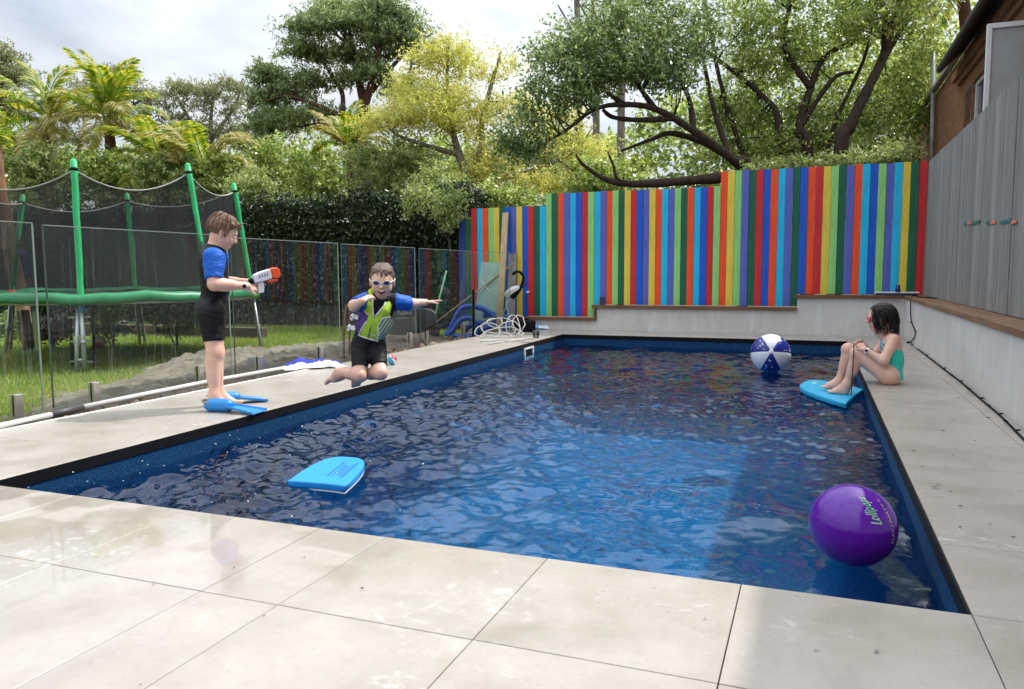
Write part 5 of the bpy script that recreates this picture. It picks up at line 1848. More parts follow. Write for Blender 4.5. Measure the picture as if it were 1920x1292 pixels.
def hair_mat(name, dark, light, rough=0.4):
    t = NT(name)
    v = t.coord('Object', (50, 50, 16))
    n = t.noise(v, 2.2, 4, 0.6, 0.6)
    c = t.ramp(n, [(0.3, dark), (0.7, light)])
    t.principled(c, rough, t.bump(n, 0.8, 0.01), 0, 0.3)
    return t.m


HAIR_BR = hair_mat('wet_light_brown_hair', (0.085, 0.042, 0.026), (0.30, 0.185, 0.12))
HAIR_DB = hair_mat('cropped_brown_hair', (0.07, 0.045, 0.035), (0.24, 0.17, 0.14))
HAIR_BK = hair_mat('wet_black_hair', (0.006, 0.005, 0.006), (0.022, 0.017, 0.016), 0.42)


def eyes(T, M, s, root, org, closed=False):
    for y in (-0.135, 0.135):
        m = MB(org)
        c = T(0.335, y, -0.005)
        m.lathe([(0.0, -0.05 * s), (0.035 * s, -0.036 * s), (0.05 * s, 0), (0.035 * s, 0.036 * s), (0.0, 0.05 * s)], c, 10)
        e = m.build('eye', M_EYE, root)
        m = MB(org)
        m.lathe([(0.0, 0.010 * s), (0.018 * s, 0.006 * s), (0.024 * s, -0.004 * s), (0.0, -0.006 * s)], T(0.378, y, -0.012), 8, M[:, 0])
        m.build('iris', M_IRIS, e)


def mouth(T, M, s, root, org, w=0.10, h=0.035, open_=True, sm=0.02):
    m = MB(org)
    n = 12
    v = [T(0.398, 0, -0.272)]
    ring = []
    for k in range(n):
        a = 2 * math.pi * k / n
        y = w * math.cos(a)
        z = h * math.sin(a) + sm * (math.cos(a) ** 2)
        v.append(T(0.402 - 0.42 * abs(y) ** 1.3 - 0.02 * abs(math.sin(a)), y, -0.272 + z))
    m.add(v, [(0, k + 1, (k + 1) % n + 1) for k in range(n)], True)
    o = m.build('mouth', M_MOUTH, root)
    if open_:
        m = MB(org)
        m.add([T(0.407, -w * 0.62, -0.262 + h * 0.5), T(0.412, 0, -0.275 + h * 0.5), T(0.407, w * 0.62, -0.262 + h * 0.5), T(0.407, w * 0.6, -0.262 + h * 0.95), T(0.412, 0, -0.272 + h * 0.95), T(0.407, -w * 0.6, -0.262 + h * 0.95)],
              [(0, 1, 4, 5), (1, 2, 3, 4)])
        m.build('teeth', M_TEETH, o)


def hair_cap(name, T, M, s, mat, root, org, locks, rad=(0.455, 0.385, 0.37), cen=(-0.065, 0, 0.165), front=(0.255, 0.26), nape=-0.16, rough_=0.012, res=0.0045, seed=1, extra=()):
    """scalp cap cut by a hairline, with modelled locks"""
    c = T(*cen)
    cut = [(T(front[0], 0, front[1]), M @ np.array([0.80, 0, -0.60])), (T(-0.05, 0, nape), M @ np.array([0.42, 0, -0.907]))]
    pr = [prim_ell(c, np.array(rad) * s, M, 0.005, cut)]
    for (pts, r0, r1) in locks:
        for a, b_, q0, q1 in zip(pts[:-1], pts[1:], np.linspace(r0, r1, len(pts))[:-1], np.linspace(r0, r1, len(pts))[1:]):
            pr.append(prim_cap(T(*a), T(*b_), q0 * s, q1 * s, 0.012 * s))
    pr += list(extra)
    rr = np.random.default_rng(seed)
    ph_ = rr.uniform(0, 6, 6)

    def disp(V):
        L = (V - np.array(c)) @ M
        az = np.arctan2(L[:, 1], L[:, 0])
        el = np.arctan2(L[:, 2], np.hypot(L[:, 0], L[:, 1]) + 1e-6)
        d = np.sin(az * 17 + ph_[0] + 3 * np.sin(el * 3 + ph_[1])) * 0.5 + np.sin(az * 31 + ph_[2] + 2 * np.sin(el * 5)) * 0.35
        n_ = L / (np.linalg.norm(L, axis=1, keepdims=True) + 1e-9)
        return V + (n_ * (d * rough_ * s * np.clip(1.2 - el, 0.2, 1))[:, None]) @ M.T
    return sdf_object(name, pr, mat, root, org, res, 0, 1, None, disp)


def strands(T, s, root, org, mat, n, seed, kind):
    """loose single locks lying over the modelled hair"""
    r = np.random.default_rng(seed)
    m = MB(org)
    for _ in range(n):
        az = r.uniform(0.6, 2 * math.pi - 0.6) if kind == 'long' else r.uniform(-math.pi, math.pi)
        x, y = math.cos(az), math.sin(az)
        j = lambda q=0.02: r.normal() * q
        if kind == 'long':
            pts = [(-0.07 + 0.29 * x, 0.245 * y, 0.465), (-0.07 + 0.44 * x, 0.375 * y, 0.33), (-0.08 + 0.49 * x + j(), 0.435 * y + j(), 0.10), (-0.10 + 0.49 * x + j(), 0.45 * y + j(), -0.16), (-0.13 + 0.43 * x + j(.03), 0.39 * y + j(.03), -0.42 + j(.05)), (-0.14 + 0.40 * x + j(.05), 0.36 * y + j(.05), -0.60 + j(.06))]
        else:
            z1 = 0.30 if x > 0.45 else r.uniform(-0.12, 0.10)
            pts = [(-0.09 + 0.20 * x + j(), 0.20 * y + j(), 0.535), (-0.07 + 0.40 * x + j(), 0.345 * y + j(), 0.39), (-0.06 + 0.47 * x + j(), 0.40 * y + j(), (0.2 + z1) / 1.6), (-0.05 + 0.455 * x + j(.03), 0.41 * y + j(.03), z1)]
        m.tube(spline([T(*p) for p in pts], 4), list(np.linspace(0.0024, 0.0007, 4 * (len(pts) - 1) + 1)), 4, False)
    return m.build('loose_strands', mat, root)


# ---- the boy standing on the deck with the water blaster
so = (-3.693, 4.073, 0.000)
boy = thing('person', so, 'boy in short wetsuit and blue swim fins standing on deck aiming a water blaster', 'person')
F_ = frame((0.74, 0.67, 0))
LT = F_[:, 1]                       # his left, away from the camera
neck, chest, waist, pelv = (np.array(q) for q in ((-3.739, 4.180, 1.031), (-3.744, 4.170, 0.949), (-3.732, 4.157, 0.779), (-3.742, 4.141, 0.655)))
shR, shL = np.array((-3.666, 4.086, 0.993)), np.array((-3.811, 4.279, 1.005))
elR, elL = np.array((-3.623, 4.043, 0.824)), np.array((-3.800, 4.298, 0.830))
wrR, wrL = np.array((-3.514, 4.223, 0.807)), np.array((-3.575, 4.320, 0.830))
hipR, hipL = np.array((-3.687, 4.073, 0.624)), np.array((-3.784, 4.196, 0.616))
knR, knL = np.array((-3.653, 4.050, 0.374)), np.array((-3.757, 4.181, 0.361))
anR, anL = np.array((-3.637, 4.015, 0.077)), np.array((-3.746, 4.177, 0.067))
hs = 0.222
Hf = frame(F_[:, 0] * 0.90 + np.array([0, 0, -0.42]))
hc = np.array((-3.687, 4.219, 1.165))
hp, T = head_prims(hc, Hf, hs, 0.02)
fr = F_[:, 0]
torso = [prim_ell(chest + fr * 0.0, (0.082, 0.120, 0.115), F_, 0.03), prim_ell((chest + waist) / 2 + fr * 0.006, (0.077, 0.107, 0.13), F_, 0.05), prim_ell(waist + fr * 0.012, (0.079, 0.104, 0.10), F_, 0.05),
         prim_ell(pelv + fr * -0.008, (0.088, 0.114, 0.095), F_, 0.05), prim_ell(pelv - fr * 0.036 + np.array([0, 0, -0.025]), (0.062, 0.105, 0.075), F_, 0.04),
         prim_cap(shR - F_[:, 1] * -0.02, shL - F_[:, 1] * 0.02, 0.058, 0.058, 0.05), prim_cap(chest + np.array([0, 0, 0.06]), neck + np.array([0, 0, 0.01]), 0.07, 0.052, 0.04)]
neckp = [prim_cap(neck - np.array([0, 0, 0.02]), hc - Hf[:, 2] * 0.04 - Hf[:, 0] * 0.028, 0.050, 0.046, 0.025)]
uaR, uaL = prim_cap(shR, elR, 0.053, 0.041, 0.03), prim_cap(shL, elL, 0.053, 0.041, 0.03)
faR, faL = prim_cap(elR, wrR, 0.041, 0.026, 0.02), prim_cap(elL, wrL, 0.041, 0.026, 0.02)
faR2, faL2 = prim_cap(elR * 0.75 + wrR * 0.25, elR * 0.5 + wrR * 0.5, 0.041, 0.035, 0.02), prim_cap(elL * 0.75 + wrL * 0.25, elL * 0.5 + wrL * 0.5, 0.041, 0.035, 0.02)
thR, thL = prim_cap(hipR, knR, 0.080, 0.047, 0.035), prim_cap(hipL, knL, 0.080, 0.047, 0.035)
calf = []
for kn, an in ((knR, anR), (knL, anL)):
    calf += [prim_cap(kn, an, 0.044, 0.031, 0.03), prim_cap(kn * 0.8 + an * 0.2 - fr * 0.014, kn * 0.45 + an * 0.55 - fr * 0.012, 0.042, 0.034, 0.03), prim_ell(kn + fr * 0.012, (0.038, 0.039, 0.047), F_, 0.03)]
fdir = F_[:, 0]
feet = []
for an, fd in ((anR, fdir), (anL, fdir)):
    heel = np.array([an[0], an[1], 0.012]) - fd * 0.045
    feet += foot_prims(an, heel, heel + fd * 0.20, 1, (0, 0, 1))
gd = wrR - elR
gd /= np.linalg.norm(gd)
gdir = np.array((-3.433, 4.445, 0.890)) - np.array((-3.505, 4.273, 0.848))
gdir /= np.linalg.norm(gdir)
hdR = gdir * 0.92 + np.array([0, 0, -0.25]) + LT * 0.25
hdL = gdir * 0.95 + np.array([0, 0, -0.18]) - LT * 0.22
hands = hand_prims(wrR, hdR, -LT * 0.9 + np.array([0, 0, 0.35]), 0.135, -1, [0.75, 0.85, 0.9, 0.95]) + hand_prims(wrL, hdL, LT * 0.9 + np.array([0, 0, 0.3]), 0.135, 1, [0.8, 0.85, 0.9, 0.95])
body = torso + neckp + hp + [uaR, uaL, faR, faL, faR2, faL2, thR, thL] + calf + feet + hands
sdf_object('body', body, SKIN, boy, so, 0.0048, 0, 1)
up3 = np.array([0, 0, 1.0])
cutT = lambda kn, hip, t: [((hip + (kn - hip) * t), (kn - hip) / np.linalg.norm(kn - hip))]
neckcut = [(neck + np.array([0, 0, 0.035]) , np.array([0.30 * fr[0], 0.30 * fr[1], 0.95]))]
suit = [p[:5] + (p[5], None) for p in torso] + [thR[:5] + (0.035, cutT(knR, hipR, 0.70)), thL[:5] + (0.035, cutT(knL, hipL, 0.70))]
suit += [uaR[:5] + (0.03, cutT(elR, shR, 0.35)), uaL[:5] + (0.03, cutT(elL, shL, 0.35)), prim_cap(neck - up3 * 0.03, neck + up3 * 0.06 + fr * 0.018, 0.054, 0.052, 0.025, neckcut)]
sdf_object('wetsuit', suit, NEO_K, boy, so, 0.005, 0.006, 1)
for sh, el in ((shR, elR), (shL, elL)):
    d = (el - sh) / np.linalg.norm(el - sh)
    sl_ = [prim_cap(sh + up3 * 0.004, el, 0.062, 0.052, 0.03, [(sh + (el - sh) * 0.80, d)]), prim_cap(sh - up3 * 0.01 + fr * 0.02, sh + d * 0.05 + fr * 0.015, 0.058, 0.05, 0.03)]
    sdf_object('sleeve', sl_, NEO_B, boy, so, 0.0048, 0.004, 1)
eyes(T, Hf, hs, boy, so)
mouth(T, Hf, hs, boy, so, 0.11, 0.045, True, 0.035)
rr = np.random.default_rng(4)
lk = []
for i in range(64):
    az = rr.uniform(-3.14, 3.14)
    x, y = math.cos(az), math.sin(az)
    if x > 0.55 and rr.random() < 0.4:
        continue
    lk.append(([(-0.10 + 0.22 * x, 0.20 * y, 0.515), (-0.08 + 0.37 * x, 0.33 * y, 0.36), (-0.07 + 0.44 * x, 0.385 * y, 0.18 if x < 0.4 else 0.32), (-0.06 + 0.42 * x + rr.normal() * 0.02, 0.39 * y + rr.normal() * 0.02, rr.uniform(-0.16, 0.05) if x < 0.3 else 0.26)], 0.040, 0.016))
for i in range(9):                       # tuft standing up over the forehead
    y = rr.uniform(-0.16, 0.16)
    lk.append(([(0.24, y, 0.38), (0.325, y * 1.1, 0.40), (0.385 + rr.uniform(-0.03, 0.05), y * 1.2 + rr.normal() * 0.02, 0.46 + rr.uniform(-0.05, 0.05))], 0.036, 0.014))
for y in (-1, 1):                        # sideburn
    lk.append(([(0.08, 0.345 * y, 0.12), (0.075, 0.335 * y, -0.02), (0.09, 0.325 * y, -0.13)], 0.045, 0.018))
hair_cap('hair', T, Hf, hs, HAIR_BR, boy, so, lk, (0.465, 0.385, 0.375), (-0.07, 0, 0.165), (0.24, 0.24), -0.17, 0.012, 0.0042, 5)
strands(T, hs, boy, so, HAIR_BR, 130, 31, 'short')
m = MB(so)
dW = (wrR - elR) / np.linalg.norm(wrR - elR)
pw = wrR - dW * 0.018
m.lathe([(0.0268, -0.009), (0.0305, -0.008), (0.0305, 0.008), (0.0268, 0.009)], pw, 18, dW)
wb = m.build('watch_band', pm('pale_rubber', (0.55, 0.50, 0.42), 0.5), boy)
m = MB(so)
m.lathe([(0.0, 0.006), (0.012, 0.006), (0.013, 0.0), (0.0, 0.0)][::-1], pw - LT * 0.030, 14, -LT)
m.build('watch_face', M_BLACK, wb)
# swim fins
M_FIN = pm('blue_rubber_fin', (0.010, 0.21, 0.60), 0.35, 0.1, 10, 0.15, 40)


def fin(ankle, heel, d, tipw, length, root, org):
    h = np.array(heel); d = np.array(d, float); d /= np.linalg.norm(d)
    x = np.array([d[1], -d[0], 0.0]); x /= np.linalg.norm(x)
    u = np.cross(x, d)
    fr_ = np.stack([d, x, u], 1)
    pr = [prim_cap(h + d * 0.045 + u * 0.03, h + d * 0.15 + u * 0.030, 0.046, 0.043, 0.02), prim_ell(h + d * 0.03 + u * 0.028, (0.05, 0.043, 0.033), fr_, 0.02)]
    f = sdf_object('fin', pr, M_FIN, root, org, 0.005, 0, 1, lambda F, X, Y, Z: np.maximum(F, -(Z - (h[2] - 0.010))))
    # blade: tapering plate with raised side rails
    n = 8
    v = []
    for i in range(n + 1):
        t = i / n
        w = 0.040 + (tipw - 0.040) * t ** 0.8
        p = h + d * (0.14 + (length - 0.14) * t)
        z = 0.035 * (1 - t) + 0.010
        for s in (-1, -0.86, -0.80, 0.80, 0.86, 1):
            hgt = z + (0.010 if abs(s) in (0.86, 1) else 0)
            if i == n and abs(s) < 0.9:
                pp_ = p - d * 0.018 * (1 - abs(s))
            else:
                pp_ = p
            v.append(pp_ + x * s * w + u * (hgt - h[2]))
        for s in (-1, 1):
            v.append(p + x * s * w + u * (z - 0.006 - h[2]))
    fs = []
    for i in range(n):
        a, b_ = i * 8, (i + 1) * 8
        for j in range(5):
            fs.append((a + j, a + j + 1, b_ + j + 1, b_ + j))
        fs += [(a + 6, b_ + 6, b_ + 7, a + 7), (a + 0, b_ + 0, b_ + 6, a + 6), (a + 5, a + 7, b_ + 7, b_ + 5)]
    a = n * 8
    fs += [(a, a + 1, a + 2, a + 3, a + 4, a + 5, a + 7, a + 6)]
    m = MB(org)
    m.add(v, fs)
    m.build('blade', M_FIN, f, 0.002)
    # heel strap
    m = MB(org)
    st = [h + d * 0.05 + x * 0.044 + u * 0.045, h - d * 0.012 + x * 0.028 + u * 0.055, h - d * 0.026 + u * 0.058, h - d * 0.012 - x * 0.028 + u * 0.055, h + d * 0.05 - x * 0.044 + u * 0.045]
    m.tube(spline(st, 5), 0.0065, 6)
    m.build('heel_strap', pm('grey_strap', (0.20, 0.17, 0.14), 0.6), f)


tipR = np.array((-3.326, 4.096, -0.000)) - np.array((-3.678, 4.057, -0.000))
tipL = np.array((-3.643, 4.479, 0.000)) - np.array((-3.801, 4.235, 0.000))
fin(anR, np.array([anR[0], anR[1], 0.012]) - fdir * 0.045, tipR, 0.085, 0.385, boy, so)
fin(anL, np.array([anL[0], anL[1], 0.012]) - fdir * 0.045, tipL, 0.080, 0.36, boy, so)

# water blaster in his hands
gun_o = np.array((-3.486, 4.326, 0.866))
gun = thing('water_blaster', gun_o, 'white and orange toy water blaster held out by the standing boy', 'toy water gun')
GX = gdir
GU = up3 - GX * up3.dot(GX); GU /= np.linalg.norm(GU)
GY = np.cross(GU, GX)
GM = np.stack([GX, GY, GU], 1)


def gpt(x, y, z):
    return gun_o + GM @ np.array([x, y, z])


def gun_prism(name, prof, hw, mat, bevel=0.004, parent=gun):
    """side profile (x,z) given a half width"""
    m = MB(gun_o)
    n = len(prof)
    v = [gpt(x, -hw, z) for x, z in prof] + [gpt(x, hw, z) for x, z in prof]
    m.add(v, [(i, (i + 1) % n, n + (i + 1) % n, n + i) for i in range(n)] + [tuple(range(n))[::-1], tuple(range(n, 2 * n))])
    return m.build(name, mat, parent, bevel)


M_GW = pm('pale_grey_plastic', (0.62, 0.63, 0.68), 0.35, 0.05)
M_GO = pm('orange_plastic', (0.78, 0.085, 0.02), 0.35, 0.05)
gb = gun_prism('body', [(-0.055, -0.028), (-0.062, 0.0), (-0.045, 0.026), (0.0, 0.036), (0.075, 0.040), (0.080, 0.0), (0.078, -0.026), (0.02, -0.030)], 0.021, M_GW, 0.006)
gun_prism('muzzle', [(0.080, -0.026), (0.081, 0.041), (0.125, 0.040), (0.145, 0.020), (0.142, -0.018), (0.118, -0.034)], 0.024, M_GO, 0.006)
gun_prism('lower_guard', [(0.045, -0.031), (0.050, -0.052), (0.115, -0.052), (0.117, -0.036)], 0.018, M_GO, 0.004)
gun_prism('tail_cap', [(-0.085, -0.022), (-0.085, 0.004), (-0.063, 0.010), (-0.058, -0.026)], 0.017, M_BLACK, 0.004)
gun_prism('grip', [(-0.030, -0.031), (0.012, -0.031), (-0.004, -0.105), (-0.045, -0.100)], 0.014, M_GW, 0.005)
gun_prism('trigger', [(0.016, -0.032), (0.024, -0.032), (0.020, -0.058), (0.014, -0.056)], 0.005, M_GO, 0.002)
for i in range(4):
    gun_prism('slot', [(-0.02 + 0.02 * i, 0.0), (-0.014 + 0.02 * i, 0.018), (-0.009 + 0.02 * i, 0.018), (-0.015 + 0.02 * i, 0.0)], 0.0225, M_BLACK, 0.0, gb)

# ---- the younger boy in mid jump
jo = (-2.769, 4.505, 0.436)
jb = thing('person', jo, 'young boy in goggles, wetsuit and green and purple life vest jumping into the pool', 'person')
Jf = np.array([0.40, -0.90, 0.0])
pelv, chest, neck = np.array((-2.776, 4.523, 0.434)), np.array((-2.707, 4.527, 0.632)), np.array((-2.670, 4.529, 0.721))
waist = (pelv * 0.55 + chest * 0.45)
spine = chest - pelv
FJ = frame(Jf, spine)
shR, shL = np.array((-2.770, 4.500, 0.710)), np.array((-2.598, 4.586, 0.698))
elR, wrR = np.array((-2.774, 4.355, 0.681)), np.array((-2.664, 4.283, 0.713))
elL, wrL = np.array((-2.548, 4.701, 0.680)), np.array((-2.482, 4.792, 0.687))
hipR, hipL = np.array((-2.814, 4.484, 0.401)), np.array((-2.730, 4.548, 0.390))
knR, anR = np.array((-2.751, 4.361, 0.225)), np.array((-2.951, 4.456, 0.226))
knL, anL = np.array((-2.631, 4.430, 0.239)), np.array((-2.840, 4.529, 0.200))
hs = 0.222
hc = np.array((-2.645, 4.496, 0.834))
Hj = frame((0.44, -0.86, -0.10), (0.02, 0, 1))
hp, T = head_prims(hc, Hj, hs, 0.02)
torso = [prim_ell(chest, (0.070, 0.101, 0.10), FJ, 0.03), prim_ell(waist, (0.067, 0.091, 0.10), FJ, 0.05), prim_ell(pelv, (0.074, 0.097, 0.080), FJ, 0.05),
         prim_cap(shR * 0.88 + shL * 0.12, shL * 0.88 + shR * 0.12, 0.047, 0.047, 0.04), prim_cap(chest + spine * 0.12, neck, 0.055, 0.040, 0.03)]
neckp = [prim_cap(neck - spine * 0.1, hc - Hj[:, 2] * 0.045 - Hj[:, 0] * 0.02, 0.041, 0.040, 0.02)]
uaR, uaL = prim_cap(shR, elR, 0.043, 0.035, 0.03), prim_cap(shL, elL, 0.043, 0.035, 0.03)
faR, faL = prim_cap(elR, wrR, 0.036, 0.024, 0.02), prim_cap(elL, wrL, 0.036, 0.024, 0.02)
thR, thL = prim_cap(hipR, knR, 0.060, 0.041, 0.02), prim_cap(hipL, knL, 0.060, 0.041, 0.02)
legs = []
for kn, an in ((knR, anR), (knL, anL)):
    dn = (an - kn) / np.linalg.norm(an - kn)
    legs += [prim_cap(kn, an, 0.038, 0.029, 0.025), prim_cap(kn + dn * 0.04 + up3 * 0.006, kn + dn * 0.11 + up3 * 0.004, 0.041, 0.035, 0.03), prim_ell(kn + np.array([0, 0, -0.004]) + Jf * 0.006, (0.038, 0.038, 0.040), None, 0.02)]
feet = foot_prims(anR, np.array((-2.971, 4.462, 0.257)), np.array((-3.111, 4.537, 0.139)), 1, np.array((-2.795, 4.341, 0.198)) - np.array((-3.007, 4.445, 0.218))) + foot_prims(anL, np.array((-2.876, 4.528, 0.224)), np.array((-2.942, 4.620, 0.102)), 1, Jf)
hands = hand_prims(wrR, np.array((-2.640, 4.327, 0.742)) - np.array((-2.664, 4.283, 0.713)), np.array([-0.1, 0.0, 1.0]) + Jf * 0.5, 0.115, 1, [0.7, 0.8, 0.8, 0.75], 0.18)
hands += hand_prims(wrL, np.array((-2.411, 4.863, 0.700)) - np.array((-2.482, 4.792, 0.687)), np.array([0.05, 0.1, 1.0]), 0.12, -1, [0.06, 0.08, 0.1, 0.25], 0.16)
body = torso + neckp + hp + [uaR, uaL, faR, faL, thR, thL] + legs + feet + hands
sdf_object('body', body, SKIN, jb, jo, 0.0046, 0, 1)
suit = [p[:5] + (p[5], None) for p in torso] + [thR[:5] + (0.03, cutT(knR, hipR, 0.76)), thL[:5] + (0.03, cutT(knL, hipL, 0.76))]
suit += [uaR[:5] + (0.03, cutT(elR, shR, 0.4)), uaL[:5] + (0.03, cutT(elL, shL, 0.4)), prim_cap(neck - spine * 0.1, neck + up3 * 0.035, 0.046, 0.044, 0.02, [(neck + up3 * 0.02, up3)])]
sdf_object('wetsuit', suit, NEO_K, jb, jo, 0.005, 0.006, 1)
for sh, el in ((shR, elR), (shL, elL)):
    d = (el - sh) / np.linalg.norm(el - sh)
    sdf_object('sleeve', [prim_cap(sh, el, 0.050, 0.045, 0.03, [(sh + (el - sh) * 0.86, d)])], NEO_B, jb, jo, 0.0046, 0.006, 1)
mouth(T, Hj, hs, jb, jo, 0.115, 0.055, True, 0.03)
rr = np.random.default_rng(9)
lk = []
for i in range(70):
    az = rr.uniform(-3.14, 3.14)
    x, y = math.cos(az), math.sin(az)
    fz = 0.30 if x > 0.4 else rr.uniform(0.0, 0.12)
    lk.append(([(-0.08 + 0.15 * x, 0.15 * y, 0.515), (-0.06 + 0.34 * x, 0.29 * y, 0.40), (-0.06 + 0.43 * x, 0.36 * y, fz)], 0.030, 0.012))
for i in range(9):
    y = rr.uniform(-0.16, 0.16)
    lk.append(([(0.30, y, 0.38), (0.355, y * 1.05, 0.28), (0.36, y * 1.1 + rr.normal() * 0.015, 0.20 - 0.07 * math.exp(-(y / 0.06) ** 2))], 0.030, 0.010))
hair_cap('hair', T, Hj, hs, HAIR_DB, jb, jo, lk, (0.443, 0.362, 0.36), (-0.06, 0, 0.16), (0.27, 0.28), -0.10, 0.008, 0.0042, 8)
# swimming goggles
M_GFRAME = pm('pale_goggle_rubber', (0.62, 0.66, 0.50), 0.4)
M_GLENS = pm('dark_blue_lens', (0.015, 0.018, 0.13), 0.08, 0.1)
M_GPINK = pm('pink_goggle_rubber', (0.75, 0.085, 0.16), 0.35)
M_GPLENS = pm('pink_lens', (0.55, 0.08, 0.13), 0.08, 0.1)


def goggles(T, M, s, root, org, fm, lm, sc=1.0, band=True):
    g = MB(org)
    for y in (-0.15, 0.15):
        ring = [T(0.375 - 0.55 * abs(y + 0.105 * sc * math.cos(a)) ** 2.0 + 0.035, y + 0.105 * sc * math.cos(a), -0.005 + 0.075 * sc * math.sin(a)) for a in np.linspace(0, 2 * math.pi, 19)]
        g.tube(ring, 0.017 * s * sc, 6, False)
    g.tube([T(0.42, -0.05, 0.0), T(0.432, 0, 0.012), T(0.42, 0.05, 0.0)], 0.018 * s, 6)
    fo = g.build('goggles', fm, root)
    for y in (-0.15, 0.15):
        m = MB(org)
        v = [T(0.405 - 0.5 * abs(y) ** 2, y, -0.005)] + [T(0.385 - 0.55 * abs(y + 0.10 * sc * math.cos(a)) ** 2 + 0.030, y + 0.10 * sc * math.cos(a), -0.005 + 0.07 * sc * math.sin(a)) for a in np.linspace(0, 2 * math.pi, 17)[:-1]]
        v[0] = T(0.43 - 0.55 * y * y, y, -0.005)
        m.add(v, [(0, k + 1, (k + 1) % 16 + 1) for k in range(16)], True)
        m.build('lens', lm, fo)
    if band:
        m = MB(org)
        pts = [T(0.345, 0.25, 0.0)] + [T(-0.06 + 0.45 * math.cos(a), 0.375 * math.sin(a), 0.03 + 0.05 * (a - 0.9)) for a in np.linspace(0.9, math.pi, 8)]
        m.tube(pts, 0.017 * s, 6)
        pts = [T(0.345, -0.25, 0.0)] + [T(-0.06 + 0.45 * math.cos(a), -0.375 * math.sin(a), 0.03 + 0.05 * (a - 0.9)) for a in np.linspace(0.9, math.pi, 8)]
        m.tube(pts, 0.017 * s, 6)
        m.build('strap', fm, fo)


goggles(T, Hj, hs, jb, jo, M_GFRAME, M_GLENS)


# life vest: padded shell round the chest, split down the front at the neck
def vest_mat():
    t = NT('vest_lime_nylon')
    v = t.coord('Object')
    c = t.ramp(t.noise(v, 14, 3), [(0.3, (0.33, 0.56, 0.02)), (0.7, (0.46, 0.66, 0.05))])
    t.principled(c, 0.5, t.bump(t.noise(v, 25, 3), 0.3, 0.01), 0, 0.4)
    return t.m


M_LIME = vest_mat()
M_PURP = pm('vest_purple_nylon', (0.075, 0.018, 0.20), 0.5, 0.1, 12, 0.2, 30)
M_VW = pm('vest_white_piping', (0.70, 0.71, 0.70), 0.5, 0.05)
M_VBL = pm('vest_navy_print', (0.018, 0.018, 0.17), 0.5)


def J(x, y, z):
    """chest frame: forward, left, up along the spine, metres from the chest centre"""
    return chest + FJ @ np.array([x, y, z])


vest = [prim_ell(J(0.0, 0, -0.01), (0.087, 0.115, 0.132), FJ, 0.02), prim_ell(J(0.004, 0, -0.10), (0.087, 0.111, 0.11), FJ, 0.06),
        prim_cap(J(0.065, -0.052, 0.03), J(0.0, -0.066, 0.112), 0.028, 0.024, 0.03), prim_cap(J(0.065, 0.052, 0.03), J(0.0, 0.066, 0.112), 0.028, 0.024, 0.03),
        prim_cap(J(0.0, -0.066, 0.112), J(-0.07, -0.052, 0.03), 0.024, 0.028, 0.03), prim_cap(J(0.0, 0.066, 0.112), J(-0.07, 0.052, 0.03), 0.024, 0.028, 0.03)]


def vedge(z):
    """half width of the lime front: waisted, opening out to the shoulders"""
    return 0.050 + 0.010 * np.cos((z + 0.16) * 30) + np.clip((z + 0.03) * 1.6, 0, 1)


def vest_post(region):
    def f(F, X, Y, Z):
        q = np.stack([X - chest[0], Y - chest[1], Z - chest[2]], -1) @ FJ
        x, y, z = q[..., 0], q[..., 1], q[..., 2]
        F = np.maximum(F, -(z + 0.185))                            # hem
        F = np.maximum(F, np.where(x > 0, 0.0 * x - 9, -9))
        # neck opening and arm holes
        nv = np.maximum(np.abs(y) - 0.052 * np.clip((z + 0.03) / 0.13, 0, 1) - 0.002, -(z + 0.03))
        F = np.maximum(F, -np.where(x > -0.02, nv, 1))
        F = np.maximum(F, -(np.sqrt((z - 0.045) ** 2 + x ** 2) - 0.062) * 1.0 + np.where(np.abs(y) > 0.088, 0, -9))
        edge = vedge(z)
        side = np.abs(y) - edge
        if region == 'front':
            F = np.maximum(F, np.maximum(side, -x))
        else:
            F = np.maximum(F, -np.maximum(side + 0.0035, -x + 0.003))
            F = np.maximum(F, y if region == 'side' else -y + 0.002)
        return F
    return f


sdf_object('vest_front', vest, M_LIME, jb, jo, 0.0045, 0, 1, vest_post('front'))
vs_ = sdf_object('vest_side', vest, M_PURP, jb, jo, 0.0045, 0, 1, vest_post('side'))


def vest_stripe_mat():
    t = NT('vest_striped_print')
    w = t.new('ShaderNodeTexWave')
    w.bands_direction = 'DIAGONAL'
    w.inputs['Scale'].default_value = 17.0
    w.inputs['Distortion'].default_value = 1.2
    t.link(t.coord('Object', (1, 1, -1)), w.inputs['Vector'])
    c = t.ramp(w.outputs['Fac'], [(0.36, (0.02, 0.02, 0.16)), (0.42, (0.66, 0.68, 0.66)), (0.72, (0.66, 0.68, 0.66)), (0.78, (0.36, 0.58, 0.04))])
    t.principled(c, 0.5, None, 0, 0.4)
    return t.m


sdf_object('vest_side', vest, vest_stripe_mat(), jb, jo, 0.0045, 0, 1, vest_post('other'))


def on_vest(y, z, off=0.0):
    """point on the front of the vest"""
    r1 = 1 - ((y / 0.115) ** 2 + ((z + 0.01) / 0.132) ** 2)
    r2 = 1 - ((y / 0.111) ** 2 + ((z + 0.10) / 0.11) ** 2)
    x1 = 0.087 * math.sqrt(max(r1, 0.0)); x2 = 0.004 + 0.087 * math.sqrt(max(r2, 0.0))
    return J(max(x1, x2) + 0.004 + off, y, z)


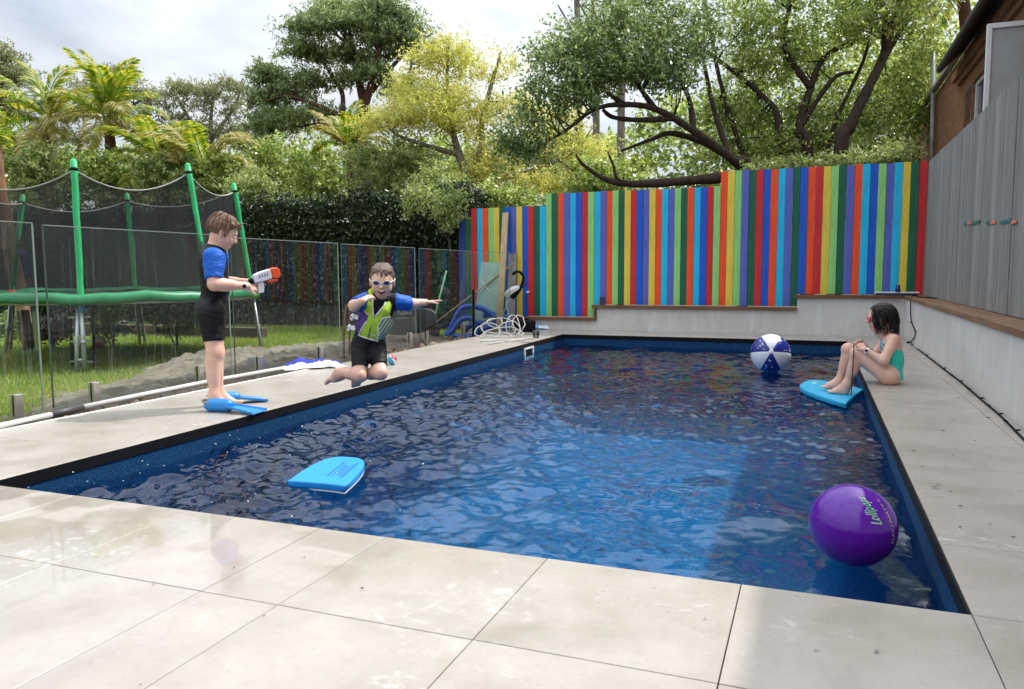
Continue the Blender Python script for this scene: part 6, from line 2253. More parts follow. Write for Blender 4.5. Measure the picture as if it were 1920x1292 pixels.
m = MB(jo)
for s in (-1, 1):
    m.tube([on_vest(s * float(vedge(z)), z, 0.002) for z in np.linspace(-0.178, 0.0, 16)], 0.0048, 6)
    m.tube([on_vest(s * (0.052 * max(0, (z + 0.03) / 0.13) + 0.004), z, 0.003) for z in np.linspace(-0.028, 0.055, 8)] + [J(0.068, s * 0.042, 0.085)], 0.006, 6)
hem = [on_vest(y, -0.180, 0.002) for y in np.linspace(-0.080, 0.080, 14)]
m.tube(hem, 0.0058, 6)
m.build('piping', M_VW, vs_)
m = MB(jo)
m.tube([on_vest(0, z, 0.001) for z in np.linspace(-0.175, -0.03, 8)], 0.0032, 5)
m.build('zip', M_VBL, vs_)
# printed star burst and white badge
m = MB(jo)
cy_, cz_ = 0.042, -0.055
v = [on_vest(cy_, cz_, 0.004)]
for k in range(14):
    r = 0.036 if k % 2 == 0 else 0.020
    a = math.pi * 2 * k / 14
    v.append(on_vest(cy_ + r * math.cos(a), cz_ + r * math.sin(a), 0.003))
m.add(v, [(0, k + 1, (k + 1) % 14 + 1) for k in range(14)])
m.build('star_print', M_VBL, vs_)
m = MB(jo)
for (a0, a1, c0, c1) in ((-0.030, -0.002, -0.062, -0.055), (0.006, 0.018, -0.065, -0.052), (0.026, 0.055, -0.058, -0.050), (0.012, 0.05, -0.15, -0.142)):
    m.add([on_vest(a0, c0, 0.0055), on_vest(a1, c0, 0.0055), on_vest(a1, c1, 0.0055), on_vest(a0, c1, 0.0055)], [(0, 1, 2, 3)])
for k in range(4):
    m.add([on_vest(0.050 + 0.006 * k, -0.165 + 0.035 * k, 0.0055), on_vest(0.075 + 0.004 * k, -0.13 + 0.03 * k, 0.005), on_vest(0.072 + 0.004 * k, -0.124 + 0.03 * k, 0.005), on_vest(0.047 + 0.006 * k, -0.159 + 0.035 * k, 0.0055)], [(0, 1, 2, 3)])
m.build('white_print', M_VW, vs_)
# white buckled side straps
for z in (-0.075, -0.150):
    b0 = J(0.015, -0.128, z)
    m = MB(jo)
    pts = [J(0.075, -0.098, z + 0.006), J(0.045, -0.125, z + 0.003), J(0.0, -0.136, z), J(-0.05, -0.120, z)]
    for a, c in zip(pts[:-1], pts[1:]):
        m.bar(a, c, 0.006, 0.024, FJ[:, 2])
    st = m.build('side_strap', M_VW, vs_)
    m = MB(jo)
    ax_ = -FJ[:, 1] * 0.85 + FJ[:, 0] * 0.5
    m.lathe([(0.0, 0.008), (0.020, 0.007), (0.025, 0.0), (0.022, -0.006), (0.0, -0.007)][::-1], J(0.030, -0.142, z - 0.004), 16, ax_)
    bk = m.build('buckle', M_VW, st)
    m = MB(jo)
    m.lathe([(0.0, 0.0095), (0.008, 0.009), (0.009, 0.006), (0.0, 0.006)][::-1], J(0.030, -0.142, z - 0.004), 12, ax_)
    m.build('buckle_slot', M_BLACK, bk)
for s in (-1, 1):
    m = MB(jo)
    m.bar(J(0.062, s * 0.054, 0.062), J(0.040, s * 0.060, 0.098), 0.034, 0.006, FJ[:, 0])
    m.build('shoulder_patch', M_VW, vs_, 0.002)
    if s == -1:
        m = MB(jo)
        m.tube([J(0.068 - 0.02 * math.sin(a) , s * 0.056 + 0.011 * math.cos(a), 0.078 + 0.013 * math.sin(a)) for a in np.linspace(0.6, 5.6, 10)], 0.0022, 5)
        m.build('shoulder_mark', M_VBL, vs_)

# ---- the girl sitting on the pool edge
go = (0.564, 6.748, 0.000)
gl_ = thing('person', go, 'girl with wet black hair, pink goggles and teal swimsuit sitting on the pool edge', 'person')
Gf = np.array([-1.0, 0.04, 0.0])
pelv, chest, neck = np.array((0.574, 6.757, 0.063)), np.array((0.588, 6.796, 0.287)), np.array((0.535, 6.808, 0.391))
waist = pelv * 0.5 + chest * 0.5 + np.array([0.022, 0, 0.0])
FG = frame(Gf, chest - pelv)
shN, shF = np.array((0.588, 6.695, 0.347)), np.array((0.558, 6.930, 0.335))
elN, wrN = np.array((0.520, 6.610, 0.191)), np.array((0.388, 6.653, 0.270))
elF, wrF = np.array((0.475, 6.894, 0.197)), np.array((0.383, 6.782, 0.291))
hipN, hipF = np.array((0.560, 6.677, 0.068)), np.array((0.572, 6.832, 0.058))
knN, anN = np.array((0.335, 6.704, 0.229)), np.array((0.266, 6.715, -0.031))
knF, anF = np.array((0.278, 6.856, 0.247)), np.array((0.215, 6.858, -0.023))
toN, heN = np.array((0.122, 6.729, -0.088)), np.array((0.280, 6.715, -0.090))
toF, heF = np.array((0.074, 6.874, -0.076)), np.array((0.212, 6.863, -0.067))
hs = 0.222
hc = np.array((0.501, 6.818, 0.508))
Hg = frame((-1.0, -0.02, -0.08), (0.10, 0, 1))
hp, T = head_prims(hc, Hg, hs, 0.0)
tor = chest - pelv
torso = [prim_ell(chest + FG[:, 0] * 0.004, (0.076, 0.112, 0.098), FG, 0.03), prim_ell(waist, (0.072, 0.098, 0.10), FG, 0.05), prim_ell(pelv, (0.083, 0.112, 0.075), FG, 0.05),
         prim_cap(shN * 0.86 + shF * 0.14, shF * 0.86 + shN * 0.14, 0.045, 0.045, 0.045), prim_cap(chest + tor * 0.15, neck, 0.055, 0.038, 0.035), prim_ell(pelv + np.array([0.01, 0, -0.02]), (0.075, 0.115, 0.055), None, 0.05)]
neckp = [prim_cap(neck - tor * 0.08, hc - Hg[:, 2] * 0.04 - Hg[:, 0] * 0.022, 0.042, 0.041, 0.02)]
arms = [prim_cap(shN, elN, 0.043, 0.035, 0.03), prim_cap(elN, wrN, 0.036, 0.024, 0.02), prim_cap(shF, elF, 0.043, 0.035, 0.03), prim_cap(elF, wrF, 0.036, 0.024, 0.02)]
legs = []
for hip, kn, an in ((hipN, knN, anN), (hipF, knF, anF)):
    dn = (an - kn) / np.linalg.norm(an - kn)
    bk = np.array([0.010, 0, -0.004])
    legs += [prim_cap(hip, kn, 0.072, 0.047, 0.03), prim_cap(kn, an, 0.043, 0.029, 0.025), prim_cap(kn + dn * 0.06 + bk, kn + dn * 0.14 + bk, 0.041, 0.034, 0.03), prim_ell(kn + np.array([-0.008, 0, 0.006]), (0.042, 0.042, 0.042), None, 0.03)]
feet = foot_prims(anN, heN, toN, 1, (0, 0, 1)) + foot_prims(anF, heF, toF, 1, (0, 0, 1))
hands = hand_prims(wrN, np.array((0.335, 6.703, 0.331)) - np.array((0.388, 6.653, 0.270)), (0.3, -0.9, 0.3), 0.115, 1, [1.1, 1.15, 1.2, 1.2]) + hand_prims(wrF, np.array((0.337, 6.748, 0.344)) - np.array((0.383, 6.782, 0.291)), (0.2, 0.9, 0.4), 0.115, -1, [1.1, 1.15, 1.2, 1.2])
body = torso + neckp + hp + arms + legs + feet + hands
sdf_object('body', body, SKIN2, gl_, go, 0.0046, 0, 1)


def swim_mat():
    t = NT('patterned_lycra')
    v = t.coord('Object')
    n = t.noise(v, 22.0, 3, 0.5, 1.0)
    c = t.ramp(n, [(0.35, (0.10, 0.42, 0.66)), (0.48, (0.50, 0.70, 0.80)), (0.56, (0.03, 0.10, 0.14)), (0.64, (0.16, 0.40, 0.55)), (0.72, (0.45, 0.60, 0.30))])
    t.principled(c, 0.45, None, 0, 0.4)
    return t.m


M_TEALS = pm('teal_lycra', (0.012, 0.52, 0.43), 0.42, 0.12, 8, 0.3, 25)


def gsuit_post(part):
    def f(F, X, Y, Z):
        q = np.stack([X - chest[0], Y - chest[1], Z - chest[2]], -1) @ FG
        x, y, z = q[..., 0], q[..., 1], q[..., 2]
        top = z - np.where(x > 0.0, 0.045 - 0.5 * np.maximum(np.abs(y) - 0.05, 0), -0.035)
        F = np.maximum(F, top)
        # high leg line
        hz = -(z + 0.215) - 0.55 * np.clip(x, 0, 1) * 0
        F = np.maximum(F, -(z + 0.262) + 0.9 * np.maximum(x - 0.015, 0))
        s = x - 0.022
        F = np.maximum(F, (-s if part == 'front' else s + 0.003))
        return F
    return f


st_ = [p for p in torso]
sdf_object('swimsuit_front', st_, swim_mat(), gl_, go, 0.0046, 0.004, 1, gsuit_post('front'))
sb_ = sdf_object('swimsuit_back', st_, M_TEALS, gl_, go, 0.0046, 0.005, 1, gsuit_post('back'))
m = MB(go)
Gp = lambda x, y, z: chest + FG @ np.array([x, y, z])
for s in (-1, 1):
    m.tube(spline([Gp(0.074, s * 0.045, 0.035), Gp(0.070, s * 0.045, 0.075), Gp(0.045, s * 0.042, 0.108), Gp(-0.005, s * 0.034, 0.118), Gp(-0.045, s * 0.02, 0.112)], 5), 0.0055, 6)
m.build('neck_strap', pm('grey_blue_strap', (0.22, 0.32, 0.42), 0.5), gl_)
goggles(T, Hg, hs, gl_, go, M_GPINK, M_GPLENS, 1.15, True)
mouth(T, Hg, hs, gl_, go, 0.075, 0.018, False, 0.0)
rr = np.random.default_rng(14)
lk = []
for i in range(92):
    az = rr.uniform(0.75, 2 * math.pi - 0.75)
    x, y = math.cos(az), math.sin(az)
    e = rr.uniform(-0.62, -0.38) if x < 0.2 else rr.uniform(-0.50, -0.25)
    ox = rr.normal() * 0.03
    lk.append(([(-0.07 + 0.10 * x, 0.09 * y, 0.525), (-0.07 + 0.28 * x, 0.235 * y, 0.46), (-0.07 + 0.42 * x, 0.355 * y, 0.32), (-0.075 + 0.465 * x, 0.40 * y, 0.14), (-0.10 + 0.45 * x + ox, 0.41 * y, -0.12), (-0.12 + 0.43 * x - ox, 0.39 * y + rr.normal() * 0.03, -0.12 + (e + 0.12) * 0.5), (-0.14 + 0.41 * x + ox * 2, 0.37 * y + rr.normal() * 0.05, e)], 0.034, 0.014))
hair_cap('hair', T, Hg, hs, HAIR_BK, gl_, go, lk, (0.47, 0.40, 0.385), (-0.075, 0, 0.165), (0.20, 0.24), -0.24, 0.012, 0.0045, 15)
strands(T, hs, gl_, go, HAIR_BK, 120, 33, 'long')
m = MB(go)
dW = (wrN - elN) / np.linalg.norm(wrN - elN)
m.lathe([(0.0250, -0.012), (0.029, -0.011), (0.029, 0.011), (0.0250, 0.012)], wrN - dW * 0.02, 18, dW)
wb = m.build('watch_band', pm('white_rubber', (0.70, 0.70, 0.72), 0.5), gl_)
m = MB(go)
m.bar(wrN - dW * 0.030 + np.array([-0.008, -0.027, 0.006]), wrN - dW * 0.010 + np.array([-0.008, -0.027, 0.006]), 0.018, 0.006, (0, -1, 0.2))
m.build('watch_face', M_BLACK, wb, 0.002)

# ------------------------------------------------------------------ trampoline on the lawn
TC = np.array((-7.97, 7.13, -0.135))
tramp = thing('trampoline', tuple(TC), 'round trampoline with green padding and a sagging black safety net on the lawn', 'trampoline')
M_FOAM = pm('green_foam_sleeve', (0.018, 0.40, 0.135), 0.5, 0.15, 5, 0.35, 18)
M_PAD = pm('green_pad_vinyl', (0.02, 0.22, 0.085), 0.35, 0.2, 3, 0.4, 9)
M_GALV = pm('galvanised_tube', (0.42, 0.44, 0.45), 0.4, 0.12, 10, metal=0.6)
M_BLUEP = pm('blue_plastic_collar', (0.02, 0.16, 0.55), 0.4)
M_MAT = pm('black_mat', (0.012, 0.012, 0.013), 0.7)


def net_mat():
    t = NT('black_safety_net')
    v = t.coord('Object', (1, 1, 1))
    n = t.noise(v, 1.7, 4, 0.55, 0.5)
    tr = t.new('ShaderNodeBsdfTransparent')
    df = t.new('ShaderNodeBsdfDiffuse')
    df.inputs['Color'].default_value = (0.030, 0.031, 0.031, 1)
    tl = t.new('ShaderNodeBsdfTranslucent')
    tl.inputs['Color'].default_value = (0.07, 0.07, 0.07, 1)
    m1 = t.new('ShaderNodeMixShader')
    m1.inputs['Fac'].default_value = 0.35
    t.link(df.outputs['BSDF'], m1.inputs[1]); t.link(tl.outputs['BSDF'], m1.inputs[2])
    f = t.ramp(n, [(0.3, (0.50, 0.50, 0.50)), (0.7, (0.72, 0.72, 0.72))])
    mx = t.new('ShaderNodeMixShader')
    t.link(f, mx.inputs['Fac'])
    t.link(tr.outputs['BSDF'], mx.inputs[1]); t.link(m1.outputs['Shader'], mx.inputs[2])
    t.link(mx.outputs['Shader'], t.out.inputs['Surface'])
    return t.m


M_NET = net_mat()
M_ROPE = pm('grey_rope', (0.30, 0.29, 0.28), 0.7)
TR = 1.66
poles = [((-6.90, 5.80), (-7.082, 5.964, 2.040)), ((-6.32, 7.10), (-6.694, 7.123, 2.117)), ((-6.70, 8.30), (-6.966, 8.191, 2.013)), ((-8.90, 8.40), (-8.978, 8.382, 1.988)), ((-9.64, 6.95), (-9.479, 7.210, 1.885)), ((-8.60, 5.57), (-8.660, 5.715, 2.078))]
MB(TC).lathe([(0.02, 0.66), (TR - 0.26, 0.66), (TR - 0.26, 0.655), (0.02, 0.655)], (TC[0], TC[1], 0), 48).build('mat', M_MAT, tramp)
m = MB(TC)
m.lathe([(TR - 0.30, 0.665), (TR - 0.15, 0.70), (TR + 0.02, 0.70), (TR + 0.065, 0.67), (TR + 0.068, 0.625), (TR + 0.060, 0.590), (TR + 0.054, 0.62), (TR + 0.0, 0.675), (TR - 0.28, 0.655)], (TC[0], TC[1], 0), 72)
o = m.build('pad', M_PAD, tramp)
for vt in o.data.vertices:                       # slack vinyl, not a perfect ring
    a = math.atan2(vt.co.y, vt.co.x)
    vt.co.z += 0.012 * math.sin(a * 9) + 0.008 * math.sin(a * 23 + 1)
m = MB(TC)
ring = [(TC[0] + TR * math.cos(a), TC[1] + TR * math.sin(a), 0.60) for a in np.linspace(0, 2 * math.pi, 49)]
m.tube(ring, 0.024, 8, False)
m.build('frame', M_GALV, tramp)
for i, ((fx, fy), top) in enumerate(poles):
    foot = np.array((fx, fy, -0.13)); top = np.array(top)
    d = (top - foot) / np.linalg.norm(top - foot)
    at = lambda z: foot + (top - foot) * ((z - foot[2]) / (top[2] - foot[2]))
    rad = np.array((TC[0] - fx, TC[1] - fy, 0)); rad /= np.linalg.norm(rad)
    tang = np.array((-rad[1], rad[0], 0))
    m = MB(TC)
    m.tube([foot, at(0.60)], 0.024, 8)
    m.tube([at(0.18), at(0.22)], 0.030, 8)
    m.tube([foot + tang * 0.075, at(0.15) + tang * 0.06, at(0.58) + tang * 0.035], 0.020, 8)
    m.tube([at(0.02) , at(0.02) + tang * 0.075], 0.016, 6)
    m.build('leg', M_GALV, tramp)
    m = MB(TC)
    m.tube([at(0.50), at(0.63)], 0.031, 10)
    m.build('collar', M_BLUEP, tramp)
    m = MB(TC)
    zz = np.linspace(0.58, top[2], 14)
    m.tube([at(z) + rng.normal(size=3) * 0.0015 for z in zz], [0.032 + rng.uniform(-0.0015, 0.0015) for z in zz], 12)
    m.lathe([(0.0, 0.03), (0.021, 0.018), (0.032, 0.0)][::-1], top, 12, d)
    sl_ = m.build('foam_sleeve', M_FOAM, tramp)
    m = MB(TC)
    m.tube([top - d * 0.10, top - d * 0.07], 0.036, 10)
    m.build('tie', M_BLACK, sl_)
nP = len(poles)
for i in range(nP):
    a, b2 = poles[i], poles[(i + 1) % nP]
    ta = np.array(a[1]) - np.array((0, 0, 0.09)); tb = np.array(b2[1]) - np.array((0, 0, 0.09))
    ra = np.array((a[0][0], a[0][1], 0.68)) * 1.0; rb_ = np.array((b2[0][0], b2[0][1], 0.68))
    nu, nv = 26, 16
    sag = 0.20 if i in (0, 5) else 0.13
    a0, a1 = math.atan2(ra[1] - TC[1], ra[0] - TC[0]), math.atan2(rb_[1] - TC[1], rb_[0] - TC[0])
    if a1 < a0: a1 += 2 * math.pi
    V = []
    rope = []
    for u in np.linspace(0, 1, nu):
        T_ = ta + (tb - ta) * u - np.array((0, 0, sag * 4 * u * (1 - u)))
        an = a0 + (a1 - a0) * u
        Bm = np.array((TC[0] + (TR - 0.08) * math.cos(an), TC[1] + (TR - 0.08) * math.sin(an), 0.69))
        rope.append(T_)
        for w in np.linspace(0, 1, nv):
            p = T_ * (1 - w) + Bm * w
            inward = np.array((TC[0] - p[0], TC[1] - p[1], 0)); inward /= np.linalg.norm(inward)
            p = p + inward * (0.10 * math.sin(math.pi * w) * (4 * u * (1 - u)) + 0.030 * math.sin(u * 19 + w * 6 + i) * w * (1 - w) * 4 * (u * (1 - u) * 4))
            V.append(p - TC)
    idx = np.arange(nu * nv).reshape(nu, nv)
    Q = np.stack([idx[:-1, :-1].ravel(), idx[1:, :-1].ravel(), idx[1:, 1:].ravel(), idx[:-1, 1:].ravel()], 1)
    link('net_panel', fast_mesh('net_panel', np.array(V), Q, True), M_NET, tramp)
    MB(TC).tube(rope, 0.010, 6).build('net_rope', M_ROPE, tramp)
# ladder hooked on the frame
lo_, hi_ = (-7.340, 6.025, 0.113), (-7.234, 5.944, 0.504)
lo2, hi2 = (-7.033, 6.038, 0.132), (-6.930, 5.955, 0.518)
m = MB(TC)
m.tube([(lo_[0], lo_[1], -0.13), hi_], 0.016, 6)
m.tube([(lo2[0], lo2[1], -0.13), hi2], 0.016, 6)
ld = m.build('ladder', M_BLACK, tramp)
for t_ in (0.16, 0.50, 0.90):
    p, q = np.array((lo_[0], lo_[1], -0.13)) * (1 - t_) + np.array(hi_) * t_, np.array((lo2[0], lo2[1], -0.13)) * (1 - t_) + np.array(hi2) * t_
    MB(TC).bar(p, q, 0.06, 0.018).build('rung', M_GALV, ld)


def uv_ball(name, c, r, mats, fmat, axis=(0, 0, 1), nu=24, nv=16, label='', cat='ball', parts=None):
    """ball whose panels are separate parts; parts = list of (part name, material, lon0, lon1)"""
    root = thing(name, c, label, cat)
    M = Vector((0, 0, 1)).rotation_difference(Vector(axis)).to_matrix()
    for nm, mt, l0, l1 in parts:
        k = max(3, int((l1 - l0) / (2 * math.pi) * nu))
        v, f = [], []
        for i in range(nv + 1):
            th_ = math.pi * i / nv
            for j in range(k + 1):
                a = l0 + (l1 - l0) * j / k
                # seams dip a little
                dip = 1 - 0.010 * (1 - math.sin(math.pi * j / k)) ** 4
                p = M @ Vector((math.sin(th_) * math.cos(a), math.sin(th_) * math.sin(a), math.cos(th_)))
                v.append(p * r * dip)
        for i in range(nv):
            for j in range(k):
                f.append((i * (k + 1) + j, (i + 1) * (k + 1) + j, (i + 1) * (k + 1) + j + 1, i * (k + 1) + j + 1))
        m = MB()
        m.add(v, f, True)
        m.build(nm, mt, root)
    return root


PI2 = 2 * math.pi
M_REDB = pm('red_rubber', (0.52, 0.035, 0.055), 0.35)
M_WHB = pm('white_vinyl', (0.72, 0.73, 0.76), 0.25, 0.03)
M_NAVY = pm('navy_vinyl', (0.012, 0.020, 0.22), 0.22, 0.08)
uv_ball('ball', (-8.522, 6.268, 0.634), 0.085, None, None, (0, 0, 1), 24, 14, 'red ball lying on the trampoline bed', 'ball', [('cover', M_REDB, 0, PI2)])
uv_ball('ball', (-8.259, 7.171, 0.050), 0.080, None, None, (0.7, -0.7, 0.15), 24, 14, 'cream and red ball on the grass behind the trampoline leg', 'ball',
        [('panel', pm('cream_leather', (0.56, 0.50, 0.38), 0.5), 0, PI2 * 0.62), ('panel', M_REDB, PI2 * 0.62, PI2)])
c = (-3.786, 6.592, 0.146)
uv_ball('ball', (c[0], c[1], 0.047), 0.047, None, None, (0.3, -0.8, 0.5), 24, 14, 'small red and blue ball on the left deck behind the jumping boy', 'ball',
        [('panel', M_REDB, 0, PI2 * 0.36), ('panel', M_WHB, PI2 * 0.36, PI2 * 0.42), ('panel', pm('sky_blue_rubber', (0.03, 0.28, 0.50), 0.4), PI2 * 0.42, PI2 * 0.90), ('panel', M_WHB, PI2 * 0.90, PI2)])

# beach ball
bc = np.array((-0.389, 8.322, 0.046))
bb_ = thing('beach_ball', tuple(bc), 'white and navy beach ball floating near the far right end of the pool', 'beach ball')
br_ = 0.198
to_cam = np.array((0, 0, 0.9)) - bc
to_cam = to_cam / np.linalg.norm(to_cam)
axB = to_cam + np.array((0.03, 0, 0.10)); axB /= np.linalg.norm(axB)
upB = np.array((0, 0, 1.0)) - axB * axB[2]; upB /= np.linalg.norm(upB)
rtB = np.cross(upB, axB)
for k in range(6):
    mid_ = math.pi / 2 + k * math.pi / 3
    l0, l1 = mid_ - math.pi / 6, mid_ + math.pi / 6
    v, f = [], []
    n1, n2 = 18, 9
    for i in range(n1 + 1):
        th_ = math.pi * i / n1
        for j in range(n2 + 1):
            a = l0 + (l1 - l0) * j / n2
            dip = 1 - 0.012 * (1 - math.sin(math.pi * j / n2)) ** 4
            p = axB * math.cos(th_) + math.sin(th_) * (rtB * math.cos(a) + upB * math.sin(a))
            v.append(p * br_ * dip)
    for i in range(n1):
        for j in range(n2):
            f.append((i * (n2 + 1) + j, (i + 1) * (n2 + 1) + j, (i + 1) * (n2 + 1) + j + 1, i * (n2 + 1) + j + 1))
    m = MB(); m.add(v, f, True)
    pn = m.build('panel', M_WHB if k % 2 == 0 else M_NAVY, bb_)
    if k % 2 == 1:
        m = MB()
        rr = np.random.default_rng(k)
        for s in range(11):
            th_ = rr.uniform(0.35, 1.5)
            a = rr.uniform(l0 + 0.12, l1 - 0.12)
            p = axB * math.cos(th_) + math.sin(th_) * (rtB * math.cos(a) + upB * math.sin(a))
            t1 = np.cross(p, upB); t1 /= np.linalg.norm(t1); t2 = np.cross(p, t1)
            R_ = rr.uniform(0.006, 0.012)
            vv = [p * br_ * 1.002]
            for q in range(10):
                rq = R_ if q % 2 == 0 else R_ * 0.45
                vv.append(p * br_ * 1.002 + t1 * rq * math.cos(q * math.pi / 5) + t2 * rq * math.sin(q * math.pi / 5))
            m.add(vv, [(0, q + 1, (q + 1) % 10 + 1) for q in range(10)])
        m.build('star_print', M_WHB, pn)
m = MB()
m.lathe([(0.0, 0.004), (0.020, 0.003), (0.024, 0.0), (0.022, -0.004)][::-1], axB * br_ * 0.997, 16, axB)
m.build('valve_cap', M_WHB, bb_)

# purple ball
pc = np.array((0.154, 2.962, 0.006)) - np.array((0, 0, 0.014))
pr_ = 0.148
pb_ = thing('purple_ball', tuple(pc), 'large glossy purple ball with green and yellow lettering floating near the right pool edge', 'ball')
M_PUR = pm('purple_vinyl', (0.105, 0.010, 0.33), 0.16, 0.06, 3)
v, f = [], []
nz = np.array((0, 0, 0.9)) - pc; nz /= np.linalg.norm(nz)
ux = np.cross((0, 0, 1.0), nz); ux /= np.linalg.norm(ux)
uy = np.cross(nz, ux)
m = MB()
prof = [(pr_ * math.sin(math.pi * i / 40), pr_ * math.cos(math.pi * i / 40) * (0.97)) for i in range(41)][::-1]
m.lathe(prof, (0, 0, 0), 64, (0.3, 0.2, 1))
m.build('cover', M_PUR, pb_)


def text_mesh(body, size=1.0):
    cu = bpy.data.curves.new('lettering', 'FONT')
    cu.body = body
    cu.size = size
    cu.resolution_u = 2
    ob = bpy.data.objects.new('lettering', cu)
    COL.objects.link(ob)
    dg = bpy.context.evaluated_depsgraph_get()
    me = bpy.data.meshes.new_from_object(ob.evaluated_get(dg))
    bpy.data.objects.remove(ob)
    co = np.array([v.co[:] for v in me.vertices])
    return me, co


def ball_text(body, name, mat, phi0, phi1, lam_f, hdeg, lift=1.004):
    """lettering wrapped on the ball, running upwards; lam_f gives the bearing of the base line"""
    me, co = text_mesh(body)
    bm = bmesh.new(); bm.from_mesh(me)
    bmesh.ops.subdivide_edges(bm, edges=bm.edges[:], cuts=1)
    bmesh.ops.triangulate(bm, faces=bm.faces[:])
    bm.to_mesh(me); bm.free()
    co = np.array([v.co[:] for v in me.vertices])
    w = co[:, 0].max() - co[:, 0].min()
    x0 = co[:, 0].min()
    out = []
    for x, y, _ in co:
        s = (x - x0) / w
        ph_ = phi0 + (phi1 - phi0) * s
        la = lam_f(s) - y / 0.72 * hdeg
        p_, l_ = R(ph_), R(la)
        d = nz * (math.cos(p_) * math.cos(l_)) + ux * (math.cos(p_) * math.sin(l_)) + uy * math.sin(p_)
        # ball is a hair flatter along its axis; stay just proud of it
        A_ = np.array((0.3, 0.2, 1.0)); A_ /= np.linalg.norm(A_)
        ca_ = d @ A_
        rr_ = 1 / math.sqrt((1 - ca_ * ca_) + (ca_ / 0.97) ** 2)
        out.append(d * pr_ * rr_ * lift)
    me.vertices.foreach_set('co', np.array(out, np.float32).ravel())
    me.update()
    me.materials.clear()
    return link(name, me, mat, pb_)


M_GRNP = pm('green_print', (0.06, 0.48, 0.09), 0.3)
M_YELP = pm('yellow_print', (0.66, 0.50, 0.16), 0.3)
M_WHP = pm('white_print', (0.74, 0.74, 0.78), 0.3)
ball_text('Lollipops', 'white_outline', M_WHP, 5.0, 41.8, lambda s: 38.5 - 20 * s, 17.0, 1.003)
ball_text('Lollipops', 'green_lettering', M_GRNP, 6.0, 41.0, lambda s: 37 - 20 * s, 14.0, 1.006)
ball_text('PLAY ! PARTY !!', 'yellow_lettering', M_YELP, -18.0, 41.0, lambda s: 66 - 19 * s, 6.0, 1.005)

# kickboards
M_KB = pm('blue_foam', (0.008, 0.26, 0.72), 0.45, 0.08, 20, 0.12, 80)
M_KBW = pm('white_foam', (0.66, 0.66, 0.63), 0.5, 0.1)
M_KBD = pm('dark_blue_print', (0.006, 0.055, 0.30), 0.5)
M_KC = pm('cyan_foam', (0.012, 0.40, 0.66), 0.45, 0.08, 20, 0.12, 80)


def board(name, label, A, Bp, nose, z, mat, under, th1=0.012, th2=0.026, tilt=(0, 0)):
    """D shaped board: straight tail from A to Bp, rounded nose"""
    A, Bp, N = np.array(A[:2]), np.array(Bp[:2]), np.array(nose[:2])
    c = (A + Bp + N) / 3
    root = thing(name, (c[0], c[1], z), label, 'kickboard')
    e = (Bp - A) / 2
    w = np.linalg.norm(e)
    e /= w
    mid_ = (A + Bp) / 2
    d = N - mid_
    L = np.linalg.norm(d)
    d /= L
    pts = []
    K = 30
    # slightly waisted tail, straight sides, round nose
    for k in range(9):
        s = -1 + 2 * k / 8
        pts.append(mid_ + e * w * s * 0.985 + d * (0.012 * (1 - s * s)))
    for k in range(1, K):
        a = math.pi * k / K
        x = math.cos(a)
        y = math.sin(a) ** 0.72
        pts.append(mid_ + e * w * np.sign(x) * abs(x) ** 0.62 + d * L * y)
    pts = [p - c for p in pts]
    v, f = outline_solid(pts, 0.0, th2, 0.007)
    m = MB(); m.add(v, f, True)
    me = m.mesh('top')
    me.polygons.foreach_set('use_smooth', np.array([len(q) == 4 for q in f], bool))
    tp = link('deck', me, mat, root)
    v, f = outline_solid([np.array(p) * 0.985 for p in pts], -th1, -0.0005, 0.004)
    m = MB(); m.add(v, f)
    m.build('underside', under, root)
    return root, mid_ - c, e, d, w, L, th2


k1, md, e_, d_, w_, L_, th_k = board('kickboard', 'bright blue foam kickboard with white underside floating in the near half of the pool', (-2.344, 3.054, -0.120), (-2.012, 3.047, -0.120), (-2.293, 3.517, -0.105), -0.128, M_KB, M_KBW, 0.009, 0.034)
k1.rotation_euler = (R(2.0), R(-1.5), 0)
m = MB()


def kp(s, t):
    q = md + e_ * w_ * s + d_ * L_ * t
    return np.array((q[0], q[1], th_k + 0.0008))


for (s0, s1, t0, t1) in ((0.05, 0.10, 0.25, 0.80), (0.20, 0.225, 0.25, 0.72), (0.48, 0.505, 0.25, 0.72), (0.56, 0.61, 0.25, 0.78)):
    m.add([kp(s0, t0), kp(s1, t0), kp(s1, t1), kp(s0, t1)], [(0, 1, 2, 3)])
for k in range(5):
    t0 = 0.33 + 0.07 * k
    m.add([kp(0.27, t0), kp(0.43, t0 + 0.004), kp(0.43, t0 + 0.030), kp(0.27, t0 + 0.024)], [(0, 1, 2, 3)])
m.build('print', M_KBD, k1)
k2, md, e_, d_, w_, L_, th_k = board('kickboard', 'cyan foam kickboard under the feet of the sitting girl', (0.249, 6.272, -0.110), (0.416, 7.074, -0.110), (-0.062, 7.336, -0.110), -0.128, M_KC, M_KC, 0.010, 0.030)
MB().add([tuple(md + e_ * w_ * s + d_ * L_ * t) + (th_k + 0.0008,) for s, t in ((0.1, 0.80), (0.45, 0.78), (0.45, 0.84), (0.1, 0.86))], [(0, 1, 2, 3)]).build('label', pm('pale_green_print', (0.35, 0.62, 0.50), 0.5), k2)
m = MB(tuple(k2.location))
m.tube(spline([(0.307, 6.647, 0.310), (0.306, 6.647, 0.200), (0.304, 6.675, 0.057), (0.304, 6.688, -0.017), (0.302, 6.690, -0.098)], 6), 0.0042, 6)
m.build('leash', pm('brown_cord', (0.07, 0.045, 0.035), 0.7), k2)

